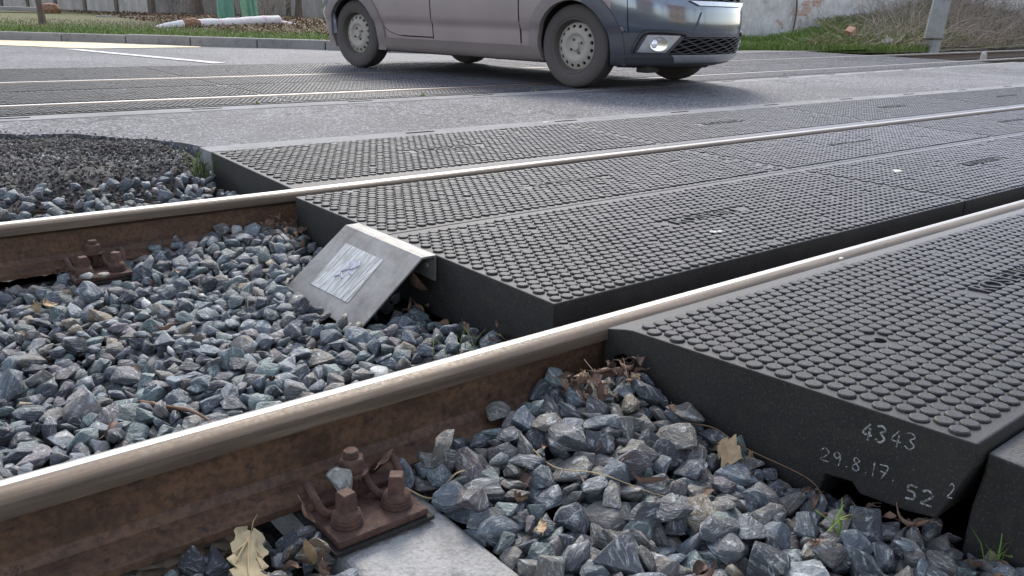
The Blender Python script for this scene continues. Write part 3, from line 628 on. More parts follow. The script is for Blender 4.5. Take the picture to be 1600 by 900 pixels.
11,100,4453,1496,-557,156,-127,-3,7,110,2455,8102,-612,82,24,281,1,100,837,7408,-738,-249,-38,-107,24,105,2493,9603,-535,164,85,-161,14,125,2058,8714,-650,47,229,159,31,85,1520,7370,-708,145,185,-177,29,110,1909,7858,-645,32,-254,64,6,110,2490,6120,-621,-88,-187,170,23,110,3324,6764,-597,11,167,236,6,85,4188,2346,-618,-234,-130,49,15,75,4428,2638,-558,113,145,-226,19,125,2424,6382,-639,1,-225,183,22,100,3977,3598,-485,-249,-140,82,12,105,814,6578,-691,127,217,12,19,95,3012,4020,-537,-237,-126,-117,4,95,3849,5932,-564,216,-104,-105,34,95,3091,7553,-538,-281,-1,54,35,95,2988,3590,-651,40,-87,-237,20,110,3630,2480,-632,234,-175,-61,19,125,3830,8571,-621,-221,-133,128,32,100,3286,6920,-576,-94,187,197,21,100,3610,3918,-475,-236,-115,-8,15,125,1774,7377,-751,113,-47,93,28,125,1162,9411,-701,-291,-23,-67,9,110,1766,7812,-722,287,-55,58,11,105,4051,2124,-597,-16,206,-217,27,105,1880,7193,-677,221,77,183,1,95,4483,3415,-446,-262,56,69,18,105,3859,6213,-536,-4,132,-8,4,125,2285,7729,-673,-100,4,-132,7,105,2261,7043,-637,136,256,-76,17,100,3188,3755,-589,-278,-33,-75,13,100,2892,3312,-665,164,-194,-114,29,85,3549,2289,-623,-51,137,-75,0,100,1020,8688,-723,-202,54,138,30,100,1120,8447,-702,-203,-74,-3,2,85,4063,2283,-619,2,70,251,30,110,3567,3383,-552,110,246,96,24,95,1702,6187,-703,-160,-73,177,16,110,4442,2841,-593,171,-224,92,3,125,3576,9051,-599,166,170,-167,0,110,2667,8032,-622,36,77,-80,31,95,732,6542,-760,-7,51,25,31,125,2545,8505,-643,-142,102,-186,15,100,2775,6021,-600,73,63,-237,21,125,4270,6179,-543,-124,41,22,0,100,2118,8091,-633,241,-33,10,16,105,2981,6618,-625,270,125,-38,0,75,3034,2928,-680,-133,-30,252,4,95,4066,6600,-558,124,-5,-83,5,100,1699,6986,-713,8,269,-97,27,125,3768,6332,-604,-109,-269,-30,35,110,1454,6680,-696,-147,231,-66,27,95,3967,2034,-616,-81,-184,-143,4,95,879,7332,-777,-4,-89,263,34,125,4194,3760,-437,270,-111,60,31,125,4128,3895,-421,-17,-4,84,16,105,2234,6788,-658,112,-231,-155,23,95,3192,8006,-571,214,-64,-53,19,125,4027,10229,-393,191,83,-140,22,125,2755,6350,-601,-274,-91,55,21,125,3045,6152,-624,-79,-267,-46,20,105,2932,3388,-662,22,-186,-232,2,125,2034,6609,-680,-213,-190,0,34,95,4537,3936,-289,-100,63,-232,19,105,1144,6151,-746,-25,78,-200,26,105,2085,7619,-605,69,77,-110,7,105,4156,3066,-577,-184,200,-93,10,95,4530,3036,-584,11,147,222,15,95,3931,3451,-460,-158,-22,238,1,105,4501,3531,-436,26,-242,165,14,100,4080,3759,-359,-231,-109,81,35,100,3423,8617,-588,131,32,28,24,105,1159,8854,-688,-153,-225,-120,13,85,3378,2602,-660,-179,19,-88,
7,100,2246,6625,-661,147,234,2,30,110,2159,9306,-596,6,21,294,7,95,3303,3419,-557,-114,50,132,35,105,2833,4188,-596,43,-109,-31,9,95,3731,2776,-634,155,-254,34,19,105,3785,2834,-550,19,-286,-80,31,110,1786,10170,-625,-80,-44,206,15,105,1314,7238,-711,47,94,-228,23,95,3022,9104,-605,183,210,110,26,105,3852,3848,-446,171,242,-6,35,125,2326,6552,-710,47,-76,-250,35,105,1900,6987,-708,89,58,270,32,85,1714,7899,-709,-112,250,120,6,85,4130,2182,-592,155,133,220,27,125,2591,6181,-644,213,90,-175,34,105,2976,2986,-650,-142,-114,41,1,110,3508,4235,-455,-46,259,-133,34,105,3182,8725,-545,12,179,238,15,75,4527,2756,-549,51,151,-249,2,100,1420,7319,-740,-147,145,-110,17,100,3400,2715,-679,159,-243,74,27,100,4107,2743,-599,-190,-114,-198,5,125,3185,10113,-476,-10,-30,84,32,100,1271,7906,-770,185,-21,-150,34,110,4444,8497,-620,1,-31,103,28,105,3405,6865,-547,-194,54,-164,0,105,4019,8008,-667,71,19,88,4,105,4214,4366,-427,-271,-107,-67,10,105,1271,8091,-703,-1,129,210,4,110,2744,9154,-561,246,151,-82,27,95,2709,4206,-567,296,4,-14,5,125,4385,9675,-528,117,80,-63,30,105,4063,6077,-527,110,-168,-208,13,95,3349,7231,-545,31,99,-282,28,85,3619,2390,-655,-16,77,-283,19,110,2518,6666,-668,-52,-57,-61,34,110,1536,7341,-790,293,-39,49,26,110,1419,8771,-691,100,-188,65,0,110,1863,8370,-665,-4,-43,-213,19,100,2989,8203,-566,94,66,50,20,110,4084,2968,-617,289,11,57,29,110,3366,9863,-483,-197,123,160,3,75,677,7050,-698,-67,36,266,3,105,935,8436,-757,-64,56,-203,8,100,1882,6335,-722,-23,-23,48,34,75,3615,3037,-550,169,-221,112,29,105,4303,5882,-550,104,-278,-40,31,110,2533,5822,-606,7,229,61,0,105,4493,3223,-542,105,-278,18,23,110,2285,5883,-637,58,113,36,29,110,2489,9445,-591,270,-84,-31,32,110,2967,9266,-593,8,78,-288,1,110,3402,6242,-622,132,-9,-16,13,125,3520,6641,-557,-76,-132,232,26,95,3503,5993,-613,-274,-92,-55,34,125,2525,7899,-680,279,90,64,6,100,1715,7529,-759,-230,144,70,3,85,2961,6201,-662,-21,133,-237,9,100,2457,7294,-607,35,76,288,34,105,3951,3218,-567,203,-201,-83,24,105,2957,7448,-670,-52,-111,163,22,110,3269,7638,-537,-20,2,-138,35,85,2238,6044,-613,-173,-143,197,1,110,4500,2225,-580,87,-223,-177,9,100,1225,9274,-643,-300,-11,-12,34,110,3000,7192,-645,-287,14,-66,3,95,4377,3243,-520,-16,120,-248,26,95,2816,3943,-572,-115,-197,153,28,110,555,6662,-703,-187,-64,-190,25,105,4189,2906,-608,-206,87,43,25,85,3105,4074,-506,-152,73,-98,28,95,1958,6680,-665,203,12,-41,10,100,4312,2224,-591,-73,-250,141,27,100,4116,2437,-582,243,9,96,31,85,2543,7645,-616,-279,92,55,18,105,4504,4056,-377,-92,262,100,
32,95,1073,7201,-798,92,-6,-264,34,125,2953,8408,-669,-256,-111,24,21,110,1565,6413,-663,-197,-180,116,24,95,2729,7679,-601,17,41,124,35,85,4523,2440,-586,55,-173,-238,2,105,3514,3074,-587,-182,92,-219,19,100,1365,9819,-677,249,-109,-89,28,110,3066,5978,-624,209,128,-16,16,75,4219,3584,-414,-4,22,-299,24,125,3242,9581,-549,-13,-255,-137,16,125,4072,9486,-471,-92,87,-261,14,95,1758,5986,-673,-116,270,6,6,125,1123,6815,-682,148,-50,-244,23,85,1519,8738,-666,249,37,-152,34,85,1483,6976,-738,-194,-208,84,26,110,2124,8494,-642,277,-49,73,9,110,2776,5928,-620,42,-92,-257,3,85,4544,6346,-635,106,97,-237,2,110,3421,4093,-478,161,143,20,9,105,4502,4261,-389,-64,25,-285,9,125,3657,9980,-427,284,-77,-44,16,125,2844,9512,-571,-38,273,-113,4,100,2949,6528,-676,-111,-37,40,5,105,3359,6407,-605,113,145,198,1,125,1658,9574,-688,242,155,-25,13,95,3788,2354,-620,-35,290,17,5,105,3578,9515,-540,-97,-59,273,24,125,1764,8077,-728,-214,-198,22,0,100,3027,8433,-577,-175,239,31,15,110,1752,9279,-669,127,88,-204,28,125,2950,9702,-538,90,-248,-141,34,85,1484,7854,-747,-135,183,-189,22,85,2847,7572,-636,-6,-62,244,7,125,3024,9503,-581,-1,49,257,28,125,3673,8702,-533,131,-262,25,23,125,3729,12920,-430,-61,-203,209,31,100,3161,5832,-592,-58,-30,-110,34,85,4502,2588,-602,-115,-269,68,27,95,3817,6508,-558,-33,-118,-162,5,105,3170,7178,-584,-168,-160,-154,5,75,3169,7352,-551,-27,279,1,6,85,4219,2749,-569,179,93,217,3,105,2578,7520,-659,55,238,147,7,85,1614,7840,-765,-210,79,-94,32,95,3630,6219,-585,-143,45,103,4,75,4340,4011,-400,6,249,145,34,95,2969,7031,-643,166,230,-57,32,100,3837,6749,-594,-28,-58,272,19,105,2729,9738,-548,160,15,180,23,85,2951,6846,-667,-116,173,63,23,85,851,6019,-689,-140,67,-13,17,125,3129,8286,-583,-262,105,81,27,105,3789,9329,-484,50,238,64,15,95,4029,3043,-582,233,-162,92,11,105,4475,4338,-428,147,36,253,14,85,4567,3749,-417,-222,98,175,16,85,1158,8213,-708,3,-177,2,3,100,1222,9836,-718,22,-7,-299,28,85,3156,6803,-638,188,-24,98,30,125,1722,12867,-468,-40,-294,-28,30,95,920,7487,-813,256,80,89,11,75,2153,6492,-646,250,-78,18,35,125,3531,10283,-459,139,44,94,31,75,4385,4128,-366,-214,92,76,8,110,3003,9533,-508,0,-44,-142,14,100,624,6747,-728,184,193,115,5,100,2025,7275,-696,-6,111,179,7,105,2052,9166,-653,-113,94,-193,2,105,2004,7115,-700,152,144,-22,14,125,3143,9082,-617,57,-132,-149,27,105,3197,9931,-510,-257,130,41,16,95,1178,7790,-767,3,-220,188,30,110,2682,7756,-668,32,-196,-208,16,110,2819,10183,-500,-70,190,142,9,95,599,6455,-752,238,-173,5,30,105,1393,8571,-772,136,230,136,
35,105,3108,7691,-558,33,-147,-259,5,85,4097,3573,-484,-131,-171,103,34,95,3988,3965,-428,6,53,-244,25,105,3724,5913,-615,137,155,-216,16,85,711,6819,-736,291,71,10,23,95,2304,9124,-612,189,-66,81,4,110,4021,6726,-580,250,-23,-32,21,100,2131,6483,-708,42,39,-291,11,110,2237,9304,-543,-171,190,-10,28,85,3138,8149,-578,34,-76,139,34,100,3617,8505,-508,245,-149,86,31,85,1473,9802,-655,-234,-90,164,3,110,1674,8520,-712,-141,-76,226,6,75,2151,7421,-655,-236,117,104,28,100,3934,9221,-503,255,-110,-113,5,125,4431,5682,-541,-181,232,-44,8,100,2148,7883,-607,113,275,6,32,100,2703,8457,-662,-99,-8,-113,25,95,3053,3812,-601,-221,-127,142,19,105,4520,6127,-627,-249,-125,-101,35,75,3395,3829,-520,211,143,77,5,110,1912,8110,-695,-21,69,104,35,125,3269,5916,-645,-189,-201,-66,33,105,1771,6849,-705,-116,28,-150,11,95,2770,3278,-693,70,-243,-152,29,110,3338,10122,-476,-154,23,234,15,125,2828,6668,-671,229,-171,63,16,110,1109,9953,-696,233,-168,28,15,125,3040,7366,-634,25,55,244,34,85,2013,8602,-649,-67,-4,273,35,100,2563,9454,-603,188,87,216,2,105,4034,6465,-556,-219,-98,-67,13,100,3064,3328,-702,-84,32,-62,35,110,3900,3086,-629,33,64,274,25,100,2052,7571,-670,-219,53,-196,9,125,2633,5995,-628,-202,-203,52,24,75,2265,8826,-627,11,87,-211,4,100,2631,6896,-678,-283,89,-34,30,110,3323,7062,-617,18,-116,256,16,75,3348,2748,-640,255,-18,151,4,85,1028,6134,-752,0,-117,132,6,100,3547,6954,-552,7,247,-123,25,105,1289,7518,-761,-112,-15,274,21,105,1563,8383,-676,-216,-185,76,3,100,3820,9647,-505,-19,-165,237,16,100,4201,8672,-602,-106,173,-212,33,110,3569,2839,-662,-77,-16,171,33,100,4496,1571,-620,30,-69,212,24,95,1590,8321,-770,-105,-36,29,19,100,2781,7970,-628,195,-100,-167,21,125,3411,7694,-504,37,281,94,30,95,1712,8915,-668,243,112,127,17,95,1866,8579,-693,121,-267,-59,32,110,3303,8328,-588,251,-103,-128,25,125,1097,8555,-764,-188,-146,181,23,110,2442,8976,-681,-57,55,287,19,75,1561,8053,-717,265,136,-22,0,100,1071,9108,-722,230,-107,-156,1,85,1597,7053,-784,-164,55,-245,25,125,2735,8896,-659,118,269,-48,35,85,865,6187,-766,122,27,192,3,100,1440,9900,-645,-200,35,-43,21,100,3955,8645,-598,-155,79,41,21,100,4441,9469,-527,-172,188,-95,28,105,1322,8052,-760,-87,286,-12,29,95,1995,9261,-675,-117,195,-77,24,95,2831,8258,-635,-188,-230,38,27,95,4474,2351,-600,-139,-177,-163,8,95,3545,7321,-590,89,17,-285,4,105,4451,9227,-564,-86,-284,-36,22,100,3340,3013,-651,110,-269,73,27,85,4051,2593,-595,-32,86,-156,29,105,2817,7408,-671,15,42,-148,32,100,1545,8555,-690,-4,60,193,21,110,4225,9086,-532,14,10,-291,
15,100,4352,3750,-436,-255,-98,-120,12,105,3907,3868,-410,204,-149,-30,28,110,4147,6487,-608,-165,-240,71,7,110,2054,6810,-684,-272,88,-34,24,110,2634,6711,-703,-71,-66,95,29,110,3522,9229,-632,-88,-30,285,23,75,1818,7449,-712,-6,-75,-208,16,85,1282,10064,-654,152,-141,216,6,100,1891,9230,-670,215,207,-8,33,125,2237,7925,-670,-50,-111,191,0,105,4214,8826,-555,-110,-85,-262,21,85,2098,7449,-663,-16,124,-158,12,125,1970,7902,-625,112,-262,-17,33,105,4000,2841,-608,17,39,292,28,95,4350,4370,-437,87,25,-38,7,110,3304,5797,-607,-29,58,-265,30,125,3627,8609,-626,230,-60,-101,1,75,1936,9785,-512,64,201,208,27,75,2168,7332,-696,209,24,-124,33,100,4080,9178,-565,-39,-117,124,24,110,4357,3549,-496,-84,50,-98,2,95,4145,2584,-595,-289,25,-20,5,110,2680,9269,-585,121,-89,-256,5,85,3243,9445,-564,-33,-188,-41,34,105,3435,9381,-624,-1,-31,-94,23,105,2239,8939,-660,278,85,44,9,105,3391,9810,-519,-87,219,-176,2,125,1715,9764,-693,-111,63,-214,21,85,2322,7828,-596,-31,289,-39,33,100,3365,3640,-604,-47,-62,211,18,85,4522,3324,-505,264,4,56,10,85,2732,3148,-715,-23,-46,15,15,105,3223,8451,-527,120,-18,205,9,95,2837,10361,-464,-280,83,7,17,110,3496,9729,-537,-270,-39,61,20,75,2657,4114,-735,241,50,92,23,110,970,9228,-707,149,-52,-13,1,110,1535,6120,-749,-69,-127,195,2,100,1657,8433,-738,-204,-107,136,10,85,4031,5931,-582,36,7,-136,5,85,1094,7057,-773,-9,140,210,3,95,4449,1917,-622,-83,-6,-30,3,75,2278,7433,-639,-31,18,242,29,85,3455,6378,-610,100,150,97,32,75,1350,4111,-746,139,-221,-132,20,110,4076,3127,-638,163,-178,-60,29,105,2964,2827,-655,-115,-43,49,35,95,4374,2697,-594,115,30,130,32,125,4289,10185,-417,-163,-248,-38,25,125,1460,9750,-754,-290,-75,18,9,110,1976,8353,-690,292,-58,32,13,105,2508,10145,-595,-281,-81,-15,31,95,1568,6006,-707,2,42,-258,7,85,2734,6597,-693,161,-5,-89,9,100,3880,10447,-407,133,1,113,4,105,1220,7491,-791,60,129,231,26,110,2342,6215,-692,82,192,96,34,95,2278,6327,-673,219,161,35,1,95,1339,7114,-758,38,177,-209,13,85,2920,7834,-640,81,-135,255,35,95,3355,6121,-607,101,201,-151,32,105,4210,3567,-486,280,-93,-51,9,85,4538,2686,-587,-191,-219,69,25,110,4038,8469,-667,-237,-39,141,17,125,837,6852,-774,-251,-163,-9,18,95,930,8786,-707,238,126,-109,6,100,3520,9334,-544,-32,26,80,31,95,3655,6526,-587,-33,22,234,24,105,4286,10358,-435,-271,-61,-6,34,105,3237,6060,-661,-236,51,-52,5,105,4159,5987,-566,129,-114,-222,18,85,2318,8166,-663,237,117,65,16,100,3246,2672,-649,-62,72,-251,30,85,4025,9788,-436,92,-33,103,12,95,1583,6774,-753,37,-291,-63,0,75,3418,8015,-509,196,92,-142,
6,85,1960,8890,-669,-259,-108,73,5,105,2833,7820,-653,-10,68,-281,24,75,3408,9422,-571,-176,54,15,4,110,3814,9169,-547,45,10,143,26,95,3117,2885,-696,253,-126,90,0,125,4225,12819,-409,89,246,15,8,110,3656,9837,-508,-16,96,-262,30,95,4373,6578,-659,55,-263,-100,0,85,1811,8021,-714,200,53,202,23,110,3144,8651,-617,-116,94,180,21,105,2871,3638,-658,-289,-2,-60,4,75,4299,2778,-600,169,143,45,30,125,4199,9787,-479,186,191,92,24,110,3128,8067,-683,-48,-105,247,30,105,4277,8685,-593,-7,97,-257,23,110,3871,8821,-600,-44,-123,-34,11,110,662,7253,-705,177,236,52,21,125,3268,7498,-558,232,189,-17,26,125,2802,3494,-660,30,-60,151,23,75,3044,3901,-557,32,99,274,35,110,4189,9998,-478,182,-21,-7,16,100,4531,10138,-447,-35,97,-37,9,85,2085,9711,-509,-9,-57,-280,32,125,3102,7562,-650,86,-251,-137,28,125,1366,9993,-701,-106,113,-240,14,95,1595,6167,-700,-230,-117,149,10,75,2061,6123,-698,-296,38,19,19,95,2404,7603,-667,45,-93,143,35,95,2370,7838,-669,32,254,139,31,85,2630,10163,-552,-50,-106,-276,32,100,3829,9959,-445,56,154,119,15,110,3887,3770,-496,-216,-16,120,4,105,2943,2657,-628,216,100,17,10,85,3375,9622,-546,115,-68,-268,16,75,1313,8963,-747,-17,27,-231,8,125,2261,7568,-694,-71,-77,280,18,125,4159,5763,-612,-277,20,-100,32,85,3744,6085,-579,57,25,-199,0,100,4261,9365,-538,-126,28,91,24,125,3297,3289,-633,182,-238,19,11,75,2986,3715,-598,-73,183,-217,22,75,3437,3472,-573,-135,82,210,13,110,1799,6799,-755,221,99,113,31,125,4052,9611,-495,-111,-227,-64,22,100,3497,9972,-458,118,116,58,14,100,3985,8545,-632,-30,246,-157,4,95,4401,6469,-623,-25,43,-189,29,95,2707,9638,-608,155,254,24,25,95,2806,10004,-499,285,-23,86,18,95,2366,6725,-695,257,-126,15,19,95,1665,9923,-665,138,86,-225,8,110,1623,8755,-717,49,286,-12,30,95,4484,9766,-498,241,115,17,20,105,4518,1782,-671,254,-7,-41,27,85,2944,10104,-510,-117,-4,269,3,100,4361,8880,-610,-89,-124,100,4,110,1775,8669,-751,-2,143,264,20,105,991,7363,-747,-74,-133,204,14,75,3142,6953,-610,-95,222,-178,14,100,3380,7911,-534,4,73,-147,2,100,2189,8356,-669,-11,274,-94,4,100,2623,8701,-645,-115,252,-115,19,95,2649,8814,-619,-106,139,178,13,95,4475,3758,-461,-38,94,-271,15,110,4255,3291,-506,206,215,25,25,85,2797,3651,-595,223,-133,-116,4,110,4533,9394,-550,269,-132,2,35,110,2646,7596,-711,67,-62,-27,29,100,3109,10237,-544,-79,-56,61,24,85,3617,6375,-588,-47,-72,-26,24,100,3705,3821,-507,-84,2,-38,18,75,4282,2979,-572,-137,-45,-99,21,105,1580,6946,-760,64,141,123,7,100,2517,6838,-685,-227,137,-76,20,95,1713,6801,-697,265,-73,19,33,105,2602,10031,-581,4,-112,251,
19,95,3801,2986,-614,-40,161,250,5,100,1669,7232,-786,118,-98,-239,21,100,1247,8203,-775,-125,-266,60,35,75,2423,8660,-614,19,1,-140,12,110,576,6132,-778,-153,-230,-22,21,85,1000,7272,-792,-65,-21,93,17,85,962,8569,-729,292,-6,59,14,105,2703,6885,-685,123,194,141,34,85,2619,8130,-640,95,-19,-68,3,85,645,7021,-770,-121,45,-170,28,105,1350,7002,-772,-138,252,-79,27,100,4139,6364,-637,25,73,-249,15,85,1833,7703,-773,121,78,-117,1,85,1933,8242,-686,251,-107,-105,2,125,1871,6570,-699,-18,227,-4,2,105,3237,6485,-678,266,57,-127,13,100,3250,2533,-687,98,129,-253,34,125,3051,2521,-579,282,-66,-5,31,110,2241,12830,-464,79,130,225,29,85,2186,6960,-692,-149,-259,-23,26,110,1124,6440,-735,-91,102,53,1,110,3419,10053,-410,-52,9,-255,24,95,3847,1987,-619,-136,-39,242,13,85,4355,3829,-392,-84,64,-132,15,105,1773,8415,-750,-209,-139,40,25,75,3557,7435,-555,227,-149,-105,22,105,997,6742,-769,-17,-55,-292,19,105,962,7057,-773,219,-181,74,17,125,604,5910,-701,-14,-183,-44,35,100,1004,8292,-781,92,15,139,19,105,2381,8685,-682,154,17,-18,34,100,1387,8397,-762,-116,-271,35,31,105,1473,8952,-706,107,-207,114,27,85,2190,7510,-636,-29,293,2,29,95,3912,6032,-592,206,-71,-136,19,85,2832,6558,-637,-170,-144,-44,30,125,2613,9611,-586,111,125,210,16,75,1553,3928,-754,-270,-74,-81,32,75,4234,4245,-402,-142,-7,-130,21,85,3487,6066,-596,-80,84,258,10,95,1414,8173,-760,-34,21,-279,16,95,1616,7983,-769,-19,-21,206,6,105,3013,7729,-664,16,7,274,30,110,924,7671,-753,-62,26,51,5,75,2923,8578,-644,-272,94,-28,13,110,3622,9655,-528,-246,-47,74,31,85,3677,3694,-527,45,264,-70,21,85,2851,2986,-677,-3,154,-257,14,95,2074,7447,-701,-214,203,54,4,100,4113,8862,-610,-70,47,-201,6,85,1782,8296,-741,154,10,-31,0,125,2139,6370,-672,233,172,-19,22,110,3383,8091,-576,17,-49,-288,31,100,1889,8986,-696,50,111,249,1,110,3596,5916,-652,-203,66,-198,9,85,1321,7627,-726,-78,3,-284,11,100,4144,3227,-577,198,86,162,28,110,708,7321,-769,-24,-67,250,11,85,1541,7220,-808,-230,185,-26,30,110,2111,7821,-711,136,68,17,18,95,2139,9378,-594,74,-206,201,10,75,3120,10357,-489,144,35,38,3,95,2958,8128,-683,3,-8,277,1,100,3254,6733,-676,158,130,164,14,100,774,6969,-745,-241,-87,-22,7,100,3880,9027,-574,-74,-88,129,1,95,2258,6868,-650,236,-142,117,4,105,4037,1754,-609,90,-28,-139,26,75,3126,10489,-425,201,57,-89,28,75,3936,9889,-445,247,152,27,28,95,3975,8912,-619,156,-145,118,2,125,3680,9053,-611,-112,277,12,34,105,2955,8950,-721,-9,-40,155,34,85,2930,9445,-619,285,-22,21,7,125,3181,9027,-684,-61,-68,-28,9,105,1451,8343,-694,-12,49,31,
34,85,2825,6842,-672,114,60,151,21,125,892,7870,-756,-57,-277,15,28,125,2439,6995,-639,271,126,1,10,75,3213,6644,-671,101,80,-242,21,75,3261,4088,-495,-48,101,-11,5,125,2351,7279,-688,22,79,9,33,105,2475,8582,-702,-95,-186,54,6,125,4095,9796,-468,132,223,10,34,125,2990,12963,-457,-9,39,235,25,105,1362,8725,-770,3,243,-125,23,75,1960,8479,-681,-176,-127,-127,3,100,2200,8639,-662,168,169,76,6,110,4190,6643,-628,-62,-60,284,25,125,2324,9353,-616,266,56,-128,19,85,2419,9091,-656,-51,167,195,31,110,3068,9696,-556,35,213,170,25,75,3115,2945,-670,-220,107,-93,31,75,3669,2984,-589,-110,275,-31,32,100,4092,8684,-601,-214,-168,58,29,75,3085,6816,-667,-297,-21,9,14,110,3750,9435,-584,7,47,-202,7,85,3100,2765,-608,-254,-156,9,26,100,2606,12896,-454,-105,118,64,21,75,3924,6164,-570,-173,-23,200,29,75,877,6676,-763,-90,-20,-243,25,85,1259,8617,-770,-206,-109,180,2,100,2403,8453,-705,-85,232,45,21,110,2777,6974,-703,-172,240,-52,14,95,3047,8883,-693,81,91,26,31,110,3322,7885,-575,164,-229,-48,30,105,2620,9108,-657,206,-19,-14,24,85,3309,12971,-484,-35,118,-272,27,95,4649,12983,-469,78,-217,-1,6,100,4194,9566,-479,-16,-13,-261,19,105,3748,8943,-539,-3,53,-279,16,125,2691,8574,-695,240,111,-138,30,110,1837,7201,-804,219,-159,-13,11,105,1437,9270,-691,-11,-122,273,29,75,2656,7357,-620,189,40,151,24,100,3415,2344,-676,-102,-53,11,30,85,1222,8436,-736,-21,99,-245,13,95,1717,6139,-728,61,292,-19,4,95,2389,6875,-680,-38,-293,35,28,75,1785,9820,-671,101,-144,-168,4,110,3011,8288,-653,129,-32,188,0,85,3503,7527,-579,-64,118,-3,8,95,601,6040,-731,158,-55,249,15,100,2324,6099,-678,-120,117,4,0,85,2892,9024,-677,-267,-12,97,16,95,2452,7731,-682,121,-260,-2,20,105,3385,8107,-529,-25,255,155,15,85,3264,3606,-605,-193,-145,171,5,100,3703,4322,-456,-36,107,176,7,100,2904,12752,-460,-268,-121,43,3,95,990,8890,-717,-157,248,17,23,125,3975,5827,-646,-110,178,61,4,105,1193,9204,-726,-126,3,-245,0,125,3188,6387,-675,-22,-6,249,22,100,3060,6918,-686,51,3,-296,14,105,1839,7556,-750,116,-74,-259,14,110,3330,6837,-638,33,254,143,16,95,3396,7260,-615,79,-247,-150,2,95,3149,9464,-641,-29,258,-146,16,110,3374,8196,-546,276,62,73,10,110,2034,7913,-677,-239,170,57,29,95,1585,9739,-645,-257,-152,-25,26,100,2977,9110,-704,70,-275,-79,0,125,2890,9783,-590,-196,-220,-19,27,100,4204,9485,-546,-29,62,262,33,75,2465,10092,-615,-21,119,-110,34,75,4266,3466,-457,-207,29,209,24,100,3842,10121,-441,1,22,80,2,85,2916,6936,-676,1,26,-254,0,75,1406,6345,-739,71,-23,225,23,95,1383,7206,-788,253,131,22,12,75,2029,6556,-706,20,3,-286,
21,85,2473,7951,-614,-190,-229,37,30,125,2062,5939,-710,65,162,190,4,95,3372,9513,-589,-116,-60,30,3,125,2381,9303,-651,228,128,33,0,125,4033,6172,-609,-60,19,182,16,100,2822,9123,-683,-292,-62,-10,19,75,832,8367,-743,-124,-192,193,14,100,1262,8696,-733,-68,41,-66,9,75,1374,9188,-707,-27,-81,212,23,75,3365,9118,-598,55,-294,17,29,125,2618,12587,-435,-170,191,-152,14,105,864,7032,-738,-42,-180,219,27,95,1194,7616,-742,-125,-250,-50,13,100,1289,9323,-702,190,-209,43,3,110,2475,9754,-552,-3,-150,-176,2,75,2869,8909,-682,-101,-118,-199,32,100,3266,8578,-554,54,-293,32,29,85,3613,3486,-592,114,81,-193,2,95,2848,2877,-720,-255,0,157,33,110,4268,1649,-562,-55,280,92,9,75,4427,6835,-665,40,54,290,30,105,3801,9852,-499,-3,89,-270,25,95,2285,7409,-698,190,101,48,24,105,3115,6218,-703,-1,122,-269,23,125,3754,6201,-652,-67,42,289,29,75,1219,10136,-677,100,-118,219,21,110,4508,3615,-493,-229,184,-31,30,85,4032,9923,-445,-125,-208,-173,0,75,2015,6987,-697,-235,-171,60,9,110,725,7151,-777,34,-32,-89,7,75,2396,7418,-657,-47,-230,-125,12,125,801,8265,-816,279,37,88,34,110,1903,5964,-674,4,-59,-157,15,105,2740,10013,-615,151,-250,47,11,125,3656,9613,-548,-279,48,-41,35,75,3546,4353,-491,49,-75,-249,12,75,4140,4275,-418,60,-230,11,3,100,2336,8816,-703,-52,69,-257,19,95,4321,9906,-490,79,260,-110,25,105,1610,8898,-740,-219,-110,113,9,85,3140,6605,-664,-56,-215,187,21,105,3075,7837,-638,-193,-220,60,21,85,3326,9421,-625,165,235,-18,12,95,3056,7055,-654,-108,-80,214,4,110,1604,7462,-742,81,-257,87,29,110,1147,9694,-733,-80,-17,-247,33,95,2745,7062,-697,-69,18,-280,20,95,2983,8140,-666,132,249,67,30,95,4162,9080,-577,-16,103,-262,2,105,2748,7330,-636,-213,18,0,33,100,3328,3531,-647,-29,-17,-60,9,95,4326,2368,-614,1,-54,-278,26,95,3929,6616,-619,20,-68,-291,30,100,1086,8265,-751,116,-177,-141,25,100,2002,9039,-663,16,-157,-51,2,100,1016,9346,-716,-181,-21,205,2,110,2484,7214,-673,135,254,-49,14,85,3797,6654,-619,237,107,-99,33,110,3349,7791,-568,-55,83,-145,8,75,3687,3984,-470,81,-10,2,6,110,3939,2593,-619,-204,-180,73,20,100,4523,3127,-638,138,227,117,34,100,4520,10255,-475,118,26,137,11,100,4452,10127,-503,-99,-133,-228,12,100,903,6249,-812,-159,-231,-104,11,85,1478,6266,-768,-281,-97,23,32,75,2261,8339,-686,-146,-232,70,3,75,843,7200,-766,64,38,269,21,85,1702,7125,-765,-17,279,-104,21,110,2573,8344,-666,58,-89,-195,26,110,4208,3988,-406,217,79,-46,18,110,4235,6881,-643,-99,272,68,34,100,1540,8628,-751,26,41,-1,17,95,2054,8612,-699,10,1,137,0,105,4221,6103,-600,-160,-59,-140,8,85,2020,9408,-622,276,95,44,
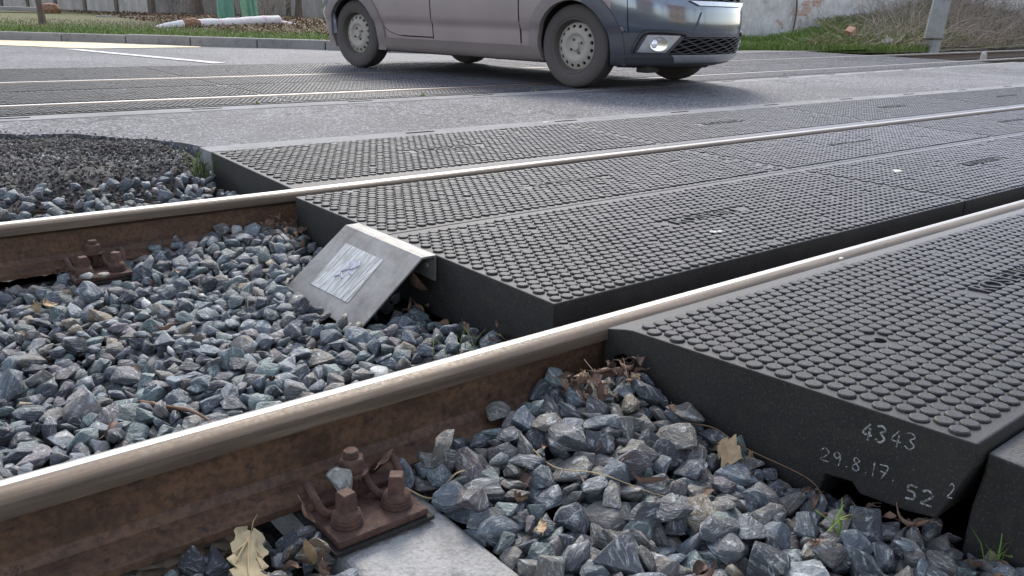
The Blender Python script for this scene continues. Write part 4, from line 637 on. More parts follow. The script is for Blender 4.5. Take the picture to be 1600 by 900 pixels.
13,75,2681,3986,-694,1,56,-227,2,110,3568,2941,-622,-76,249,-71,23,125,443,6189,-733,14,-114,-277,0,125,2581,6524,-668,-163,-239,-54,29,85,1525,8438,-766,98,62,-234,19,95,3496,8474,-604,131,8,-185,2,100,1324,7750,-765,20,272,124,10,100,2186,8086,-686,-42,119,-209,6,100,3162,7447,-618,187,234,16,27,105,3259,9821,-557,236,-17,-168,25,125,3942,9355,-554,245,-58,-163,14,105,1038,9500,-696,6,-152,-184,26,75,3545,8144,-548,178,102,63,21,100,3313,2516,-685,-65,-5,235,21,110,3456,6047,-666,-4,-279,30,0,125,2866,9389,-668,-181,-221,91,18,95,3541,6823,-555,-97,-60,221,16,75,1600,8201,-756,295,35,16,32,105,1431,10123,-677,-77,-32,288,5,110,853,8700,-736,42,67,-123,28,100,1146,8992,-723,200,-50,181,2,85,1691,8159,-775,-251,-2,-142,10,110,3618,6319,-680,184,-6,32,22,125,1203,6673,-754,60,-53,-128,35,85,2541,8802,-703,93,-123,10,5,75,1102,9259,-714,276,-36,111,6,85,3411,7830,-514,-209,-84,132,12,105,3949,8613,-672,230,-128,77,19,110,3495,3215,-629,32,-289,3,19,95,4275,2560,-594,230,-167,87,28,95,3812,3640,-499,86,-82,7,19,105,4519,9549,-537,-101,18,-155,18,125,2548,7346,-685,-2,28,-9,14,105,3005,6394,-692,-195,-203,103,20,110,584,6578,-812,181,-176,-88,18,75,2845,7110,-677,-18,-29,244,34,100,3922,9996,-512,-167,222,-74,30,75,1472,7932,-802,125,-237,-82,4,105,1770,9638,-747,-240,147,23,1,75,1201,4211,-756,186,89,102,11,105,3746,2904,-624,107,245,-135,19,85,3806,9993,-518,211,-138,-148,24,75,1805,8547,-769,-1,124,-253,29,75,3207,6903,-653,-233,-28,92,10,125,4425,9838,-487,16,-265,139,25,75,1488,8011,-755,55,-272,81,17,95,2084,8172,-668,-82,231,147,26,85,2938,6752,-672,275,79,30,14,85,2963,10015,-570,-26,-209,-214,7,75,3476,9483,-574,27,-239,117,19,95,3946,6344,-582,-169,-6,17,15,110,3659,3325,-595,-185,156,-133,14,95,2144,8447,-703,-289,-20,73,15,95,3374,7126,-616,-45,-100,-202,26,85,1369,7838,-778,-258,-1,29,5,100,2198,9070,-686,-249,-112,19,27,100,3982,5998,-665,254,-147,62,0,105,1539,7790,-789,-39,-33,186,19,75,4108,9364,-556,-88,-176,-57,22,75,1141,10027,-674,-4,-151,-253,9,75,4186,8953,-570,-194,114,-171,21,125,1651,12769,-481,-160,-244,68,22,85,1880,12762,-478,-279,-61,-45,6,75,3867,6450,-628,0,-145,137,16,110,4313,6722,-636,0,18,-287,1,100,2464,6073,-687,-254,93,57,5,75,1313,9572,-745,-105,-259,-45,22,75,1676,6380,-747,99,-45,275,4,100,3821,5914,-666,206,154,57,1,105,3836,10239,-449,253,-44,-108,1,100,3803,10348,-474,6,-146,253,26,105,3966,9704,-525,22,42,275,16,105,2794,8793,-748,31,-279,66,0,75,3669,9230,-562,60,-80,245,6,85,3766,3211,-590,-73,-32,-160,13,105,2784,8594,-693,20,124,138,
35,100,3129,8350,-653,105,-97,186,24,85,3693,10303,-479,-46,101,-162,35,95,536,6028,-755,97,134,171,9,75,3612,6741,-555,199,-47,210,5,85,2376,8322,-686,290,44,60,12,85,1242,9945,-704,62,-246,-13,12,100,2877,7108,-659,280,-32,36,18,85,4122,4262,-441,-91,56,138,26,100,2048,8034,-696,106,-274,58,23,85,2091,8940,-680,-46,-162,-50,5,85,2390,8192,-684,-123,252,-92,14,125,2543,5925,-667,-1,-293,54,9,75,1903,9356,-681,-219,-64,-40,0,100,1780,9950,-690,-15,-59,155,24,105,3158,7912,-644,-293,40,4,29,105,4282,8982,-609,-112,18,269,29,95,1567,9354,-717,-15,227,-1,22,105,2806,9901,-598,17,-48,257,28,105,3785,2203,-570,20,-73,226,35,100,3247,3872,-547,-27,-113,-241,8,95,3300,2390,-650,-280,-25,-57,18,100,3682,8926,-650,18,15,-101,0,110,2093,7685,-677,26,-290,-28,21,110,3041,7922,-686,27,43,-247,20,100,1398,7997,-831,216,113,64,5,85,3446,10363,-465,-273,-14,-27,33,100,3682,6703,-603,-25,85,57,27,100,4043,4348,-465,-223,196,-36,3,75,4293,1936,-620,-48,69,-120,26,75,3125,12866,-470,-132,85,123,10,75,2383,12893,-496,40,-137,-260,35,125,1759,7017,-807,55,-69,-93,22,85,3674,9521,-607,-30,3,252,3,110,3972,9251,-580,252,152,33,17,95,1276,6864,-798,169,-231,86,29,105,1776,6480,-755,-51,-21,290,17,105,1758,9133,-700,-193,206,-85,8,85,3154,7045,-651,-128,253,91,25,95,3604,9996,-541,220,40,-196,30,95,4324,9135,-611,255,75,108,11,105,3918,10331,-454,206,-210,14,2,100,3343,3784,-556,177,132,-2,6,95,4286,2047,-612,-283,35,47,1,105,4498,3887,-402,-18,254,-111,27,125,3318,12614,-489,178,-161,87,35,125,3782,12491,-483,132,102,245,2,95,1063,6897,-788,-111,-228,26,16,110,1459,7498,-774,-30,-95,-263,21,110,2623,7900,-695,-178,226,-80,20,105,1001,8578,-708,-93,-144,230,21,100,1498,6973,-809,-114,-273,22,31,125,4063,10105,-515,-30,41,79,6,110,2512,6289,-663,228,112,103,14,85,2823,8831,-705,-93,-76,-215,9,85,2958,10237,-510,186,-221,-80,14,100,4402,10255,-464,266,33,132,20,75,3124,4162,-558,202,-169,-44,25,100,3700,2432,-665,-183,-162,174,33,105,3735,2063,-642,-196,-160,-62,7,105,2057,12594,-477,-156,-19,-49,12,85,1508,6435,-816,244,-132,39,28,95,2945,7618,-670,-180,225,81,27,125,1078,8114,-760,222,-76,156,17,85,1269,6075,-767,-288,-38,-59,34,75,1944,8691,-699,-33,34,-285,20,110,1028,7827,-741,-242,92,-115,12,75,2837,3265,-747,185,-222,-13,21,95,4333,3897,-420,-51,20,293,27,75,1051,9443,-728,134,-84,-244,10,110,1240,7736,-779,-297,-16,17,16,85,2944,8799,-740,-263,-93,-89,15,105,3265,7197,-631,134,-248,-101,27,105,3298,7789,-659,-293,-57,-2,2,100,1706,10039,-681,-252,54,-84,23,105,3281,8837,-568,151,-248,73,
10,105,3261,7288,-596,-86,242,155,14,100,1142,7955,-774,-199,-223,17,4,75,2486,9145,-616,52,32,-3,13,85,2739,10240,-611,-286,83,10,7,105,3133,9964,-581,46,-52,266,7,105,3391,8948,-643,93,16,280,22,110,3408,9707,-583,52,-39,-245,11,105,3409,7519,-586,78,90,4,14,100,1716,6229,-757,29,290,-30,30,75,4095,9139,-620,76,-125,-262,25,105,703,7631,-676,55,-186,-220,35,75,994,8147,-682,-226,188,-58,1,75,1055,8799,-714,65,104,95,10,85,4363,12880,-495,153,23,18,21,100,4182,12982,-482,-49,13,182,35,105,435,6356,-737,-291,-49,-19,0,75,1106,9858,-766,-23,46,-273,34,75,1473,7104,-806,44,-4,-237,0,110,3563,6179,-685,52,39,213,35,105,2841,5809,-610,288,-31,47,1,110,3897,12839,-485,143,-156,-149,3,125,2347,7996,-674,164,-244,-56,31,75,3751,8665,-637,-112,168,-177,32,110,4047,10359,-468,24,-39,271,35,110,1782,9225,-757,245,161,62,33,110,2185,7218,-715,-166,-3,-163,14,95,2801,8373,-713,-279,9,67,28,95,3516,8947,-638,-11,51,163,5,100,1546,9928,-695,-202,175,-101,9,105,4193,10102,-466,115,84,-80,15,85,1094,4236,-736,48,83,66,18,95,3990,1897,-631,218,-192,-9,10,95,3535,3572,-563,0,-44,-36,9,85,4699,12829,-482,-215,-205,-15,21,125,2388,5956,-705,-295,-10,-31,18,95,2761,6270,-696,208,-39,134,19,85,1308,9680,-747,-276,71,-71,35,85,2621,7075,-718,-33,-78,-288,30,75,2823,6129,-721,-288,50,-17,21,110,3778,9230,-621,56,55,-281,35,85,751,7894,-759,88,57,-90,30,95,1283,7343,-796,190,164,163,4,125,3132,8785,-686,-2,-95,282,31,100,4435,5997,-644,-16,54,17,33,85,2768,10108,-588,-150,-77,-134,33,85,3589,4074,-460,37,295,41,16,75,3845,6933,-649,-19,-21,242,32,85,1730,7644,-766,-257,83,-84,11,85,3123,6701,-675,20,8,-31,20,100,3120,9171,-758,225,-167,-85,17,95,3444,6194,-690,4,13,297,0,100,4270,9205,-589,90,-12,-25,14,110,2475,8756,-677,142,207,112,30,95,3228,9307,-683,138,-130,-215,16,75,2855,7678,-659,14,273,-93,16,100,2905,8677,-701,-23,31,26,14,75,3215,9448,-674,31,-4,251,21,105,2820,8126,-697,11,273,-85,13,95,1468,8869,-740,-44,-234,171,27,75,1535,9845,-651,266,-3,-112,14,100,3478,6689,-628,-228,162,108,18,75,3855,8709,-635,168,-14,158,17,85,3715,3123,-619,136,263,-44,2,95,3083,9852,-579,-245,78,-92,1,85,3808,9523,-551,-53,-159,-154,2,85,3634,10069,-494,95,94,-232,1,75,1421,9598,-774,-26,-147,185,9,85,1758,8782,-746,181,-198,-107,5,110,4337,6267,-629,-68,264,-126,2,105,1580,6737,-786,208,-27,-172,6,105,3151,9764,-596,-264,-55,-72,26,125,3397,8510,-689,273,56,111,27,85,2132,7156,-698,225,41,192,13,125,2577,9942,-652,-116,26,-25,30,95,3810,9391,-590,-276,-95,-3,6,95,3764,10141,-494,229,-41,-156,
14,110,3990,6473,-621,97,-30,132,12,95,1237,6914,-749,208,-77,1,10,85,2543,7740,-692,-42,3,-253,8,95,2701,8049,-690,-295,36,-31,0,100,4365,5886,-639,-284,-63,3,26,85,3093,2759,-695,-32,-294,38,3,75,4181,4118,-398,-46,35,-145,31,95,2023,12735,-489,110,66,171,11,110,865,7555,-793,-289,69,-4,6,100,3290,9998,-560,15,-15,211,15,105,3943,9806,-536,20,233,-133,22,125,1236,10042,-772,-19,34,214,0,100,2199,6187,-700,68,32,127,24,105,3804,6053,-680,-129,11,104,1,110,1656,10123,-736,73,-288,4,20,95,1343,8171,-799,36,-255,-118,33,75,1424,9524,-755,7,-44,186,9,95,3590,8815,-645,-243,139,-101,27,95,4315,12748,-486,-82,-287,20,23,95,1238,9482,-727,2,234,-53,14,85,1337,9792,-773,-233,179,51,2,95,1824,7901,-773,201,74,-93,13,125,2565,9699,-651,-116,-2,72,15,85,3576,9879,-527,55,-109,-198,17,95,1337,7604,-798,-3,-26,197,6,95,1444,9883,-767,-28,-284,17,34,75,1721,8926,-733,3,-73,158,9,100,3624,9394,-606,-259,146,-38,16,125,2146,8271,-682,-7,22,-255,0,85,2466,7472,-659,-186,58,-216,10,105,3222,9677,-614,192,22,-188,34,110,3318,8445,-644,223,97,173,18,105,1752,9487,-725,-227,124,-149,20,105,3994,9120,-649,216,66,33,22,75,2822,8272,-729,-10,32,28,1,110,4181,3674,-491,89,166,223,34,110,3224,2819,-670,4,35,173,35,85,3543,3362,-595,178,-223,-18,11,100,3364,9967,-492,66,37,123,22,100,3549,6456,-652,60,291,13,34,105,3740,6415,-666,-264,-128,-6,6,85,3494,6872,-646,7,88,-201,2,95,3273,6555,-681,190,-168,159,19,95,3324,7444,-631,-52,248,50,26,100,4049,9008,-614,18,-46,84,20,95,1719,7834,-839,250,108,43,22,95,2864,5963,-687,137,27,-263,13,100,3710,8829,-598,249,-99,-98,27,100,3904,9530,-566,-153,-256,13,9,75,2843,10058,-567,-142,254,-68,8,95,3910,6283,-651,-91,-12,-152,4,85,893,9015,-678,-148,-93,-97,10,75,2094,7021,-697,6,297,-4,24,95,2170,12744,-496,-83,72,-237,32,75,1208,7358,-808,177,196,94,8,100,2677,6373,-703,52,15,65,27,95,2585,9048,-680,134,-106,-244,23,105,2789,9263,-687,-100,256,-107,17,100,3946,6852,-661,123,-264,61,0,95,4093,6025,-657,-218,145,146,32,95,4069,6756,-637,181,213,61,16,75,4144,9207,-584,-162,215,-115,8,75,2004,8827,-705,-40,-289,-68,30,125,2678,8239,-726,141,-65,-172,24,105,3761,6810,-640,-293,47,-44,16,110,926,8136,-757,-171,-245,22,20,110,1617,6303,-827,74,265,105,20,85,2365,6396,-758,71,-257,-134,15,85,4211,6283,-611,172,-154,-187,35,95,4466,1657,-637,65,54,261,21,125,3324,2263,-599,42,-7,-232,11,110,4141,12664,-477,83,59,58,24,75,4293,6376,-633,38,-193,226,4,125,1502,10116,-762,181,133,18,14,85,3160,7792,-676,272,107,-65,17,110,3094,9605,-632,64,-28,-112,12,95,2699,9610,-746,-124,-236,-136,
13,75,3010,6671,-721,-47,93,-166,30,95,3405,9095,-665,-268,-118,0,20,110,3373,7748,-681,173,209,127,7,125,742,7550,-741,-172,195,-131,29,105,1021,9814,-716,-127,220,-84,9,95,1424,8255,-724,-116,61,58,28,105,2696,9825,-628,150,205,-59,25,105,3250,6152,-669,12,-55,-19,12,125,3454,8770,-687,291,-67,-19,31,100,3555,6679,-643,99,118,199,7,100,1232,7162,-774,-119,86,-234,32,75,3154,9232,-636,-126,-7,106,11,85,4011,8719,-619,250,9,151,30,100,4496,1470,-634,76,-152,-245,2,85,3690,3893,-448,185,-79,159,15,85,4368,3129,-563,250,-135,73,30,105,1664,12624,-475,-103,11,-151,27,100,1526,12627,-488,162,148,20,25,75,2426,12807,-504,119,211,-170,0,75,1051,7634,-795,132,265,17,16,85,1550,8109,-771,-14,-18,226,25,100,2337,9162,-717,-82,223,-74,3,85,2896,7967,-683,-25,-22,-27,26,85,2907,8076,-695,-27,-26,-260,4,95,3279,7626,-637,13,-113,-124,8,75,3724,9646,-576,208,198,83,8,125,3960,6176,-657,219,-196,-24,2,125,3546,8556,-625,60,-62,162,25,75,3577,7946,-538,258,71,129,8,85,1169,7176,-822,3,-28,237,33,75,1660,8682,-775,41,3,293,13,75,2380,7530,-690,-142,-263,21,8,85,2794,7599,-703,-49,-17,-9,14,85,3018,10134,-584,-61,23,-94,35,110,3313,8142,-680,-31,70,289,6,85,3479,7170,-640,11,69,254,30,110,3539,7826,-585,107,178,189,7,85,4046,9962,-513,-148,234,-103,22,125,1600,6509,-763,15,63,24,14,95,2713,9392,-619,-151,-259,0,6,85,2210,8762,-699,275,-99,-26,0,105,2164,9109,-599,60,110,247,12,85,4509,6671,-695,-81,-271,-84,26,85,4265,2141,-601,111,125,-231,30,110,4407,2094,-591,275,89,30,33,100,3484,12867,-521,-49,26,-190,9,95,4024,12780,-493,16,-43,-250,13,110,4067,5732,-612,80,154,-239,20,100,1047,8019,-847,267,-46,-35,11,100,1765,6610,-780,-54,-222,-184,27,75,2682,10077,-653,-111,-48,252,31,75,2882,8510,-727,65,26,40,32,75,3120,6503,-700,-21,83,173,22,85,3153,8915,-728,-26,24,170,8,110,3379,6918,-634,-287,-34,-6,29,75,2894,9546,-667,-109,195,-72,8,125,3221,8243,-686,-65,-37,-193,13,105,3335,6430,-714,-99,-69,164,12,75,3418,7335,-574,-124,106,-58,7,110,3504,8211,-601,183,51,220,24,85,1124,9610,-756,-121,40,-133,13,75,2446,6482,-685,-104,175,-42,21,125,2865,6173,-681,-212,-201,51,14,85,2928,10243,-604,-18,288,-18,0,100,3046,9242,-679,176,-236,15,8,105,3201,10239,-553,7,-125,128,30,95,3451,6508,-671,42,129,177,5,95,693,7835,-714,-121,-116,248,8,110,3643,6078,-650,-44,-264,-133,32,75,1307,8290,-753,-56,-270,92,19,85,1611,6650,-774,269,2,131,4,85,3724,8794,-555,-32,-281,-67,22,95,3870,2708,-642,24,26,-78,2,110,2851,10263,-552,-31,14,255,11,125,1346,6742,-781,-90,283,-45,16,110,1810,8913,-781,-282,6,-93,
26,100,2718,5999,-725,278,31,106,34,75,2666,8434,-722,271,-114,-19,18,85,2919,9187,-716,-258,132,73,30,95,3368,7342,-664,142,36,-42,1,110,3798,6590,-648,-108,107,-244,33,95,3457,7672,-619,-50,37,-292,33,100,4232,9356,-567,60,-294,-5,10,100,987,9702,-746,0,160,218,6,75,1808,9768,-773,-201,-108,92,8,110,2319,8551,-693,-60,-286,-69,12,95,2934,8411,-714,-18,16,117,25,95,3205,9153,-657,29,-250,64,2,100,3303,10247,-547,120,-145,225,25,100,3499,10108,-480,261,147,9,32,75,3822,9734,-559,105,15,-252,2,100,4132,6214,-644,-73,-247,153,13,105,4034,6610,-678,-87,-78,251,1,95,3850,10185,-537,185,-166,-108,33,100,1124,8752,-785,-53,17,-137,17,85,3322,9187,-678,299,-22,-4,20,95,766,6678,-825,248,103,31,33,125,1397,9414,-799,11,-40,273,26,75,1410,9319,-768,233,-158,29,6,75,3201,7817,-621,-180,219,-30,12,100,4198,10343,-519,11,-280,-70,4,100,1607,5870,-704,117,155,-14,25,125,3402,8605,-672,-92,169,-170,35,85,4021,6328,-676,29,-95,-187,10,105,3660,2238,-636,31,101,-280,10,100,4324,3405,-545,101,94,206,6,100,2673,12810,-476,30,-18,113,14,95,2174,12568,-472,171,173,47,10,85,1494,9165,-758,-295,37,19,9,125,1643,9134,-757,127,-269,24,25,100,2595,8204,-717,-75,226,-80,8,125,2854,7271,-698,-10,16,-281,23,95,3165,8447,-678,149,-53,245,26,100,3416,10186,-557,-16,-35,-163,31,75,3396,8354,-682,-264,33,94,18,85,1140,10209,-736,141,103,236,14,100,2431,7105,-716,34,-23,-52,16,110,2701,7171,-682,-110,231,-156,26,110,2604,8919,-692,-213,202,-58,16,125,2761,9004,-717,-278,-93,63,19,85,3666,6726,-647,-67,-34,102,6,110,4192,9721,-526,-17,-2,-296,12,75,753,8166,-815,281,-41,63,10,75,2334,9076,-691,-260,-112,43,1,110,2681,9157,-714,131,236,124,35,85,3114,5956,-705,50,-137,-188,14,85,3147,10126,-588,-289,-47,65,11,100,3300,6248,-698,-266,-133,2,35,110,4205,5927,-632,36,104,-160,19,75,748,8092,-762,-208,207,-55,12,110,2852,10141,-636,33,285,86,15,105,3097,8528,-663,-159,162,163,15,85,3662,9273,-619,-240,-31,-50,1,95,1799,9395,-687,-3,93,56,27,75,2655,6293,-674,-252,96,16,13,85,2698,9265,-677,-123,-131,228,15,85,3161,7693,-623,-92,39,-56,22,75,2964,3823,-615,74,27,-220,14,85,3184,3311,-623,21,228,124,28,75,4009,3784,-460,151,-27,-128,14,100,4464,3444,-537,62,-8,197,27,75,4532,5894,-631,182,157,162,35,125,-710,5913,-723,292,51,-40,4,105,-711,6236,-752,220,-31,-135,29,95,-699,6523,-754,58,95,-123,33,100,-500,6801,-716,-205,189,111,26,85,-551,7116,-729,218,-179,63,35,105,-659,7281,-734,69,50,166,29,75,-589,7692,-727,-78,9,286,19,110,-609,7799,-712,265,-96,98,22,75,-567,8143,-762,36,2,-274,18,85,-655,8421,-763,-139,256,67,
25,105,-568,8558,-761,178,112,62,22,110,-692,8933,-793,-9,33,75,23,105,-715,9482,-758,160,-33,46,3,100,-663,9824,-763,1,-154,237,25,100,-632,9970,-739,-12,-38,238,10,75,-685,10209,-761,-297,24,8,10,105,-265,5751,-764,-143,-261,36,1,125,-244,6024,-726,91,-150,156,23,85,-403,6123,-755,162,33,124,12,125,-316,6573,-713,-16,137,-245,1,75,-385,6672,-745,-136,50,-171,22,95,-516,6970,-737,-30,16,259,0,100,-422,7355,-699,-257,-134,-75,24,125,-316,7437,-698,-294,-44,-41,5,125,-236,7966,-663,-221,-111,-167,10,85,-315,8086,-758,125,91,132,30,110,-391,8434,-749,-223,191,-47,6,105,-459,8655,-742,-8,49,-54,26,125,-418,9392,-744,-15,-8,-276,28,125,-512,9545,-711,52,279,-31,7,105,-382,10049,-746,36,-62,218,20,75,38,5616,-850,253,91,36,9,110,12,5983,-735,3,251,151,6,100,-141,6143,-759,-33,-1,45,32,100,-170,6338,-726,-104,257,-115,35,100,-60,6626,-750,80,53,140,4,75,68,6904,-728,12,-108,174,2,125,-25,7410,-722,-260,17,-133,16,100,-163,7579,-718,-23,20,-197,3,125,-14,7814,-740,-66,61,-244,16,75,-119,8245,-747,-28,-67,-158,35,100,6,8349,-738,-88,274,-84,7,85,-59,8663,-750,284,-94,9,13,95,-48,8947,-726,186,153,145,2,75,-256,9134,-752,-71,252,-144,28,75,-193,9470,-743,-57,-72,197,32,95,-155,9738,-735,229,-131,-80,8,100,-101,10102,-763,-23,10,-284,12,85,178,5582,-843,-117,-254,-99,2,100,173,5915,-783,-237,-83,-101,9,110,236,6063,-765,52,-293,-17,31,85,174,6421,-754,86,-64,-205,32,110,244,6690,-737,137,-217,-138,1,125,86,7164,-723,-96,119,-251,5,75,54,7317,-726,-285,67,-67,3,110,72,7507,-717,-94,49,118,4,110,115,7936,-729,-190,-231,-18,30,95,234,8162,-754,-291,-68,-12,29,100,164,8333,-759,-59,96,170,8,75,96,8897,-766,-15,-38,133,31,95,267,9123,-689,-246,-64,-143,35,85,283,9554,-735,23,-90,-278,32,100,271,9726,-721,-22,-39,44,5,85,264,9994,-733,-42,69,156,4,95,536,5559,-778,83,-50,-148,18,110,493,5907,-741,-132,125,-219,8,110,481,6726,-744,72,-281,-59,26,95,381,7002,-754,130,-247,19,15,95,386,7263,-736,145,-239,20,32,125,478,7590,-755,1,2,295,8,105,586,7782,-769,170,238,63,16,125,492,7984,-742,253,88,-134,33,85,414,8331,-753,282,102,6,8,110,512,8594,-768,1,-40,213,15,100,496,8760,-712,-70,-89,-277,1,85,295,9254,-706,26,69,198,15,125,404,9755,-693,-2,77,289,29,75,387,9970,-740,-30,113,63,19,85,561,10156,-738,-280,-54,-91,12,100,770,5676,-770,-106,-56,180,23,85,748,5968,-764,84,21,-180,11,85,680,6773,-770,-120,-270,51,23,95,760,7747,-772,-53,52,289,27,75,704,8275,-763,-293,-31,-51,23,110,811,8513,-712,-204,200,-84,2,100,678,8811,-738,-73,233,46,21,95,698,9252,-729,-35,44,28,20,95,716,9572,-785,31,268,129,
4,75,840,9741,-727,-43,-291,41,5,85,928,5384,-786,114,13,-205,26,100,1076,5710,-773,279,-9,108,7,125,912,5864,-763,42,-68,225,2,85,1072,7839,-796,-251,-16,-134,23,110,991,9957,-714,117,-260,94,6,100,1037,10108,-743,294,-29,51,11,105,1226,5471,-746,129,-139,-194,15,110,1183,5605,-737,-17,68,290,0,105,1314,6586,-778,-29,-33,267,20,110,1336,9941,-836,272,10,-21,9,100,1353,5444,-728,-146,-225,125,16,75,1552,5715,-754,-273,-62,-87,33,110,1521,5966,-787,-58,-23,11,11,105,1455,6772,-780,140,-155,-145,4,125,1576,9727,-755,-101,31,-186,20,125,1805,5425,-797,46,-263,-137,26,75,1731,5746,-746,-116,-260,-60,13,110,1804,5891,-757,-107,-8,-3,20,85,1815,8174,-823,142,225,113,15,125,1949,5145,-477,128,-51,-266,1,105,2003,5462,-698,-77,128,-256,20,125,2074,5703,-771,182,195,93,13,85,2182,5897,-732,11,118,-275,8,105,2120,9298,-721,-28,-18,-17,31,85,2337,5111,-502,38,28,-106,29,110,2334,5577,-679,-8,-79,66,4,85,2401,5700,-685,-263,-143,-19,22,85,2334,7022,-716,15,38,-70,19,110,2682,5497,-686,217,-183,77,28,100,2704,5646,-694,220,204,-13,24,85,2730,7905,-694,168,-246,38,5,85,2686,9410,-680,52,-263,51,2,95,2667,10178,-662,-127,165,185,32,100,2939,5444,-705,-71,69,272,11,75,2783,5753,-710,-83,171,-77,3,95,2951,6013,-720,-81,-41,83,9,95,2926,6269,-715,61,-24,37,6,100,2841,6456,-700,120,-264,53,13,95,2771,9629,-649,202,-204,-53,30,85,3235,5481,-729,181,190,134,10,110,3166,5655,-689,-290,32,5,6,95,3198,7332,-653,-12,-22,-284,29,110,3070,9401,-677,30,94,-15,30,100,3443,5607,-728,-40,145,257,33,85,3413,6711,-660,297,41,5,26,125,3300,7990,-663,183,91,-50,19,125,3251,8615,-678,-266,-93,-97,0,75,3332,9087,-675,279,7,-89,22,75,3471,9606,-590,-259,126,-84,6,95,3662,5573,-709,17,292,64,0,95,3723,5935,-679,89,-278,-16,19,100,3670,10160,-532,-89,-27,196,11,125,4052,5597,-690,-78,287,-37,18,75,3523,8055,-630,210,-71,-180,7,110,4143,5295,-664,-23,-40,293,12,75,4324,5672,-712,270,-81,62,26,95,4296,10039,-489,132,127,-235,26,110,-747,6094,-737,-254,-76,68,7,110,-618,6311,-735,85,26,253,10,85,-546,6511,-758,145,50,1,8,100,-653,6923,-751,-21,-22,-38,22,85,-669,7153,-709,-96,-23,-86,16,75,-720,7650,-719,41,268,-46,22,75,-726,7746,-712,273,14,121,15,95,-698,8117,-732,-108,96,257,1,100,-762,8386,-734,49,-16,-212,24,125,-621,8709,-751,58,31,279,28,75,-719,9055,-751,-39,-35,-295,2,75,-769,9313,-781,4,23,-280,10,110,-533,9377,-777,140,-74,-134,21,105,-690,9754,-723,-254,-64,-79,23,110,-620,10103,-735,19,-163,-234,35,110,-413,5816,-745,299,13,-9,30,105,-287,6153,-701,133,-12,242,0,125,-268,6438,-720,-275,89,-21,
4,85,-439,6750,-717,-82,149,246,29,95,-264,7218,-706,289,78,12,20,85,-490,7582,-776,22,269,129,1,85,-517,7824,-710,188,204,-33,21,110,-311,8339,-752,87,-285,8,1,85,-348,8861,-751,98,-79,-208,21,85,-518,8984,-788,-289,-56,-39,31,105,-436,9250,-761,-32,28,120,13,85,-186,9496,-713,-99,43,-202,35,85,-284,9672,-732,-171,-234,48,30,125,-452,9820,-758,155,12,-68,10,105,-149,6007,-771,152,-78,-246,22,125,-233,6179,-682,-210,27,-175,0,75,3,6495,-740,245,34,-108,24,100,-6,6784,-724,-289,76,-21,1,95,-157,6907,-729,-135,-37,-12,17,95,-76,7235,-723,9,10,255,17,125,-69,7517,-641,-52,47,-33,15,85,-122,7931,-751,-180,146,17,13,125,-3,8147,-748,-70,31,197,8,95,-76,8491,-781,-5,-34,212,19,85,-287,8720,-752,216,-150,115,26,95,-152,9028,-749,209,-59,-174,15,85,-82,9270,-743,-94,192,-60,27,110,-245,9315,-738,-71,-290,31,7,100,-17,9614,-714,-178,-208,90,34,105,-24,10017,-725,19,35,31,26,125,170,5458,-785,-14,-23,-102,9,100,177,5735,-792,-38,-17,-285,15,105,304,5937,-753,-2,-115,-227,12,110,82,6292,-803,284,-11,84,35,95,272,6250,-748,-219,-186,27,30,110,372,6622,-700,-171,51,-139,24,95,254,7006,-730,78,-5,176,30,125,295,7594,-713,-120,45,-213,33,95,177,7812,-778,75,-122,259,29,85,292,8056,-727,120,-37,-28,24,95,250,8374,-741,29,20,240,6,95,54,8737,-741,22,8,295,25,95,241,8883,-722,21,41,289,33,85,26,9242,-723,233,157,-12,11,95,54,9763,-721,-60,-5,129,5,105,129,10059,-704,-232,-163,98,6,105,467,5699,-783,-18,-10,-297,11,75,421,5928,-788,95,-205,-114,12,100,362,6033,-789,262,-46,11,29,75,492,6501,-728,196,-203,82,13,105,508,6912,-783,12,113,-271,35,110,447,7096,-729,-25,-284,85,9,95,551,7311,-763,-257,-152,-8,16,75,328,7695,-696,-276,88,62,26,110,424,7786,-759,-44,-5,-291,16,95,275,7969,-749,-175,211,63,31,110,538,8437,-725,-16,162,-111,35,110,366,8639,-754,91,-73,23,20,75,444,8965,-781,263,51,22,29,100,504,9221,-720,-106,-1,281,7,75,417,9482,-714,-58,-294,-14,35,110,518,9802,-675,-127,57,-134,13,105,477,9992,-739,-127,88,-7,19,95,652,5477,-762,-25,-211,-58,25,75,652,5594,-795,-192,-226,-43,12,100,575,5787,-817,241,164,65,22,75,857,6065,-752,68,-285,-60,23,85,671,7635,-759,-27,-36,153,6,100,638,8043,-766,-10,-18,-203,30,95,535,8574,-713,9,-231,-161,34,105,619,8948,-724,-279,89,-34,23,85,764,9080,-696,-257,50,-17,34,105,752,9496,-712,34,16,-163,13,110,829,9666,-711,-34,-24,-89,27,100,691,10136,-702,-140,234,-122,13,85,726,10216,-586,-240,145,90,26,125,971,5288,-724,-5,-291,54,9,125,800,5539,-786,50,12,222,4,75,1089,6021,-752,-103,-41,-258,11,100,907,9364,-732,-296,-12,10,25,95,945,9581,-733,190,-86,-134,
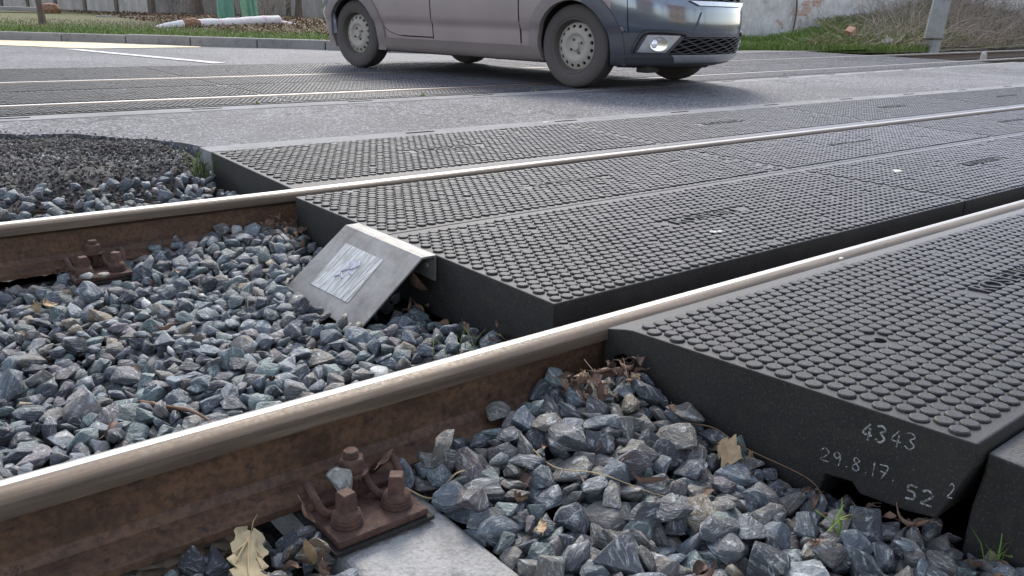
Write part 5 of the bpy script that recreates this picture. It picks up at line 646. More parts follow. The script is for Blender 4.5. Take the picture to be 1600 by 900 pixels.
3,125,1288,5326,-756,-78,6,-79,9,110,1179,5783,-747,12,294,-52,2,110,1569,5409,-742,-241,62,154,24,105,1576,5574,-723,-130,-31,-102,13,85,1433,5841,-751,-198,0,-20,8,100,1492,6568,-800,-10,-27,208,34,95,1549,9482,-769,-24,-13,-24,21,125,1401,10182,-736,48,-47,-205,27,85,1773,5318,-717,81,6,-222,5,100,1817,5718,-695,-284,30,-10,21,105,1739,6024,-751,-49,32,88,13,110,1708,9342,-776,-45,27,-142,5,75,2191,5112,-502,-35,25,92,27,125,2118,5344,-605,-170,-244,29,16,125,2193,5769,-668,99,280,-23,34,110,2319,5021,-457,21,123,-270,7,125,2230,5593,-602,-218,-200,-29,30,95,2418,5823,-684,-122,-270,-22,20,105,2346,9453,-663,-37,225,195,7,95,2681,5340,-661,14,27,47,3,85,2565,5666,-706,-102,-16,-36,14,100,2495,8182,-696,89,-82,-214,23,75,2755,9496,-687,-206,67,-61,5,95,2812,5352,-647,-119,28,-274,21,95,2866,5600,-708,-254,123,42,9,125,2974,5855,-695,28,-297,13,33,95,2950,8569,-703,251,-39,-33,21,100,2882,9945,-617,-66,-28,285,2,95,2945,10101,-603,-165,-197,-43,24,100,3055,5376,-695,1,-296,13,12,110,3117,5722,-721,142,261,16,32,95,3192,5873,-709,260,22,3,21,95,3016,8618,-687,-177,195,-141,4,100,3379,5324,-695,-59,78,-280,34,125,3412,5745,-692,25,9,-31,12,105,3480,7450,-700,6,-281,-71,1,105,3632,5377,-698,-56,-110,221,22,105,3641,5727,-720,20,33,-44,26,95,3456,8379,-648,65,-248,30,10,85,3635,8670,-684,151,-53,-91,26,95,3717,10049,-545,236,-148,84,33,85,3935,9070,-608,251,104,21,10,85,4053,9402,-572,-236,178,2,4,100,4131,5486,-671,60,-293,-19,15,110,4208,5608,-680,-217,-49,169,12,105,4451,10041,-563,269,-82,44,28,95,-668,6031,-731,120,-53,168,27,85,-528,6003,-754,-42,52,-121,4,75,-437,6256,-748,95,-62,69,10,110,-613,6819,-706,-90,38,282,11,75,-738,7026,-731,-49,-45,254,16,110,-673,7509,-695,-133,233,41,22,75,-533,7497,-709,101,280,-3,28,110,-591,7944,-709,251,117,-79,21,85,-710,8253,-765,-19,-294,41,32,85,-536,8352,-763,66,57,-126,17,75,-544,8685,-690,116,-255,102,32,105,-534,8929,-740,241,132,98,30,95,-578,9147,-790,148,-65,-182,23,75,-627,9439,-699,180,-105,-186,16,110,-692,9635,-733,90,26,-102,27,105,-714,10026,-712,-125,200,-46,21,100,-750,10162,-694,-106,16,269,25,105,-391,5958,-785,-234,42,110,23,75,-464,6122,-673,-135,263,42,1,105,-338,6361,-721,282,-80,-3,15,85,-370,6855,-697,118,-19,264,33,110,-364,6952,-763,-43,-35,63,26,95,-548,7215,-707,183,213,104,27,85,-437,7687,-715,22,61,-267,19,95,-325,7841,-724,132,-248,57,29,85,-313,8210,-729,-66,98,275,10,125,-286,8467,-739,28,-258,-131,5,95,-336,8580,-755,102,102,75,23,75,-277,8944,-738,-81,-67,-112,24,95,-338,9447,-739,-114,10,164,
23,125,-424,9688,-699,158,12,-45,7,95,-459,9956,-681,-55,-25,113,10,110,-4,5754,-771,-16,298,-26,7,85,-230,5888,-734,-105,183,27,14,110,-115,6262,-739,-20,261,145,28,105,-132,6475,-739,121,258,40,2,105,-139,6806,-713,-19,-22,196,11,125,-51,7052,-706,6,-210,-214,29,105,-125,7342,-705,-76,21,203,8,95,-69,7684,-717,70,-97,132,18,110,-91,8011,-713,-154,-11,-132,28,105,-168,8244,-661,-23,80,-269,14,95,-120,8446,-737,-34,-64,237,9,100,-125,8616,-717,106,-89,-234,14,95,-284,9067,-750,133,-57,-151,2,85,-205,9204,-743,104,-75,-257,31,75,-94,9504,-709,98,-239,90,10,95,-64,9767,-724,135,-203,-109,27,85,-74,9927,-662,-249,-160,-51,22,105,-208,10123,-688,179,-214,102,27,85,277,5642,-782,157,153,50,27,100,15,5851,-711,-89,-266,2,34,85,115,6142,-761,-59,-58,123,12,100,83,6626,-788,117,-254,-37,19,110,173,6811,-699,34,171,-232,30,125,168,7033,-639,-3,261,-90,6,75,137,7397,-742,22,-6,93,16,125,212,7736,-728,-262,140,-26,23,85,341,7842,-745,-73,211,14,21,110,121,8119,-709,-124,-106,119,2,95,146,8469,-760,-251,-30,161,4,105,271,8552,-740,48,160,219,30,95,131,8976,-728,-196,-225,-27,35,85,137,9295,-707,-73,60,135,5,110,82,9516,-717,79,21,-237,10,125,129,9744,-694,243,100,84,14,100,503,5656,-704,-26,280,-6,9,100,305,6180,-711,-20,-37,262,6,100,537,7065,-714,26,-211,-169,30,75,495,7193,-722,72,97,-77,12,105,577,7445,-744,-101,39,-111,15,95,418,7915,-761,-188,172,-142,26,95,435,8194,-747,126,-244,-99,17,110,406,8288,-744,-182,199,122,19,105,293,8687,-660,194,-20,228,26,105,295,9366,-690,-128,94,106,16,125,560,9441,-707,213,-197,74,35,75,444,9903,-720,203,-36,168,12,100,438,10133,-779,160,-225,-28,30,110,519,10203,-704,-37,45,35,21,105,554,5373,-751,-100,279,47,11,125,641,5671,-775,215,-57,1,23,125,735,5806,-718,-253,-105,65,33,85,742,6078,-805,13,-65,292,32,75,621,7175,-756,248,-8,115,2,95,657,8612,-745,-219,18,129,27,125,783,8862,-664,69,68,262,11,125,817,9239,-700,22,-157,-97,13,100,769,9330,-694,66,-117,-266,2,110,769,9827,-724,-164,144,18,31,110,996,5505,-751,198,-215,-66,24,110,921,5666,-750,-283,85,-27,31,75,981,6026,-756,121,-61,-56,9,125,898,9937,-654,-70,3,289,15,110,1102,5417,-735,228,-143,-48,19,95,1089,5818,-697,139,-63,6,10,100,1217,5889,-757,40,154,70,19,95,1345,5764,-737,82,-247,36,18,95,1627,9245,-715,-151,257,-21,0,85,1552,9952,-773,-13,293,-61,28,100,1581,5276,-660,158,160,30,16,105,1685,5497,-679,-205,51,73,6,85,1831,5824,-657,-277,106,-28,5,100,2049,5495,-637,54,79,-79,19,125,2065,5644,-650,67,162,-241,13,110,2413,5220,-532,-94,73,-139,25,85,2456,5472,-698,139,186,-114,
33,95,2426,5750,-643,-85,24,-158,34,75,2543,5498,-705,-202,-218,-6,15,75,2692,7372,-683,54,85,282,33,95,2760,8669,-724,20,90,282,10,100,2921,5301,-688,4,197,100,20,85,2804,5519,-762,270,5,-16,11,85,2841,5795,-705,-118,174,-65,23,125,3098,5517,-682,280,45,-16,8,105,3232,5713,-660,-50,-266,-21,12,105,3125,7234,-621,80,91,-106,32,75,3240,7560,-647,275,98,-25,6,95,3538,5380,-702,-12,76,-223,2,85,3294,5600,-697,-199,29,-213,26,100,3532,5848,-697,-164,-242,38,30,85,3262,8124,-596,74,105,197,25,105,3714,5292,-658,-222,179,85,34,110,3791,5404,-691,-172,242,0,10,105,3848,5752,-710,62,125,230,28,105,3460,7934,-616,-80,-120,263,4,85,3997,5362,-659,134,-167,104,8,85,3979,5720,-685,-91,-286,-5,12,105,3980,8804,-685,279,5,91,3,75,3942,8987,-605,189,41,2,20,105,3912,9688,-616,273,-39,-29,10,100,4474,5288,-676,64,162,237,13,105,4335,5583,-611,84,261,56,17,100,-577,5798,-744,259,-27,-148,9,105,-507,5906,-721,-19,243,133,1,105,-565,6157,-730,-30,292,-59,22,95,-718,6426,-686,-57,87,-260,17,125,-624,6676,-653,152,26,-128,13,100,-660,7099,-698,128,265,-13,34,95,-610,7357,-662,-238,-160,67,31,75,-622,7581,-717,-213,140,32,13,75,-751,7885,-730,-191,115,-124,23,125,-490,8073,-675,-44,261,83,35,85,-613,8320,-727,12,-132,-269,30,105,-693,8627,-756,249,-31,102,22,100,-660,8857,-691,-38,85,107,35,95,-648,9225,-767,-9,109,262,5,125,-701,9401,-611,-213,175,-105,2,110,-555,9772,-720,5,293,-58,26,95,-614,9852,-662,-202,-222,-9,15,125,-350,5867,-674,18,-95,-198,4,110,-528,6250,-664,62,-12,-127,23,100,-419,6357,-654,19,134,-12,23,95,-294,6695,-711,32,220,-71,32,85,-449,7110,-725,4,94,103,1,125,-495,7369,-662,158,14,153,27,85,-321,7615,-701,5,228,174,27,105,-428,7926,-702,148,254,-19,4,85,-303,8052,-664,-54,-41,138,33,125,-457,8268,-702,-233,-104,-60,14,85,-229,8610,-715,-239,171,-61,7,105,-320,9013,-665,62,-167,-105,32,105,-458,9098,-703,-195,170,142,11,125,-285,9594,-704,-225,-17,39,12,105,-350,9884,-742,78,-230,-9,1,125,-512,10019,-658,-93,273,64,15,95,-27,5637,-772,-144,0,254,0,110,-84,5901,-754,-212,-201,-57,27,110,16,6144,-749,-266,-40,-133,6,105,-15,6397,-744,23,-289,-76,26,125,-179,6694,-708,231,24,189,29,85,-181,7165,-691,-27,239,-120,5,105,28,7268,-661,27,95,139,11,95,78,7644,-744,-293,60,-10,21,105,19,7888,-650,-28,10,251,31,125,-185,8430,-678,-135,-61,205,13,75,-180,8736,-780,-119,-62,221,17,105,-243,8866,-706,-166,96,186,7,75,-38,9143,-747,-9,-81,-28,35,110,-44,9378,-744,90,-10,44,5,110,-100,9672,-613,-281,29,-69,32,105,31,9885,-690,6,75,-258,31,125,310,5786,-768,44,45,-80,33,85,97,5999,-793,-60,-39,257,
20,75,485,6071,-827,59,-257,-141,32,95,125,6539,-747,58,85,-27,16,85,56,6999,-707,-70,-176,172,17,110,184,6926,-675,112,-99,119,32,85,243,7361,-748,126,235,115,23,110,201,7539,-675,-28,-275,-66,7,110,247,7857,-668,-6,32,274,28,75,189,8006,-650,-6,24,38,25,75,55,8518,-777,-138,190,-20,29,100,168,8677,-727,128,-63,-257,33,110,265,9044,-724,12,-183,161,31,125,126,9159,-718,71,-105,-237,11,110,188,9467,-671,-173,202,37,3,75,323,9856,-698,-117,-188,-201,26,125,173,10159,-699,-4,136,164,34,95,360,10125,-666,194,-199,23,30,75,379,5584,-818,203,-172,-38,34,100,310,6469,-733,-59,84,-253,32,125,496,6755,-680,-52,-16,-144,4,75,457,6943,-686,165,-222,114,34,125,446,7442,-709,53,80,-226,7,105,573,7657,-706,150,223,-111,34,95,619,7922,-711,-278,-9,34,0,105,389,8082,-721,-59,-106,98,21,75,420,8482,-760,55,23,-183,31,125,316,8546,-599,41,66,44,7,95,397,8981,-706,-255,-138,49,9,125,411,9161,-653,-92,280,45,11,75,465,9522,-660,-108,-135,231,35,105,356,9666,-684,170,-80,-25,9,85,506,10069,-704,-108,63,26,24,105,857,5371,-706,167,58,-226,26,100,730,5660,-724,297,35,18,15,75,624,7535,-722,-151,-14,67,13,125,705,8364,-660,-253,142,-12,29,110,534,8956,-673,92,44,-61,23,105,619,9583,-675,23,-51,224,31,75,589,9695,-699,128,-201,124,19,125,641,9999,-681,180,227,78,9,105,1019,5414,-673,-143,-121,230,16,100,1087,5590,-720,-12,-174,7,3,75,1077,5925,-753,-61,284,-12,9,75,873,9869,-745,27,-296,38,26,100,1053,10208,-702,-102,26,117,21,95,1207,5373,-682,129,-26,-267,33,85,1540,5817,-759,-135,-37,3,26,105,1298,5946,-741,-217,-189,50,8,75,1221,8879,-762,11,93,-279,22,105,1483,5476,-729,-101,-126,151,14,95,1357,5585,-766,39,-34,-78,12,75,1446,5777,-790,206,188,111,25,85,1689,5419,-736,-282,-7,68,33,75,1892,5541,-737,-14,-64,276,6,95,2091,5055,-459,-28,-297,-24,24,100,2135,5488,-578,61,-33,285,26,95,1968,5736,-684,-211,147,-56,20,95,2195,8457,-730,166,236,36,29,110,2549,5117,-541,49,-140,-158,19,105,2387,5375,-593,8,78,72,27,75,2595,5224,-602,133,204,172,9,110,2702,5825,-670,-43,-41,-259,9,95,2811,5564,-657,40,-72,212,7,105,2916,5691,-692,-257,-26,17,21,100,3176,5374,-689,-232,-148,38,30,100,3048,5612,-667,153,10,145,3,100,3363,5485,-679,-65,-106,-1,15,100,3308,5634,-635,-201,112,13,14,75,3263,8712,-665,-61,-182,-207,16,100,3469,9927,-541,15,35,-264,17,105,3419,10218,-493,173,-231,67,22,95,3695,5438,-623,222,6,201,27,95,3750,5694,-677,82,1,278,19,100,3696,5830,-674,-104,-253,100,26,85,4044,5253,-623,-209,-68,-155,14,110,3864,5596,-699,10,113,267,10,75,3916,6703,-643,217,-189,10,22,95,4327,5335,-663,-82,-222,162,
30,95,4289,5697,-625,-111,-12,-256,1,100,-487,6017,-666,-245,-8,-166,8,110,-603,6082,-685,14,113,-37,16,110,-503,6399,-706,138,108,191,15,100,-756,6623,-668,60,-154,242,9,85,-599,6892,-657,-14,101,177,4,85,-751,6874,-732,109,80,161,0,95,-435,7543,-701,-33,93,-136,27,85,-680,7888,-663,56,-266,88,30,110,-656,8181,-690,18,-278,-15,19,95,-728,8511,-744,74,-90,-213,11,110,-752,8735,-737,-166,-90,-103,5,75,-625,9075,-757,142,49,-258,10,100,-713,9329,-743,105,-10,-142,8,75,-248,9693,-644,-64,-88,278,21,85,-743,9664,-693,-100,-21,277,14,110,-775,9908,-722,193,141,142,5,85,-291,10181,-696,57,-89,-204,24,125,-384,6054,-644,166,-96,199,32,105,-609,6413,-644,-12,219,96,18,105,-459,6641,-692,188,-84,177,6,110,-288,6948,-656,-31,165,-80,28,100,-392,7040,-682,251,-144,-68,19,85,-432,7230,-686,-32,-105,204,33,85,-379,7746,-748,-167,-11,-152,0,105,-382,7955,-613,24,16,-32,33,95,-398,8129,-649,-141,29,114,8,125,-450,8245,-672,-8,191,-193,28,125,-408,8783,-713,40,226,165,21,95,-422,9026,-729,-99,-100,137,27,110,-357,9187,-682,-169,-238,66,18,100,-403,9486,-681,-26,-97,-171,19,110,-268,9814,-681,263,-102,-5,25,125,-233,9983,-725,187,78,-153,29,110,-86,5694,-695,-89,22,284,25,110,-145,5788,-772,76,208,-86,6,105,-113,6191,-675,105,-197,147,27,110,-365,6568,-627,-43,92,206,14,110,-147,6911,-668,79,-44,-95,16,110,-214,7035,-685,-205,-137,-91,21,125,-26,7342,-605,-81,19,-10,34,95,-202,7674,-660,-12,5,-40,28,75,-237,7736,-734,-8,-73,278,32,105,-152,8102,-677,-164,-98,-188,14,75,104,8411,-735,-53,136,221,15,85,-78,8785,-740,-34,146,157,0,85,-124,8855,-737,164,190,-57,16,95,-161,9237,-674,-4,11,-166,19,75,-246,9412,-687,-108,-47,-255,14,85,-19,9800,-640,-247,-167,20,19,95,-183,9888,-700,-52,123,182,10,105,219,10003,-636,-17,122,260,31,100,299,5553,-752,149,53,-254,33,100,62,5667,-768,-152,41,-141,28,105,316,6028,-682,-125,-41,-255,4,125,126,6216,-691,180,-74,-96,11,95,109,6432,-690,227,157,114,18,95,342,6870,-727,170,-154,12,0,125,364,7022,-631,-19,298,-29,16,110,154,7279,-698,262,-124,-71,27,95,-27,7616,-661,-40,-193,224,24,95,120,7675,-656,-299,-4,-20,15,100,307,8311,-678,128,128,-128,3,75,297,8454,-687,-207,-7,25,27,105,40,8587,-702,274,-58,93,8,85,152,8828,-751,12,-18,75,6,95,89,9361,-668,135,-257,72,17,125,253,9541,-646,290,-52,-26,14,110,174,9885,-680,-160,-245,-33,9,100,323,9998,-656,14,-29,-66,23,75,288,10123,-723,128,30,-256,7,110,410,5754,-686,-84,-143,179,11,75,402,5941,-719,50,-63,-204,11,95,351,6340,-734,152,-239,23,30,85,355,6763,-748,152,-199,-37,29,125,497,7178,-642,92,113,-261,
0,75,525,7295,-716,16,10,-181,15,125,421,7668,-643,96,-227,98,0,95,494,7811,-701,261,85,-75,21,125,340,7972,-631,-63,80,-14,29,105,414,8429,-684,160,-176,-161,24,125,684,8319,-639,-122,-232,126,0,95,504,8872,-706,116,228,-148,9,85,410,9313,-712,-149,-243,-92,22,110,437,9428,-626,99,280,-42,30,105,530,9668,-630,274,-56,95,17,105,557,9892,-642,175,-91,-99,7,110,527,10085,-613,-246,153,-75,2,110,873,5492,-716,-248,130,97,24,75,677,5898,-775,-83,-127,132,9,95,677,8049,-703,-99,24,-181,35,125,614,8220,-737,154,-83,59,21,125,718,8689,-640,-22,73,-70,1,85,770,8982,-699,258,-49,-114,28,100,910,9467,-717,198,222,-14,26,75,672,9736,-741,277,60,98,10,95,749,9900,-661,134,-18,116,8,125,818,10099,-639,-58,-160,180,31,75,1142,5364,-663,46,-59,75,2,75,1012,5744,-733,191,5,61,8,105,949,5850,-689,50,-101,272,21,75,920,8997,-742,-36,49,19,7,110,942,9771,-662,90,239,-157,28,105,957,10095,-659,-132,-246,-100,26,105,1262,5679,-700,86,58,-193,27,105,1448,5642,-690,210,155,-2,16,85,1401,6001,-741,-271,-46,121,8,105,1497,5336,-697,-139,-89,17,20,125,1456,5698,-804,74,-244,-157,30,75,1648,5786,-758,130,113,100,14,110,1730,5235,-655,-1,32,-10,32,85,1831,5415,-701,61,-36,84,24,110,1787,5610,-691,12,-84,40,3,95,2226,5394,-572,-156,64,-36,30,75,1975,5356,-640,247,-102,14,21,75,1981,5821,-711,-29,35,-127,28,100,2306,5483,-556,-81,-115,-264,31,100,2415,5530,-634,-119,114,179,19,105,2573,5698,-607,-122,75,-144,22,85,2668,5273,-578,-284,61,-37,30,95,2553,5376,-637,238,120,112,16,100,2598,5549,-625,-5,-84,-288,4,110,2833,5197,-585,-15,-112,-229,34,85,2798,5442,-640,-14,240,-174,26,110,2937,5552,-651,-178,89,-225,8,110,3194,5407,-624,155,-61,249,4,100,3060,5755,-626,-98,-10,38,11,75,3152,9330,-671,66,-275,-87,4,75,3227,10102,-554,-199,-214,0,6,100,3246,5284,-651,-83,-90,-164,27,85,3302,5359,-655,-53,204,-1,3,100,3565,5629,-675,-80,-148,245,2,105,3443,5905,-680,-243,-52,25,10,85,3225,8475,-631,54,-38,-166,27,110,3841,5272,-631,-80,-255,26,8,105,3621,5493,-610,-71,277,20,31,95,3769,5600,-624,160,51,102,12,110,3705,9877,-588,-195,-189,-126,24,105,3991,5153,-572,-10,-8,295,8,85,3931,5485,-632,60,282,81,16,95,4272,5454,-664,94,-43,217,12,125,4287,5823,-649,-289,63,-9,35,105,748,3638,-719,-246,-149,24,30,110,701,3782,-755,-70,-258,-134,5,105,718,4230,-688,-126,-226,-103,10,105,938,3664,-723,-292,60,33,21,100,970,3930,-742,-46,-8,52,27,75,1303,3195,-744,-167,-246,30,9,110,1098,3620,-742,57,-12,73,0,75,1238,3823,-733,-203,-82,199,30,100,1442,3071,-756,184,-193,-43,28,125,1473,3252,-714,-74,-190,-136,
3,75,1456,3630,-751,-86,-11,-13,25,110,2774,1322,-735,82,222,-160,21,75,2837,1405,-730,57,32,-293,15,95,2779,1678,-705,42,-68,-270,28,75,2793,1959,-723,172,224,18,19,100,2875,2195,-688,15,251,14,18,100,2786,2480,-714,-36,5,267,25,75,2691,2810,-721,84,6,133,30,100,2818,3052,-729,36,233,185,23,125,3047,1228,-658,100,-137,173,9,105,3179,1317,-685,8,-299,8,30,100,2917,1705,-727,154,-223,-58,10,85,3154,1959,-699,174,-35,-227,5,75,3056,2366,-706,-51,48,196,7,110,2944,2500,-674,275,117,-12,1,75,3357,932,-694,72,194,207,9,75,3300,1225,-689,-181,-237,-10,12,110,3300,1441,-734,142,-246,-19,18,105,3159,1733,-658,-129,-139,82,5,95,3355,1908,-665,-224,-181,-73,18,100,3255,2192,-680,-33,6,245,7,125,3537,633,-661,-61,-36,-238,0,85,3574,895,-657,-164,246,-13,34,125,3523,1317,-663,-212,-206,34,12,75,3572,1532,-710,270,-70,67,20,125,3625,1755,-734,143,-231,-117,5,100,3547,2005,-653,22,-273,122,34,95,3611,3058,-645,-223,-191,49,26,100,3833,417,-646,11,-37,149,6,95,3912,556,-640,41,279,-81,1,95,3663,791,-650,-255,91,47,16,75,3958,1106,-643,4,18,-268,14,85,3863,1498,-666,37,-28,-15,10,100,3868,1640,-655,-28,146,255,12,110,3873,1932,-693,95,-268,-42,34,95,3830,4297,-463,-11,16,216,2,95,4164,36,-616,-29,-2,-28,14,75,3920,456,-656,37,69,231,9,105,4052,749,-622,52,295,-8,24,100,3953,880,-633,7,-64,102,21,110,4063,1194,-633,-10,39,-277,1,95,4029,1467,-640,9,-147,258,2,105,4210,3429,-536,-204,-120,-103,10,110,4100,627,-600,1,166,-240,20,100,4371,-60,-683,161,209,105,10,110,4369,140,-604,-184,233,-22,15,125,3735,663,-623,94,-271,4,21,125,4161,1006,-630,-63,-6,251,3,75,4513,2029,-612,291,45,-6,20,100,4375,3316,-612,271,55,38,17,95,638,3922,-752,118,-265,64,2,105,542,4097,-740,55,202,92,14,95,987,3514,-741,8,28,-296,20,105,834,3841,-805,174,202,97,23,85,994,4062,-732,258,-120,-58,14,75,1244,3500,-749,58,284,-42,14,105,1129,3469,-740,-123,263,5,14,100,1330,3956,-742,-58,284,-13,26,110,1577,3128,-744,21,-281,-15,33,75,1378,3389,-778,5,-59,285,34,85,1526,3452,-745,-290,-21,24,33,100,1460,3841,-780,-10,-58,259,16,100,2715,1439,-706,3,269,-28,9,125,2821,1820,-678,201,215,-13,6,85,2907,2056,-709,1,-34,-228,24,100,2709,2292,-715,-263,-141,-22,10,95,2968,2710,-712,167,37,98,15,95,3119,1057,-688,-48,125,183,5,125,3020,1411,-674,285,-29,88,35,95,3009,1693,-684,60,56,-205,32,110,3032,2139,-677,230,-184,-54,4,100,3142,2389,-652,143,-32,258,30,100,3089,2459,-709,189,25,3,18,95,3352,752,-677,-31,-286,-79,29,105,3402,1053,-662,-60,16,-293,7,110,3394,1442,-668,-71,-37,-239,1,85,3475,1766,-683,124,-179,-160,
16,75,3216,2073,-691,-25,-10,69,1,85,3410,3129,-653,126,224,102,21,75,3463,869,-683,-69,277,-55,12,95,3711,1099,-704,276,-38,77,35,75,3672,1378,-647,-118,-21,268,3,85,3704,1524,-666,-7,85,-288,20,95,3538,1876,-729,182,-208,-101,34,95,3555,2155,-642,129,243,79,2,85,3952,346,-651,-141,200,78,19,125,3728,511,-631,172,14,-5,27,110,3729,908,-645,55,-228,-12,7,75,3834,1002,-658,-65,-6,-283,14,100,3979,1352,-656,17,28,285,32,85,3850,1842,-623,99,112,-189,34,85,4001,3490,-542,78,-287,-23,3,125,4096,-120,-573,-142,164,-145,2,95,4256,209,-628,95,182,52,33,95,4270,318,-664,5,-59,291,29,105,4102,501,-620,-33,4,132,33,95,4095,872,-616,74,235,156,24,105,4267,1144,-608,12,-88,221,5,110,4242,1345,-608,-200,-189,54,17,85,4181,1665,-638,87,-287,-19,25,95,4247,3185,-551,-101,-149,-129,14,85,4746,-236,-610,110,-154,-210,7,110,3673,1039,-593,54,-130,-265,8,75,3881,718,-670,-37,-11,-64,7,85,3767,810,-624,-245,40,31,11,85,4366,1579,-625,197,-113,19,19,105,612,4023,-693,85,-183,221,18,105,588,4184,-704,-106,113,96,0,110,951,3373,-740,-6,50,-286,18,100,859,3509,-720,213,65,185,2,125,999,3773,-733,90,-238,123,8,95,849,4125,-727,-290,16,-15,2,110,1249,3366,-742,200,145,-146,35,75,1214,3643,-729,224,76,178,12,95,1086,3918,-786,180,-215,-6,1,85,1152,3915,-726,-233,149,77,13,100,1686,2740,-772,-51,-107,262,0,105,1597,2951,-742,-3,50,-289,9,85,1383,3511,-740,-72,-289,10,27,95,1312,3741,-716,-55,53,-279,34,95,1344,3873,-716,80,287,36,2,105,2771,1562,-697,4,78,286,29,100,2691,1752,-679,-233,78,-172,10,95,2777,2083,-698,211,183,-43,11,85,2796,2261,-717,-252,-28,79,30,125,2790,2569,-685,8,241,159,17,95,2835,2737,-727,-247,-153,-41,6,75,3190,1163,-696,-27,275,-105,33,105,2979,1501,-681,-127,43,138,4,100,3148,1606,-679,77,-84,268,13,110,3026,1943,-671,-174,238,32,17,75,2957,2139,-606,-22,-1,241,16,105,3091,2625,-684,-27,-16,135,16,75,3280,862,-665,238,-138,-118,32,100,3332,1179,-639,102,209,188,4,75,3211,1493,-657,-191,189,-111,29,95,3294,1585,-684,130,14,-248,20,105,3080,2234,-763,189,182,94,22,105,3386,2165,-666,37,18,256,20,105,3647,685,-659,75,-232,-172,1,85,3535,1009,-625,85,81,-243,7,105,3667,1177,-602,80,192,-148,20,85,3735,1410,-698,130,-258,-76,33,110,3587,1627,-700,-112,-16,-131,21,110,3672,1891,-668,-99,-279,38,3,100,3486,2086,-588,-294,7,-52,24,85,3928,677,-580,222,155,86,11,100,3468,1166,-646,105,33,7,33,100,3745,1310,-696,-40,36,-257,32,75,3812,1277,-647,202,-89,-144,2,110,3868,2848,-622,-27,-260,61,34,95,4033,191,-639,-284,59,-6,29,110,4110,304,-623,-46,114,162,3,110,3884,563,-555,-93,-19,-156,
3,85,4192,822,-610,46,123,-270,1,100,3944,990,-627,149,182,163,6,75,4191,1533,-630,-6,-25,118,20,100,4226,3829,-446,187,154,-38,30,125,3868,899,-602,90,195,201,5,95,4022,623,-571,89,-122,-148,13,95,4283,815,-656,-111,-53,142,15,100,4015,1626,-617,173,-227,38,10,100,2690,1623,-704,20,-56,210,27,85,2679,1933,-725,89,-217,23,23,125,2710,2146,-682,-47,209,-8,31,110,2712,2433,-615,-273,10,56,1,85,2700,2699,-706,67,267,31,28,125,2712,2859,-677,191,-209,-16,11,100,2755,3927,-635,152,-204,-67,22,125,2914,1281,-655,-34,-138,-53,31,95,2984,1592,-630,235,-85,9,4,95,2947,1830,-672,167,230,-36,24,110,2919,1981,-644,-169,-224,-35,20,100,2951,2266,-770,233,122,65,2,110,3220,1222,-641,-5,215,30,23,95,3106,1498,-618,96,-7,210,25,110,3364,1737,-696,-74,219,-80,14,85,3252,1997,-653,-172,183,124,6,75,3244,2302,-683,297,14,41,33,75,3591,1308,-648,-87,124,-106,15,75,3426,1597,-673,-25,-264,122,18,85,3531,1733,-619,111,130,143,24,105,3518,1889,-623,-11,-40,54,9,105,3913,1227,-628,-50,275,-84,12,95,3880,1418,-623,-36,-2,59,16,100,3748,1725,-664,-82,-271,14,25,75,3671,2139,-677,-242,0,120,4,105,4136,1198,-590,-7,217,207,22,95,4068,1508,-577,237,-156,-73,25,100,4377,1133,-590,153,-164,182,21,110,4348,1462,-603,297,-7,5,32,125,2680,1524,-638,116,116,132,23,105,2741,1925,-618,190,71,-67,28,75,2690,2029,-701,-204,57,-68,1,125,2862,2268,-583,-146,199,-118,19,110,2812,2685,-635,-22,159,-217,9,105,3068,1131,-597,-222,-124,-96,5,85,2860,1481,-678,-129,99,140,3,110,3126,1825,-637,-15,-9,-292,17,100,3100,2066,-667,15,-249,50,20,75,2849,2364,-770,192,-194,-96,6,85,3298,1088,-674,-251,-111,-59,9,100,3252,1482,-595,-232,-147,-2,34,95,3270,1759,-647,-110,-69,266,23,75,3327,1935,-597,-122,71,252,33,125,3536,1056,-614,-163,-142,32,22,75,3553,1472,-649,-65,-12,-128,22,100,3652,1716,-606,93,-50,-145,21,100,3350,2074,-638,-185,-212,-102,19,125,3880,1267,-544,109,-156,-201,23,105,3829,1556,-566,25,-129,196,22,75,3925,1716,-637,-226,19,-60,27,105,4397,968,-594,127,-28,-230,26,105,4120,1364,-617,22,-284,-76,17,95,4493,1219,-584,67,-110,-268,29,95,4459,1336,-605,28,80,-223,28,95,2925,1125,-642,217,-168,-112,19,95,2837,1696,-594,-190,-189,-84,9,105,2723,1792,-596,84,-269,101,0,85,2675,2033,-591,-121,255,-98,18,110,2787,2343,-619,173,63,52,25,100,2695,2545,-588,205,-76,52,5,95,2987,997,-638,76,-156,-239,13,95,2859,1568,-637,-178,-100,83,11,100,3055,1684,-610,-200,-183,57,24,85,3014,1954,-612,191,179,141,9,125,3025,2246,-605,7,103,143,5,85,3249,1346,-637,84,42,-225,21,105,3378,1665,-632,184,-195,-133,22,95,3205,1633,-595,-131,269,3,
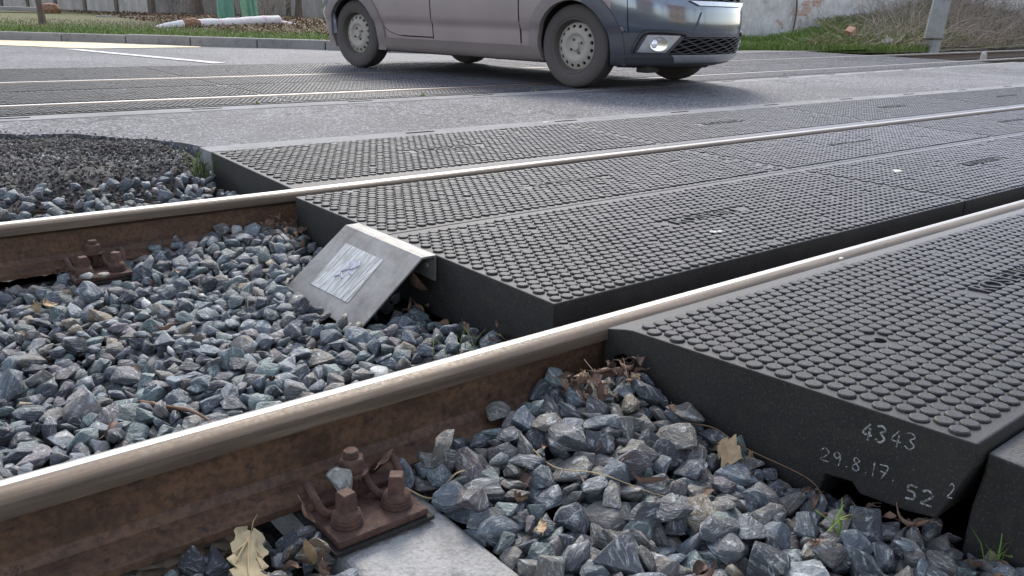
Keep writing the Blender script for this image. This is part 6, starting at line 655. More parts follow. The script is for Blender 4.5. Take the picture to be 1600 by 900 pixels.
30,110,3248,1919,-584,63,156,229,26,75,3636,1264,-630,-218,-102,-45,32,75,3753,1471,-593,285,-20,-86,24,105,3537,1562,-617,-167,-96,124,9,85,3765,1360,-601,-89,101,207,13,85,3885,1380,-644,-72,-70,49,14,105,3821,1773,-615,181,-130,-110,3,75,4055,1063,-632,192,-225,-48,10,75,4115,1617,-589,-36,104,278,28,75,4327,3343,-454,-115,-49,-254,3,85,4386,1247,-606,261,130,-69,20,105,4485,-110,-685,81,-254,-133,19,125,4627,-275,-594,170,-35,-89,4,105,4687,804,-597,-106,-279,-28,20,75,4561,1698,-671,242,92,68,31,95,4691,1124,-618,36,-117,-262,9,105,4718,1247,-597,-24,91,95,5,105,4313,642,-618,-7,121,189,35,110,4523,196,-603,-21,-7,-287,21,125,4729,370,-621,-14,56,-97,24,100,4669,41,-618,-55,62,-288,28,125,4703,991,-570,-49,-261,135,19,100,4609,1319,-609,113,-261,45,35,110,4624,-117,-631,76,-62,1,26,105,4424,823,-614,-108,179,212,21,100,4559,515,-628,-17,55,-86,16,125,4685,636,-622,-175,-219,-24,7,100,4558,950,-613,30,-84,266,5,100,4569,754,-618,72,-5,-291,12,105,4498,-172,-611,10,-31,-269,12,95,4430,61,-647,-91,-249,-112,29,75,4467,301,-596,75,-211,147,0,85,4423,688,-621,-45,53,-127,1,100,4520,869,-593,-21,-12,287,6,95,4547,1142,-613,-5,-28,-266,15,85,1468,12080,-558,277,-76,78,34,100,1318,12447,-527,-45,-293,32,0,100,1348,12794,-484,92,-6,-20,26,100,1558,12166,-556,204,86,-59,35,110,1562,12483,-534,105,3,12,12,125,1908,12201,-607,283,-38,66,6,95,1922,12403,-517,65,-27,-235,8,85,1924,12554,-515,230,178,70,35,125,2204,11948,-574,68,-13,-258,25,125,2120,12212,-567,-197,-140,171,29,75,2251,12541,-525,15,111,21,16,85,2501,12256,-561,-267,83,-102,27,75,2416,12548,-507,192,-115,-200,21,105,2365,12678,-505,-39,11,170,17,95,2782,12208,-567,-288,9,-62,12,105,2766,12719,-542,244,134,112,10,75,3003,12267,-564,163,7,-13,2,100,3001,12396,-533,62,197,108,35,85,2992,12661,-519,93,-39,10,34,75,3313,12246,-559,-283,-64,-12,11,75,3331,12434,-530,-165,184,-43,6,100,3537,12005,-571,17,-30,296,33,95,3561,12249,-590,13,-76,286,8,105,3460,12479,-517,249,151,64,33,100,3898,12334,-521,162,-190,-143,0,75,3797,12395,-540,7,29,-282,14,125,3734,12651,-497,9,7,-35,4,85,4061,12408,-518,-282,-99,-31,7,105,4347,12265,-534,254,-159,-7,30,125,4548,12333,-514,191,-106,-61,10,105,4597,12116,-576,81,-114,-244,32,75,4571,12591,-518,63,85,-16,28,105,1290,12204,-514,152,91,108,15,100,1395,12543,-485,-148,-206,-143,31,125,1336,12668,-486,118,24,42,7,125,1598,12274,-472,-192,-144,170,25,105,1765,12337,-555,-227,-55,150,17,110,1804,12030,-579,-97,279,54,23,95,1876,12275,-521,-187,115,144,29,75,1821,12545,-514,223,-35,-128,
23,100,2228,12082,-555,89,13,-232,9,105,2356,12415,-506,-265,-22,44,32,105,2071,12503,-517,37,-48,292,10,105,2463,12049,-584,153,-44,-116,24,125,2419,12235,-525,-102,-130,240,33,110,2479,12529,-502,-10,110,-83,2,85,2676,12110,-570,41,231,-145,0,110,2711,12388,-514,-158,243,71,11,85,3022,12156,-552,146,-80,134,30,95,2883,12401,-545,121,162,180,6,125,3204,12349,-520,5,-14,-224,11,105,3626,12084,-568,202,-122,-4,31,110,3652,12386,-517,-192,149,39,33,100,3522,12662,-541,-31,63,-275,14,105,3926,12068,-587,40,10,265,1,125,3712,12144,-526,-269,73,35,16,75,3705,12537,-530,-269,76,-102,4,105,4062,12125,-548,-78,-8,-43,25,110,4212,12543,-507,197,-96,-151,30,75,4162,12760,-508,192,26,-33,34,95,4491,12265,-536,-46,51,-221,3,110,4360,12572,-491,138,258,59,15,105,4656,12281,-534,-207,142,-118,10,85,4508,12513,-533,156,-36,-100,24,85,1246,12008,-575,76,3,258,0,95,1459,12311,-534,110,-48,-195,35,75,1466,12720,-506,85,31,56,8,105,1629,12019,-583,-82,57,-34,1,100,1698,12213,-519,157,-27,48,6,110,1770,12423,-519,20,283,-96,24,100,1714,12152,-548,132,-267,18,27,95,2252,12217,-536,80,78,23,6,110,1994,12266,-506,20,119,42,11,105,2356,12021,-576,200,100,183,5,110,2586,12180,-472,-183,-18,171,23,100,2528,12374,-502,-14,-59,181,7,100,2667,12207,-525,-120,-131,98,23,95,2802,12584,-497,-76,268,110,31,125,2865,11987,-561,-67,13,215,12,75,2930,12533,-559,-156,-225,-118,7,85,3266,12112,-571,48,-77,183,1,75,3239,12490,-512,-13,-72,272,16,105,3466,12274,-540,77,-265,109,2,125,3936,12188,-524,-20,40,-108,9,110,3922,12387,-498,-42,8,-206,22,105,4122,12067,-534,100,126,-175,26,125,4023,12268,-504,-22,-65,-230,22,100,4195,12401,-507,176,-226,21,7,125,4283,11918,-552,35,-97,-258,35,110,4205,12033,-534,197,148,71,29,85,4316,12397,-520,-55,113,31,30,100,4516,12093,-545,-77,286,47,2,100,4603,12501,-495,-12,-257,144,33,125,3492,5411,-665,-61,-95,176,27,110,3910,5386,-562,166,-71,-229,13,110,3801,5409,-565,245,161,-20,17,85,3829,5719,-625,215,-207,-30,25,85,4068,5431,-689,178,210,101,26,125,3967,5608,-605,109,-116,-244,21,110,4383,5408,-647,246,-164,-54,31,100,4535,5776,-641,-243,-86,139,28,125,3439,5170,-571,129,32,260,19,110,3383,5381,-585,-5,-35,298,12,75,3429,5802,-668,236,-127,49,26,125,3728,5183,-568,-136,152,209,23,95,3850,5503,-562,100,57,-3,19,85,3945,5676,-575,-154,-31,-149,35,75,3564,5789,-634,-285,-81,31,27,125,4233,5365,-558,77,-237,83,24,75,4084,5406,-605,-25,48,-279,9,75,2987,9885,-566,141,-144,-171,
]

def fine_stone(i):
    bm = stone_bm(i)
    bmesh.ops.bevel(bm, geom=bm.edges[:], offset=.0016, segments=2, profile=.55, affect='EDGES', clamp_overlap=True)
    bmesh.ops.triangulate(bm, faces=bm.faces[:])
    long = [e for e in bm.edges if e.calc_length() > .009]
    bmesh.ops.subdivide_edges(bm, edges=long, cuts=2, use_grid_fill=True)
    bmesh.ops.triangulate(bm, faces=bm.faces[:])
    bm.normal_update()
    for v in bm.verts:
        p = v.co * 70 + Vector((i * 7.1, 0, 0)); q = v.co * 230
        v.co += v.normal * (.0016 * noise.noise(p) + .0006 * noise.noise(q))
    me = bpy.data.meshes.new('ballast_stone'); bm.to_mesh(me); bm.free()
    shade(me, 32); me.materials.append(MAT['ballast_stone']); return me
def coarse_stone(i):
    bm = stone_bm(i)
    bmesh.ops.bevel(bm, geom=bm.edges[:], offset=.0016, segments=1, profile=.5, affect='EDGES', clamp_overlap=True)
    bmesh.ops.triangulate(bm, faces=bm.faces[:]); bm.verts.index_update()
    r = (np.array([v.co[:] for v in bm.verts]), np.array([[v.index for v in f.verts] for f in bm.faces])); bm.free(); return r
raw = np.array(STONES, float).reshape(-1, 8)
FINE = [fine_stone(i) for i in range(NST)]; COARSE = [coarse_stone(i) for i in range(NST)]
TONES = [('bluish grey', (.120, .139, .160), 34), ('greenish grey', (.125, .160, .155), 22), ('dark slate grey', (.062, .066, .075), 20), ('brownish grey', (.150, .136, .122), 14),
         ('purplish grey', (.125, .108, .114), 6), ('pale whitish', (.40, .40, .39), 2), ('tan', (.26, .205, .14), 2)]
rnd = random.Random(21)
def tone(y):
    w = [t[2] for t in TONES]
    if y < 1.1: w = [20, 10, 26, 34, 7, 1.5, 1.5]
    t = rnd.choices(TONES, w)[0]; k = rnd.uniform(.75, 1.6)
    return t[0], tuple(c * k for c in t[1])
def region(x, y):
    if y > 2.64: return 'behind the second rail beside the broken asphalt'
    if y > 1.137: return 'in the bed between the two rusty rails'
    return 'in the foreground bed beside the near rail'
BV, BF, nb = [], [], 0
SV, SF, SC, ns = [], [], [], 0
def mass_add(i, s, loc, q, c):
    global ns
    co, f = COARSE[i]; Mx = np.array(Quaternion(q).to_matrix()) * s
    SV.append(co @ Mx.T + np.array(loc)); SF.append(f + ns); SC.append(np.tile(np.array(c + (1,), np.float32), (len(co), 1))); ns += len(co)
for k, r in enumerate(raw):
    i = int(r[0]); s = r[1] / 100 * (1.05 if r[3] > 4548 else 1.15) * rnd.choice((.9, 1, 1, 1.1, 1.3)); loc = r[2:5] / 4000; v_ = r[5:8] / 300; q = (math.sqrt(max(0, 1 - float(v_ @ v_))), *v_)
    nm, c = tone(loc[1])
    co, f = COARSE[i]; Mx = np.array(Quaternion(q).to_matrix()) * s
    BV.append(co @ Mx.T + loc); BF.append(f + nb); nb += len(co)
    if k < 296:
        o = bpy.data.objects.new('ballast_stone', FINE[i]); COL.objects.link(o)
        o.location = loc; o.rotation_mode = 'QUATERNION'; o.rotation_quaternion = q; o.scale = (s, s, s); o.color = c + (1,)
        rg = region(loc[0], loc[1]); big = 'large' if s > 1.07 else ('small' if s < .9 else 'medium')
        tag(o, '%s %s ballast stone %s' % (big, nm, rg), 'stone', '%s %s ballast stones %s' % (big, nm, rg))
    else: mass_add(i, s, loc, q, c)
def scatter(n, x0, x1, y0, y1, z):
    for _ in range(n):
        x, y = rnd.uniform(x0, x1), rnd.uniform(y0, y1); q = Quaternion((rnd.gauss(0, 1), rnd.gauss(0, 1), rnd.gauss(0, 1), rnd.gauss(0, 1))).normalized()
        mass_add(rnd.randrange(NST), rnd.uniform(.85, 1.25), (x, y, z + rnd.uniform(-.02, .012)), q, tone(y)[1])
scatter(1500, -1.9, -.10, 1.23, 2.56, -.178); scatter(900, -1.6, .14, .1, 1.05, -.175); scatter(500, -1.9, .33, 2.72, 3.2, -.165); scatter(150, 1.02, 1.19, -.05, .43, -.150); scatter(30, 1.10, 1.19, .36, .62, -.165); scatter(34, 1.06, 1.195, .18, .45, -.125); scatter(26, .985, 1.12, 1.64, 2.1, -.155); scatter(190, .0, .462, .62, 1.06, -.166); scatter(330, .68, 1.19, -.55, -.03, -.175)
for _ in range(620):
    x, y = (rnd.uniform(.3, 1.17) if _ < 230 else rnd.uniform(-1.6, .32)), rnd.uniform(2.85, 3.42); q = Quaternion((rnd.gauss(0, 1), rnd.gauss(0, 1), rnd.gauss(0, 1), rnd.gauss(0, 1))).normalized()
    mass_add(rnd.randrange(NST), rnd.uniform(.8, 1.2), (x, y, -.140 + .075 * (y - 2.85) / .5 + rnd.uniform(-.02, .005)), q, tone(y)[1])
me = raw_mesh('ballast_mass', np.concatenate(SV), np.concatenate(SF))
at = me.color_attributes.new('tone', 'FLOAT_COLOR', 'POINT'); at.data.foreach_set('color', np.concatenate(SC).ravel())
tag(link('ballast', me, MAT['ballast_stone_mass']), 'grey crushed stone ballast filling the track beds', 'ballast', None, 'stuff')
from mathutils.bvhtree import BVHTree
TREE = BVHTree.FromPolygons(np.concatenate(BV).tolist(), np.concatenate(BF).tolist())
def top(x, y, d=-.15):
    h = TREE.ray_cast(Vector((x, y, .5)), Vector((0, 0, -1)))
    return h[0].z if h[0] is not None else d
# gravel chips on the crumbled road edge
def chip(i):
    bm = stone_bm(i); bmesh.ops.triangulate(bm, faces=bm.faces[:]); bm.verts.index_update()
    r = (np.array([v.co[:] for v in bm.verts]), np.array([[v.index for v in f.verts] for f in bm.faces])); bm.free(); return r
CHIP = [chip(i) for i in range(12)]
V = []; F = []; n = 0; pale = []
for _ in range(26350):
    x = rnd.uniform(-1.2, 1.17); e = ragged(x); d = rnd.uniform(.02, 1.4)
    if rnd.random() < .3: d = abs(rnd.gauss(.2, .14))
    if _ >= 26000: d = -abs(rnd.gauss(0, .07))
    y = e - d
    if y < 3.15 or y < 3.3 and rnd.random() < .6: continue
    z = crumble_z(x, y, d) + .002 if d > 0 else .012 + .018 * (y - 3.6) / 1.1; pale.append(.34 < d < .46 and rnd.random() < .22)
    co, f = CHIP[rnd.randrange(12)]; s = rnd.choice((.14, .18, .22, .25, .28, .33, .42)) * min(1, max(.4, .55 + d * 1.2))
    q = Quaternion((rnd.gauss(0, 1), rnd.gauss(0, 1), rnd.gauss(0, 1), rnd.gauss(0, 1))).normalized()
    V.append(co @ (np.array(q.to_matrix()) * s).T + np.array((x, y, z))); F.append(f + n); n += len(co)
cols = []
for a, pl_ in zip(V, pale): cols.append(np.tile(np.array((rnd.choice([(.42, .42, .42), (.30, .30, .30)] if pl_ else [(.09, .082, .082), (.05, .046, .046), (.045, .041, .041), (.07, .061, .058), (.06, .053, .051), (.12, .112, .11), (.22, .215, .21)] if len(cols) % 11 else [(.40, .40, .40), (.14, .14, .14), (.06, .06, .06)]) + (1,)), np.float32), (len(a), 1)))
me = raw_mesh('gravel_chips', np.concatenate(V), np.concatenate(F))
at = me.color_attributes.new('tone', 'FLOAT_COLOR', 'POINT'); at.data.foreach_set('color', np.concatenate(cols).ravel())
tag(link('gravel_chips', me, MAT['chip']), 'loose gravel chips on the crumbled asphalt edge', 'gravel', None, 'stuff')
# ================================================================== rail fastenings
def smooth_path(P, k=6):
    P = [Vector(p) for p in P]; Q = [P[0] * 2 - P[1]] + P + [P[-1] * 2 - P[-2]]; out = []
    for i in range(1, len(Q) - 2):
        a, b, c, d = Q[i - 1:i + 3]
        for j in range(k):
            t = j / k; out.append(.5 * ((2 * b) + (c - a) * t + (2 * a - 5 * b + 4 * c - d) * t * t + (3 * b - a - 3 * c + d) * t ** 3))
    return out + [P[-1]]
def fastening(label):
    root = empty('rail_fastening'); tag(root, label, 'rail fastening', 'rusty rail fastenings')
    m = MB(); m.box(-.0775, .0775, -.187, -.056, 0, .0135); m.box(-.0775, .0775, -.0945, -.066, .0125, .024); m.build('base_plate', MAT['fast'], root, bevel=.004, seg=2, smooth=40)
    m = MB(); m.box(-.085, .085, -.192, -.04, -.0075, -.0005); m.build('pad', MAT['rubber'], root, bevel=.001)
    m = MB()
    L = [(-.056, -.052, .0235), (-.066, -.066, .042), (-.073, -.086, .056), (-.073, -.106, .044), (-.066, -.121, .026), (-.047, -.128, .0205), (-.029, -.120, .0225), (-.0205, -.104, .035), (-.0185, -.084, .046), (-.012, -.068, .048), (0, -.063, .048)]
    P = L + [(-x, y, z) for x, y, z in reversed(L[:-1])]
    m.tube(smooth_path(P), .0066, 10); m.build('spring_clip', MAT['fast'], root, smooth=60)
    for sx in (-1, 1):
        m = MB(); c = (.043 * sx, -.149, .0135)
        m.lathe([(.0225, 0), (.0245, .0015), (.0245, .005), (.022, .0062), (.0235, .0075), (.0235, .011), (.0215, .0122), (.0225, .0135), (.0215, .0185), (.016, .0245), (.0125, .0262)], 22, c=c)
        a = .4 * sx + .5; co, s_ = math.cos(a), math.sin(a)
        vs = []
        for h, w in ((.024, .0122), (.051, .0108), (.053, .0098)):
            vs += [(c[0] + w * (i * co - j * s_), c[1] + w * (i * s_ + j * co), c[2] + h) for i, j in ((-1, -1), (1, -1), (1, 1), (-1, 1))]
        m.add(vs, [(0, 1, 5, 4), (1, 2, 6, 5), (2, 3, 7, 6), (3, 0, 4, 7), (4, 5, 9, 8), (5, 6, 10, 9), (6, 7, 11, 10), (7, 4, 8, 11), (8, 9, 10, 11), (3, 2, 1, 0)])
        m.build('coach_screw', MAT['fast'], root, smooth=35)
    m = MB(); m.lathe([(.0115, .02), (.0115, .083), (.0122, .084), (.0122, .0855), (.0112, .0865), (.0122, .0875), (.0122, .089), (.0112, .090), (.0120, .0912), (.0105, .0935)], 16, c=(0, -.086, 0)); bolt = m.build('bolt', MAT['fast'], root, smooth=40)
    m = MB(); m.lathe([(.012, .0545), (.0265, .055), (.0265, .0590), (.012, .0595)], 22, c=(0, -.086, 0)); m.build('washer', MAT['fast'], bolt, smooth=40)
    m = MB(); m.lathe([(.013, .0595), (.0215, .0600), (.0215, .0790), (.0195, .0822), (.012, .0826)], 6, c=(0, -.086, 0)); m.build('nut', MAT['fast'], bolt, bevel=.0008)
    return root
def copy_tree(o, parent=None):
    c = o.copy(); COL.objects.link(c)
    if parent: c.parent = parent
    for ch in [x for x in list(bpy.data.objects) if x.parent == o]: copy_tree(ch, c)
    return c
F0 = fastening('rusty rail fastening with square headed screws on the pale sleeper in front'); F0.location = (.543, 1.1375, -.150)
for (x, y, rz, lb) in ((.530, 2.6395, 0, 'rusty rail fastening half sunk in stones against the second rail'), (.543, 1.1375, math.pi, 'rusty rail fastening on the far side of the near rail, hidden behind it'), (.543, 2.6395, math.pi, 'rusty rail fastening on the far side of the second rail, hidden behind it')):
    f = copy_tree(F0); f.location = (x, y, -.150); f.rotation_euler = (0, 0, rz); f['label'] = lb
# ================================================================== bent steel plate
root = empty('steel_deflector_plate', (1.0, 1.9, -.14)); tag(root, 'bent grey steel plate with a scuffed sticker leaning on the rubber panel end', 'steel plate')
m = MB(); th = .0055
prof = [(1.1455, -.066), (1.1455, .0035), (1.102, .0035), (.902, -.150), (.905, -.154), (1.1035, -.0025), (1.140, -.0025), (1.140, -.066)]
vs = []
for (yt, yb) in ((1.712, 1.695), (2.112, 2.105)):
    vs += [(x, yt + (yb - yt) * max(0, min(1, (1.1 - x) / .2)), z) for x, z in prof]
n = len(prof); fs = [(k, (k + 1) % n, n + (k + 1) % n, n + k) for k in range(n)] + [tuple(range(n - 1, -1, -1)), tuple(n + k for k in range(n))]
m.add(vs, fs); pl = m.build('plate', MAT['galv'], root, bevel=.0012)
pl.matrix_parent_inverse = Matrix.Translation((-1.0, -1.9, .14))
def slope_pt(u, v, off):   # u along y, v from the fold (0) to the foot (1)
    x = 1.102 - .200 * v; z = .0035 - .1535 * v; nrm = Vector((-.1535, 0, .200)).normalized()
    return Vector((x, u, z)) + nrm * off
m = MB(); q = [(2.035, .20), (1.835, .20), (1.815, .78), (2.02, .80)]
m.add([slope_pt(u, v, .0003) for u, v in q] + [slope_pt(u, v, .0011) for u, v in q], [(0, 1, 2, 3), (7, 6, 5, 4), (0, 4, 5, 1), (1, 5, 6, 2), (2, 6, 7, 3), (3, 7, 4, 0)])
st = m.build('sticker', MAT['sticker'], root); st.matrix_parent_inverse = pl.matrix_parent_inverse
m = MB()
for pts in ([(1.95, .38), (1.93, .46), (1.945, .52), (1.92, .58)], [(1.935, .36), (1.91, .42), (1.925, .47), (1.90, .50)], [(1.96, .50), (1.94, .56), (1.955, .60)], [(1.915, .33), (1.90, .37), (1.908, .41)]):
    m.tube([slope_pt(u, v, .0012) for u, v in pts], .0022, 5)
g = m.build('marker_scribble', MAT['purple'], st); g.matrix_parent_inverse = Matrix.Identity(4)
m = MB(); m.lathe([(.002, -.009), (.0075, -.0085), (.0085, -.004), (.0085, 0), (.002, .001)], 10, axis=0, c=(1.1395, 1.745, -.03)); bo = m.build('bolt', MAT['galv'], root, smooth=40); bo.matrix_parent_inverse = pl.matrix_parent_inverse
# ================================================================== chalk numbers
GL = {'4': [[(.62, 1), (.05, .35), (.95, .35)], [(.68, .75), (.62, 0)]], '3': [[(.1, .9), (.5, 1), (.85, .8), (.45, .55), (.9, .3), (.5, 0), (.05, .12)]],
      '2': [[(.1, .8), (.45, 1), (.85, .75), (.5, .35), (.05, 0), (.95, .05)]], '9': [[(.8, .8), (.4, 1), (.1, .7), (.45, .5), (.8, .8), (.7, 0)]],
      '6': [[(.8, 1), (.3, .6), (.1, .2), (.5, 0), (.85, .25), (.45, .48), (.15, .3)]], '8': [[(.8, .85), (.4, 1), (.2, .75), (.8, .3), (.5, 0), (.15, .25), (.8, .85)]], '1': [[(.35, .8), (.55, 1), (.5, 0)]], '7': [[(.1, .95), (.9, 1), (.45, 0)], [(.25, .5), (.85, .52)]],
      '5': [[(.85, 1), (.2, .95), (.2, .6), (.7, .55), (.75, .15), (.1, 0)]], '.': [[(.4, .12), (.55, .1)]]}
near_panel = [o for o in bpy.data.objects if 'chalk numbers' in str(o.get('label', ''))][0]
def chalk(txt, y, z, h, w, dz=0, r=.0011):
    m = MB(); xf = X0 + .003 + .0025
    for k, ch in enumerate(txt):
        ww = w * (.5 if ch in '.1' else 1)
        for st in GL[ch]:
            P = [(xf - .0002, y - a * ww, z + b * h) for a, b in st]
            P = smooth_path(P, 3) if len(P) > 2 else [Vector(p) for p in P]
            m.tube(P, r, 5)
        y -= ww * 1.28; z += dz
    o = m.build('chalk_number', MAT['chalk'], near_panel); return o
chalk('43', .556, -.012, .027, .016, .004, .0019); chalk('43', .512, -.004, .026, .016, .004, .0012); chalk('29.8.17.', .618, -.077, .022, .0165, .0022, .0011); chalk('52', .477, -.077, .024, .018, .003, .0018)
m = MB(); xf = X0 + .0052
for st in GL['2']: m.tube(smooth_path([(xf, .4195 - a * .008, -.047 + b * .023) for a, b in st], 3), .0009, 5)
m.build('chalk_number', MAT['chalk'], near_panel)

# a pale stone resting on the near clip, a whitish one by the second fastening
for (x, y, z, i, sc_, c, lb) in ((.516, 1.040, -.098, 4, 1.05, (.30, .29, .26), 'pale flaky stone wedged between nut and left screw of the near fastening'), (.640, 2.430, -.118, 9, 1.35, (.30, .30, .29), 'large rounded pale stone right of the second rail fastening'), (.69, 1.02, -.088, 14, 1.5, (.16, .145, .125), 'large brownish stone against the near rail right of the fastening'), (.428, .955, -.135, 7, 1.15, (.19, .13, .08), 'rusty tan stone left of the sleeper and base plate')):
    o = bpy.data.objects.new('ballast_stone', FINE[i]); COL.objects.link(o); o.location = (x, y, z); o.rotation_euler = (.5, .9, 1.1 * i); o.scale = (sc_,) * 3; o.color = c + (1,); tag(o, lb, 'stone')
# ================================================================== leaves, stalks, small plants
rl = random.Random(5)
def leaf_mesh(seed, L, W, curl, bendz, lobes=0, mat='brown_leaf', twist=0, name='dry_leaf'):
    rr = random.Random(seed); nu, nv = (22, 12) if lobes else (12, 6); V = []; F = []
    for i in range(nu + 1):
        u = i / nu; w = W * math.sin(math.pi * min(1, u * .97 + .015) ** .8) ** .75
        if lobes: w *= .62 + .44 * abs(math.sin(u * math.pi * lobes)) + .12 * abs(math.sin(u * math.pi * lobes * 3.1))
        for j in range(nv + 1):
            v = 2 * j / nv - 1; a = v * curl * (1 + .4 * math.sin(3 * u + seed))
            y = w * (math.sin(a) / max(.3, abs(curl)) if curl else v); z = w * (1 - math.cos(a)) / max(.3, abs(curl)) if curl else 0
            x = L * u + (L * .12 * (1 - abs(v)) if lobes else 0); z += bendz * (u - .5) ** 2 * L * 4 + .06 * L * noise.noise((u * 4 + seed, v * 2, 0))
            if abs(abs(v) - 1) < .01: y *= 1 + .12 * rr.uniform(-1, 1)
            t = twist * (u - .5); y, z = y * math.cos(t) - z * math.sin(t), y * math.sin(t) + z * math.cos(t)
            V.append((x - L / 2, y, z))
    for i in range(nu):
        for j in range(nv):
            k = i * (nv + 1) + j; F.append((k, k + nv + 1, k + nv + 2, k + 1))
    m = MB(); m.add(V, F)
    # short stalk
    e = Vector(V[nv // 2]); m.tube([e, e + Vector((-.18 * L, .02 * L, .03 * L)), e + Vector((-.34 * L, .08 * L, .02 * L))], .0007, 5)
    me = m.mesh(name); shade(me); me.materials.append(MAT[mat]); return me
LM = [leaf_mesh(k, rl.uniform(.035, .06), rl.uniform(.009, .015), rl.uniform(.9, 2.6), rl.uniform(-.35, .5), twist=rl.uniform(-2, 2)) for k in range(9)]
LM += [leaf_mesh(20 + k, rl.uniform(.03, .05), rl.uniform(.012, .018), rl.uniform(.4, 1.0), rl.uniform(-.3, .4), 3, 'tan_leaf', rl.uniform(-1, 1)) for k in range(4)]
LM2 = [leaf_mesh(80 + k, rl.uniform(.028, .045), rl.uniform(.011, .017), rl.uniform(.5, 1.5), rl.uniform(-.3, .6), 3 if k % 2 else 0, 'brown_leaf', rl.uniform(-1.5, 1.5)) for k in range(7)]
HEAP = LM[:9] + LM2 * 2 + LM[9:11]
def put_leaf(x, y, label, group=None, me=None, sc=None, z=None, rot=None):
    o = bpy.data.objects.new('dry_leaf', me or rl.choice(LM)); COL.objects.link(o)
    o.location = (x, y, (top(x, y) + .006) if z is None else z); o.rotation_euler = rot or (rl.uniform(-.7, .7), rl.uniform(-.7, .7), rl.uniform(0, 6.28))
    s = sc or rl.uniform(.5, .95); o.scale = (s, s, s); return tag(o, label, 'leaf', group)
def heap(n, fx, lab, grp, zz=.0):
    for k in range(n):
        x, y = fx(k)
        put_leaf(x, y, lab, grp, me=rl.choice(HEAP), z=top(x, y) + rl.uniform(.002, .012 + zz))
g_ = 'curled brown leaves heaped in the corner of near rail and rubber panel'
heap(52, lambda k: (rl.uniform(.985, 1.14), rl.uniform(.965, 1.075)), 'curled brown dead leaf in the heap where the near rail meets the rubber panel', g_, .022)
g_ = 'brown leaves along the foot of the near rubber panel'
heap(18, lambda k: (rl.uniform(1.09, 1.142), rl.uniform(.44, .93)), 'curled brown dead leaf at the foot of the dark panel end with chalk numbers', g_, .008)
g_ = 'brown leaves in the corner of second rail and rubber panel'
heap(30, lambda k: (rl.uniform(1.03, 1.14), rl.uniform(2.36, 2.56)), 'curled brown dead leaf in the corner where the second rail meets the rubber panel', g_, .018)
g_ = 'brown leaves at the foot of the panel end between the rails'
heap(12, lambda k: (rl.uniform(1.08, 1.142), rl.uniform(1.29, 1.62)), 'curled brown dead leaf at the panel foot right of the bent steel plate', g_, .012)
heap(5, lambda k: (rl.uniform(1.05, 1.135), rl.uniform(1.70, 1.80)), 'reddish brown dead leaf tucked under the bent steel plate', 'leaves under the bent steel plate', .012)
heap(14, lambda k: (rl.uniform(.2, .95), rl.uniform(1.3, 2.45)), 'small brown dead leaf among the stones between the rails', 'scattered leaves between the rails')
heap(16, lambda k: (rl.uniform(.68, 1.08), rl.uniform(.45, 1.0)), 'small brown dead leaf among the foreground stones', 'scattered leaves in the foreground stones')
heap(9, lambda k: (rl.uniform(1.10, 1.185), rl.uniform(.2, .42)), 'crumpled leaf by the dark edge block at lower right', 'leaves by the dark edge block')
heap(6, lambda k: (rl.uniform(.27, .44), rl.uniform(.9, 1.04)), 'brown dead leaf under the edge of the near rail', 'leaves under the near rail')
me = leaf_mesh(50, .075, .034, .35, .2, 3, 'tan_leaf', .4)
put_leaf(1.085, .745, 'broad tan leaf standing up against the foot of the dark panel end', me=me, z=-.100, rot=(.8, .35, -1.0), sc=.58)
me = leaf_mesh(51, .07, .03, .5, .2, 3, 'brown_leaf', .4)
put_leaf(1.10, 1.755, 'broad reddish brown leaf leaning in the gap under the bent steel plate', me=me, z=-.075, rot=(1.1, .1, 1.4), sc=.9)
# the big pale leaf in front
me = leaf_mesh(60, .105, .046, .25, .10, 5, 'pale_leaf', .15)
o = put_leaf(.340, .972, 'large pale greenish toothed leaf lying below the near rail at the bottom left', me=me, z=-.128, rot=(R(-26), R(10), R(-112)), sc=1.12)
m = MB()
for a in (0, .55, -.55, 1.0, -1.0):
    st_ = Vector((-.045 + .012 * abs(a), 0, .0012)); L = {0: .092, .55: .06, 1.0: .036}[abs(a)]
    P = [st_ + Vector((L * t * math.cos(a * .8), L * t * math.sin(a * .8) * .8, .0035 + .5 * .1 * .105 * 4 * 0)) for t in (0, .33, .66, .9)]
    P = [Vector((p.x, p.y, .0022 + .10 * ((p.x + .0525) / .105 - .5) ** 2 * .105 * 4 + .10 * p.y * p.y / .046)) for p in P]
    m.tube(P, [.0013, .0011, .0008, .0005], 5)
v = m.build('vein', MAT['straw'], o)
me = leaf_mesh(61, .085, .011, 1.3, .1, 0, 'tan_leaf', .8)
put_leaf(.415, .93, 'narrow tan folded leaf standing against the corner of the base plate', me=me, z=-.125, rot=(.4, -1.05, -2.2), sc=.95)
me = leaf_mesh(62, .05, .02, .8, .3, 3, 'tan_leaf', 1)
put_leaf(.40, .885, 'pale curled leaf scrap beside the sleeper at the bottom edge', me=me, z=-.145)
me = leaf_mesh(63, .045, .01, 1.6, .3, 0, 'brown_leaf', 1)
put_leaf(.445, 1.015, 'orange brown leaf sliver hooked on the left clip loop of the near fastening', me=me, z=-.115, rot=(.3, .9, -.6)); put_leaf(.60, 1.045, 'orange brown leaf lying behind the nut of the near fastening', me=me, z=-.092, rot=(.2, -.3, .7))
for (x, y) in ((.335, 2.33), (.36, 2.30)): put_leaf(x, y, 'yellowish tan leaf on the stones left of the second rail fastening', 'tan leaves by the second rail fastening', me=LM[10], sc=1.2)
def stalk(pts, r, label, mat='straw', cat='stalk', knots=0):
    P = smooth_path(pts, 6); n = len(P); m = MB()
    rs = [r * (1.1 - .6 * i / n) * (1 + (knots * .5 if knots and i % 7 == 3 else 0)) for i in range(n)]
    m.tube(P, rs, 6); return tag(m.build('twig' if cat == 'twig' else 'straw', MAT[mat], smooth=60), label, cat)
def zt(x, y, d=.004): return top(x, y) + d
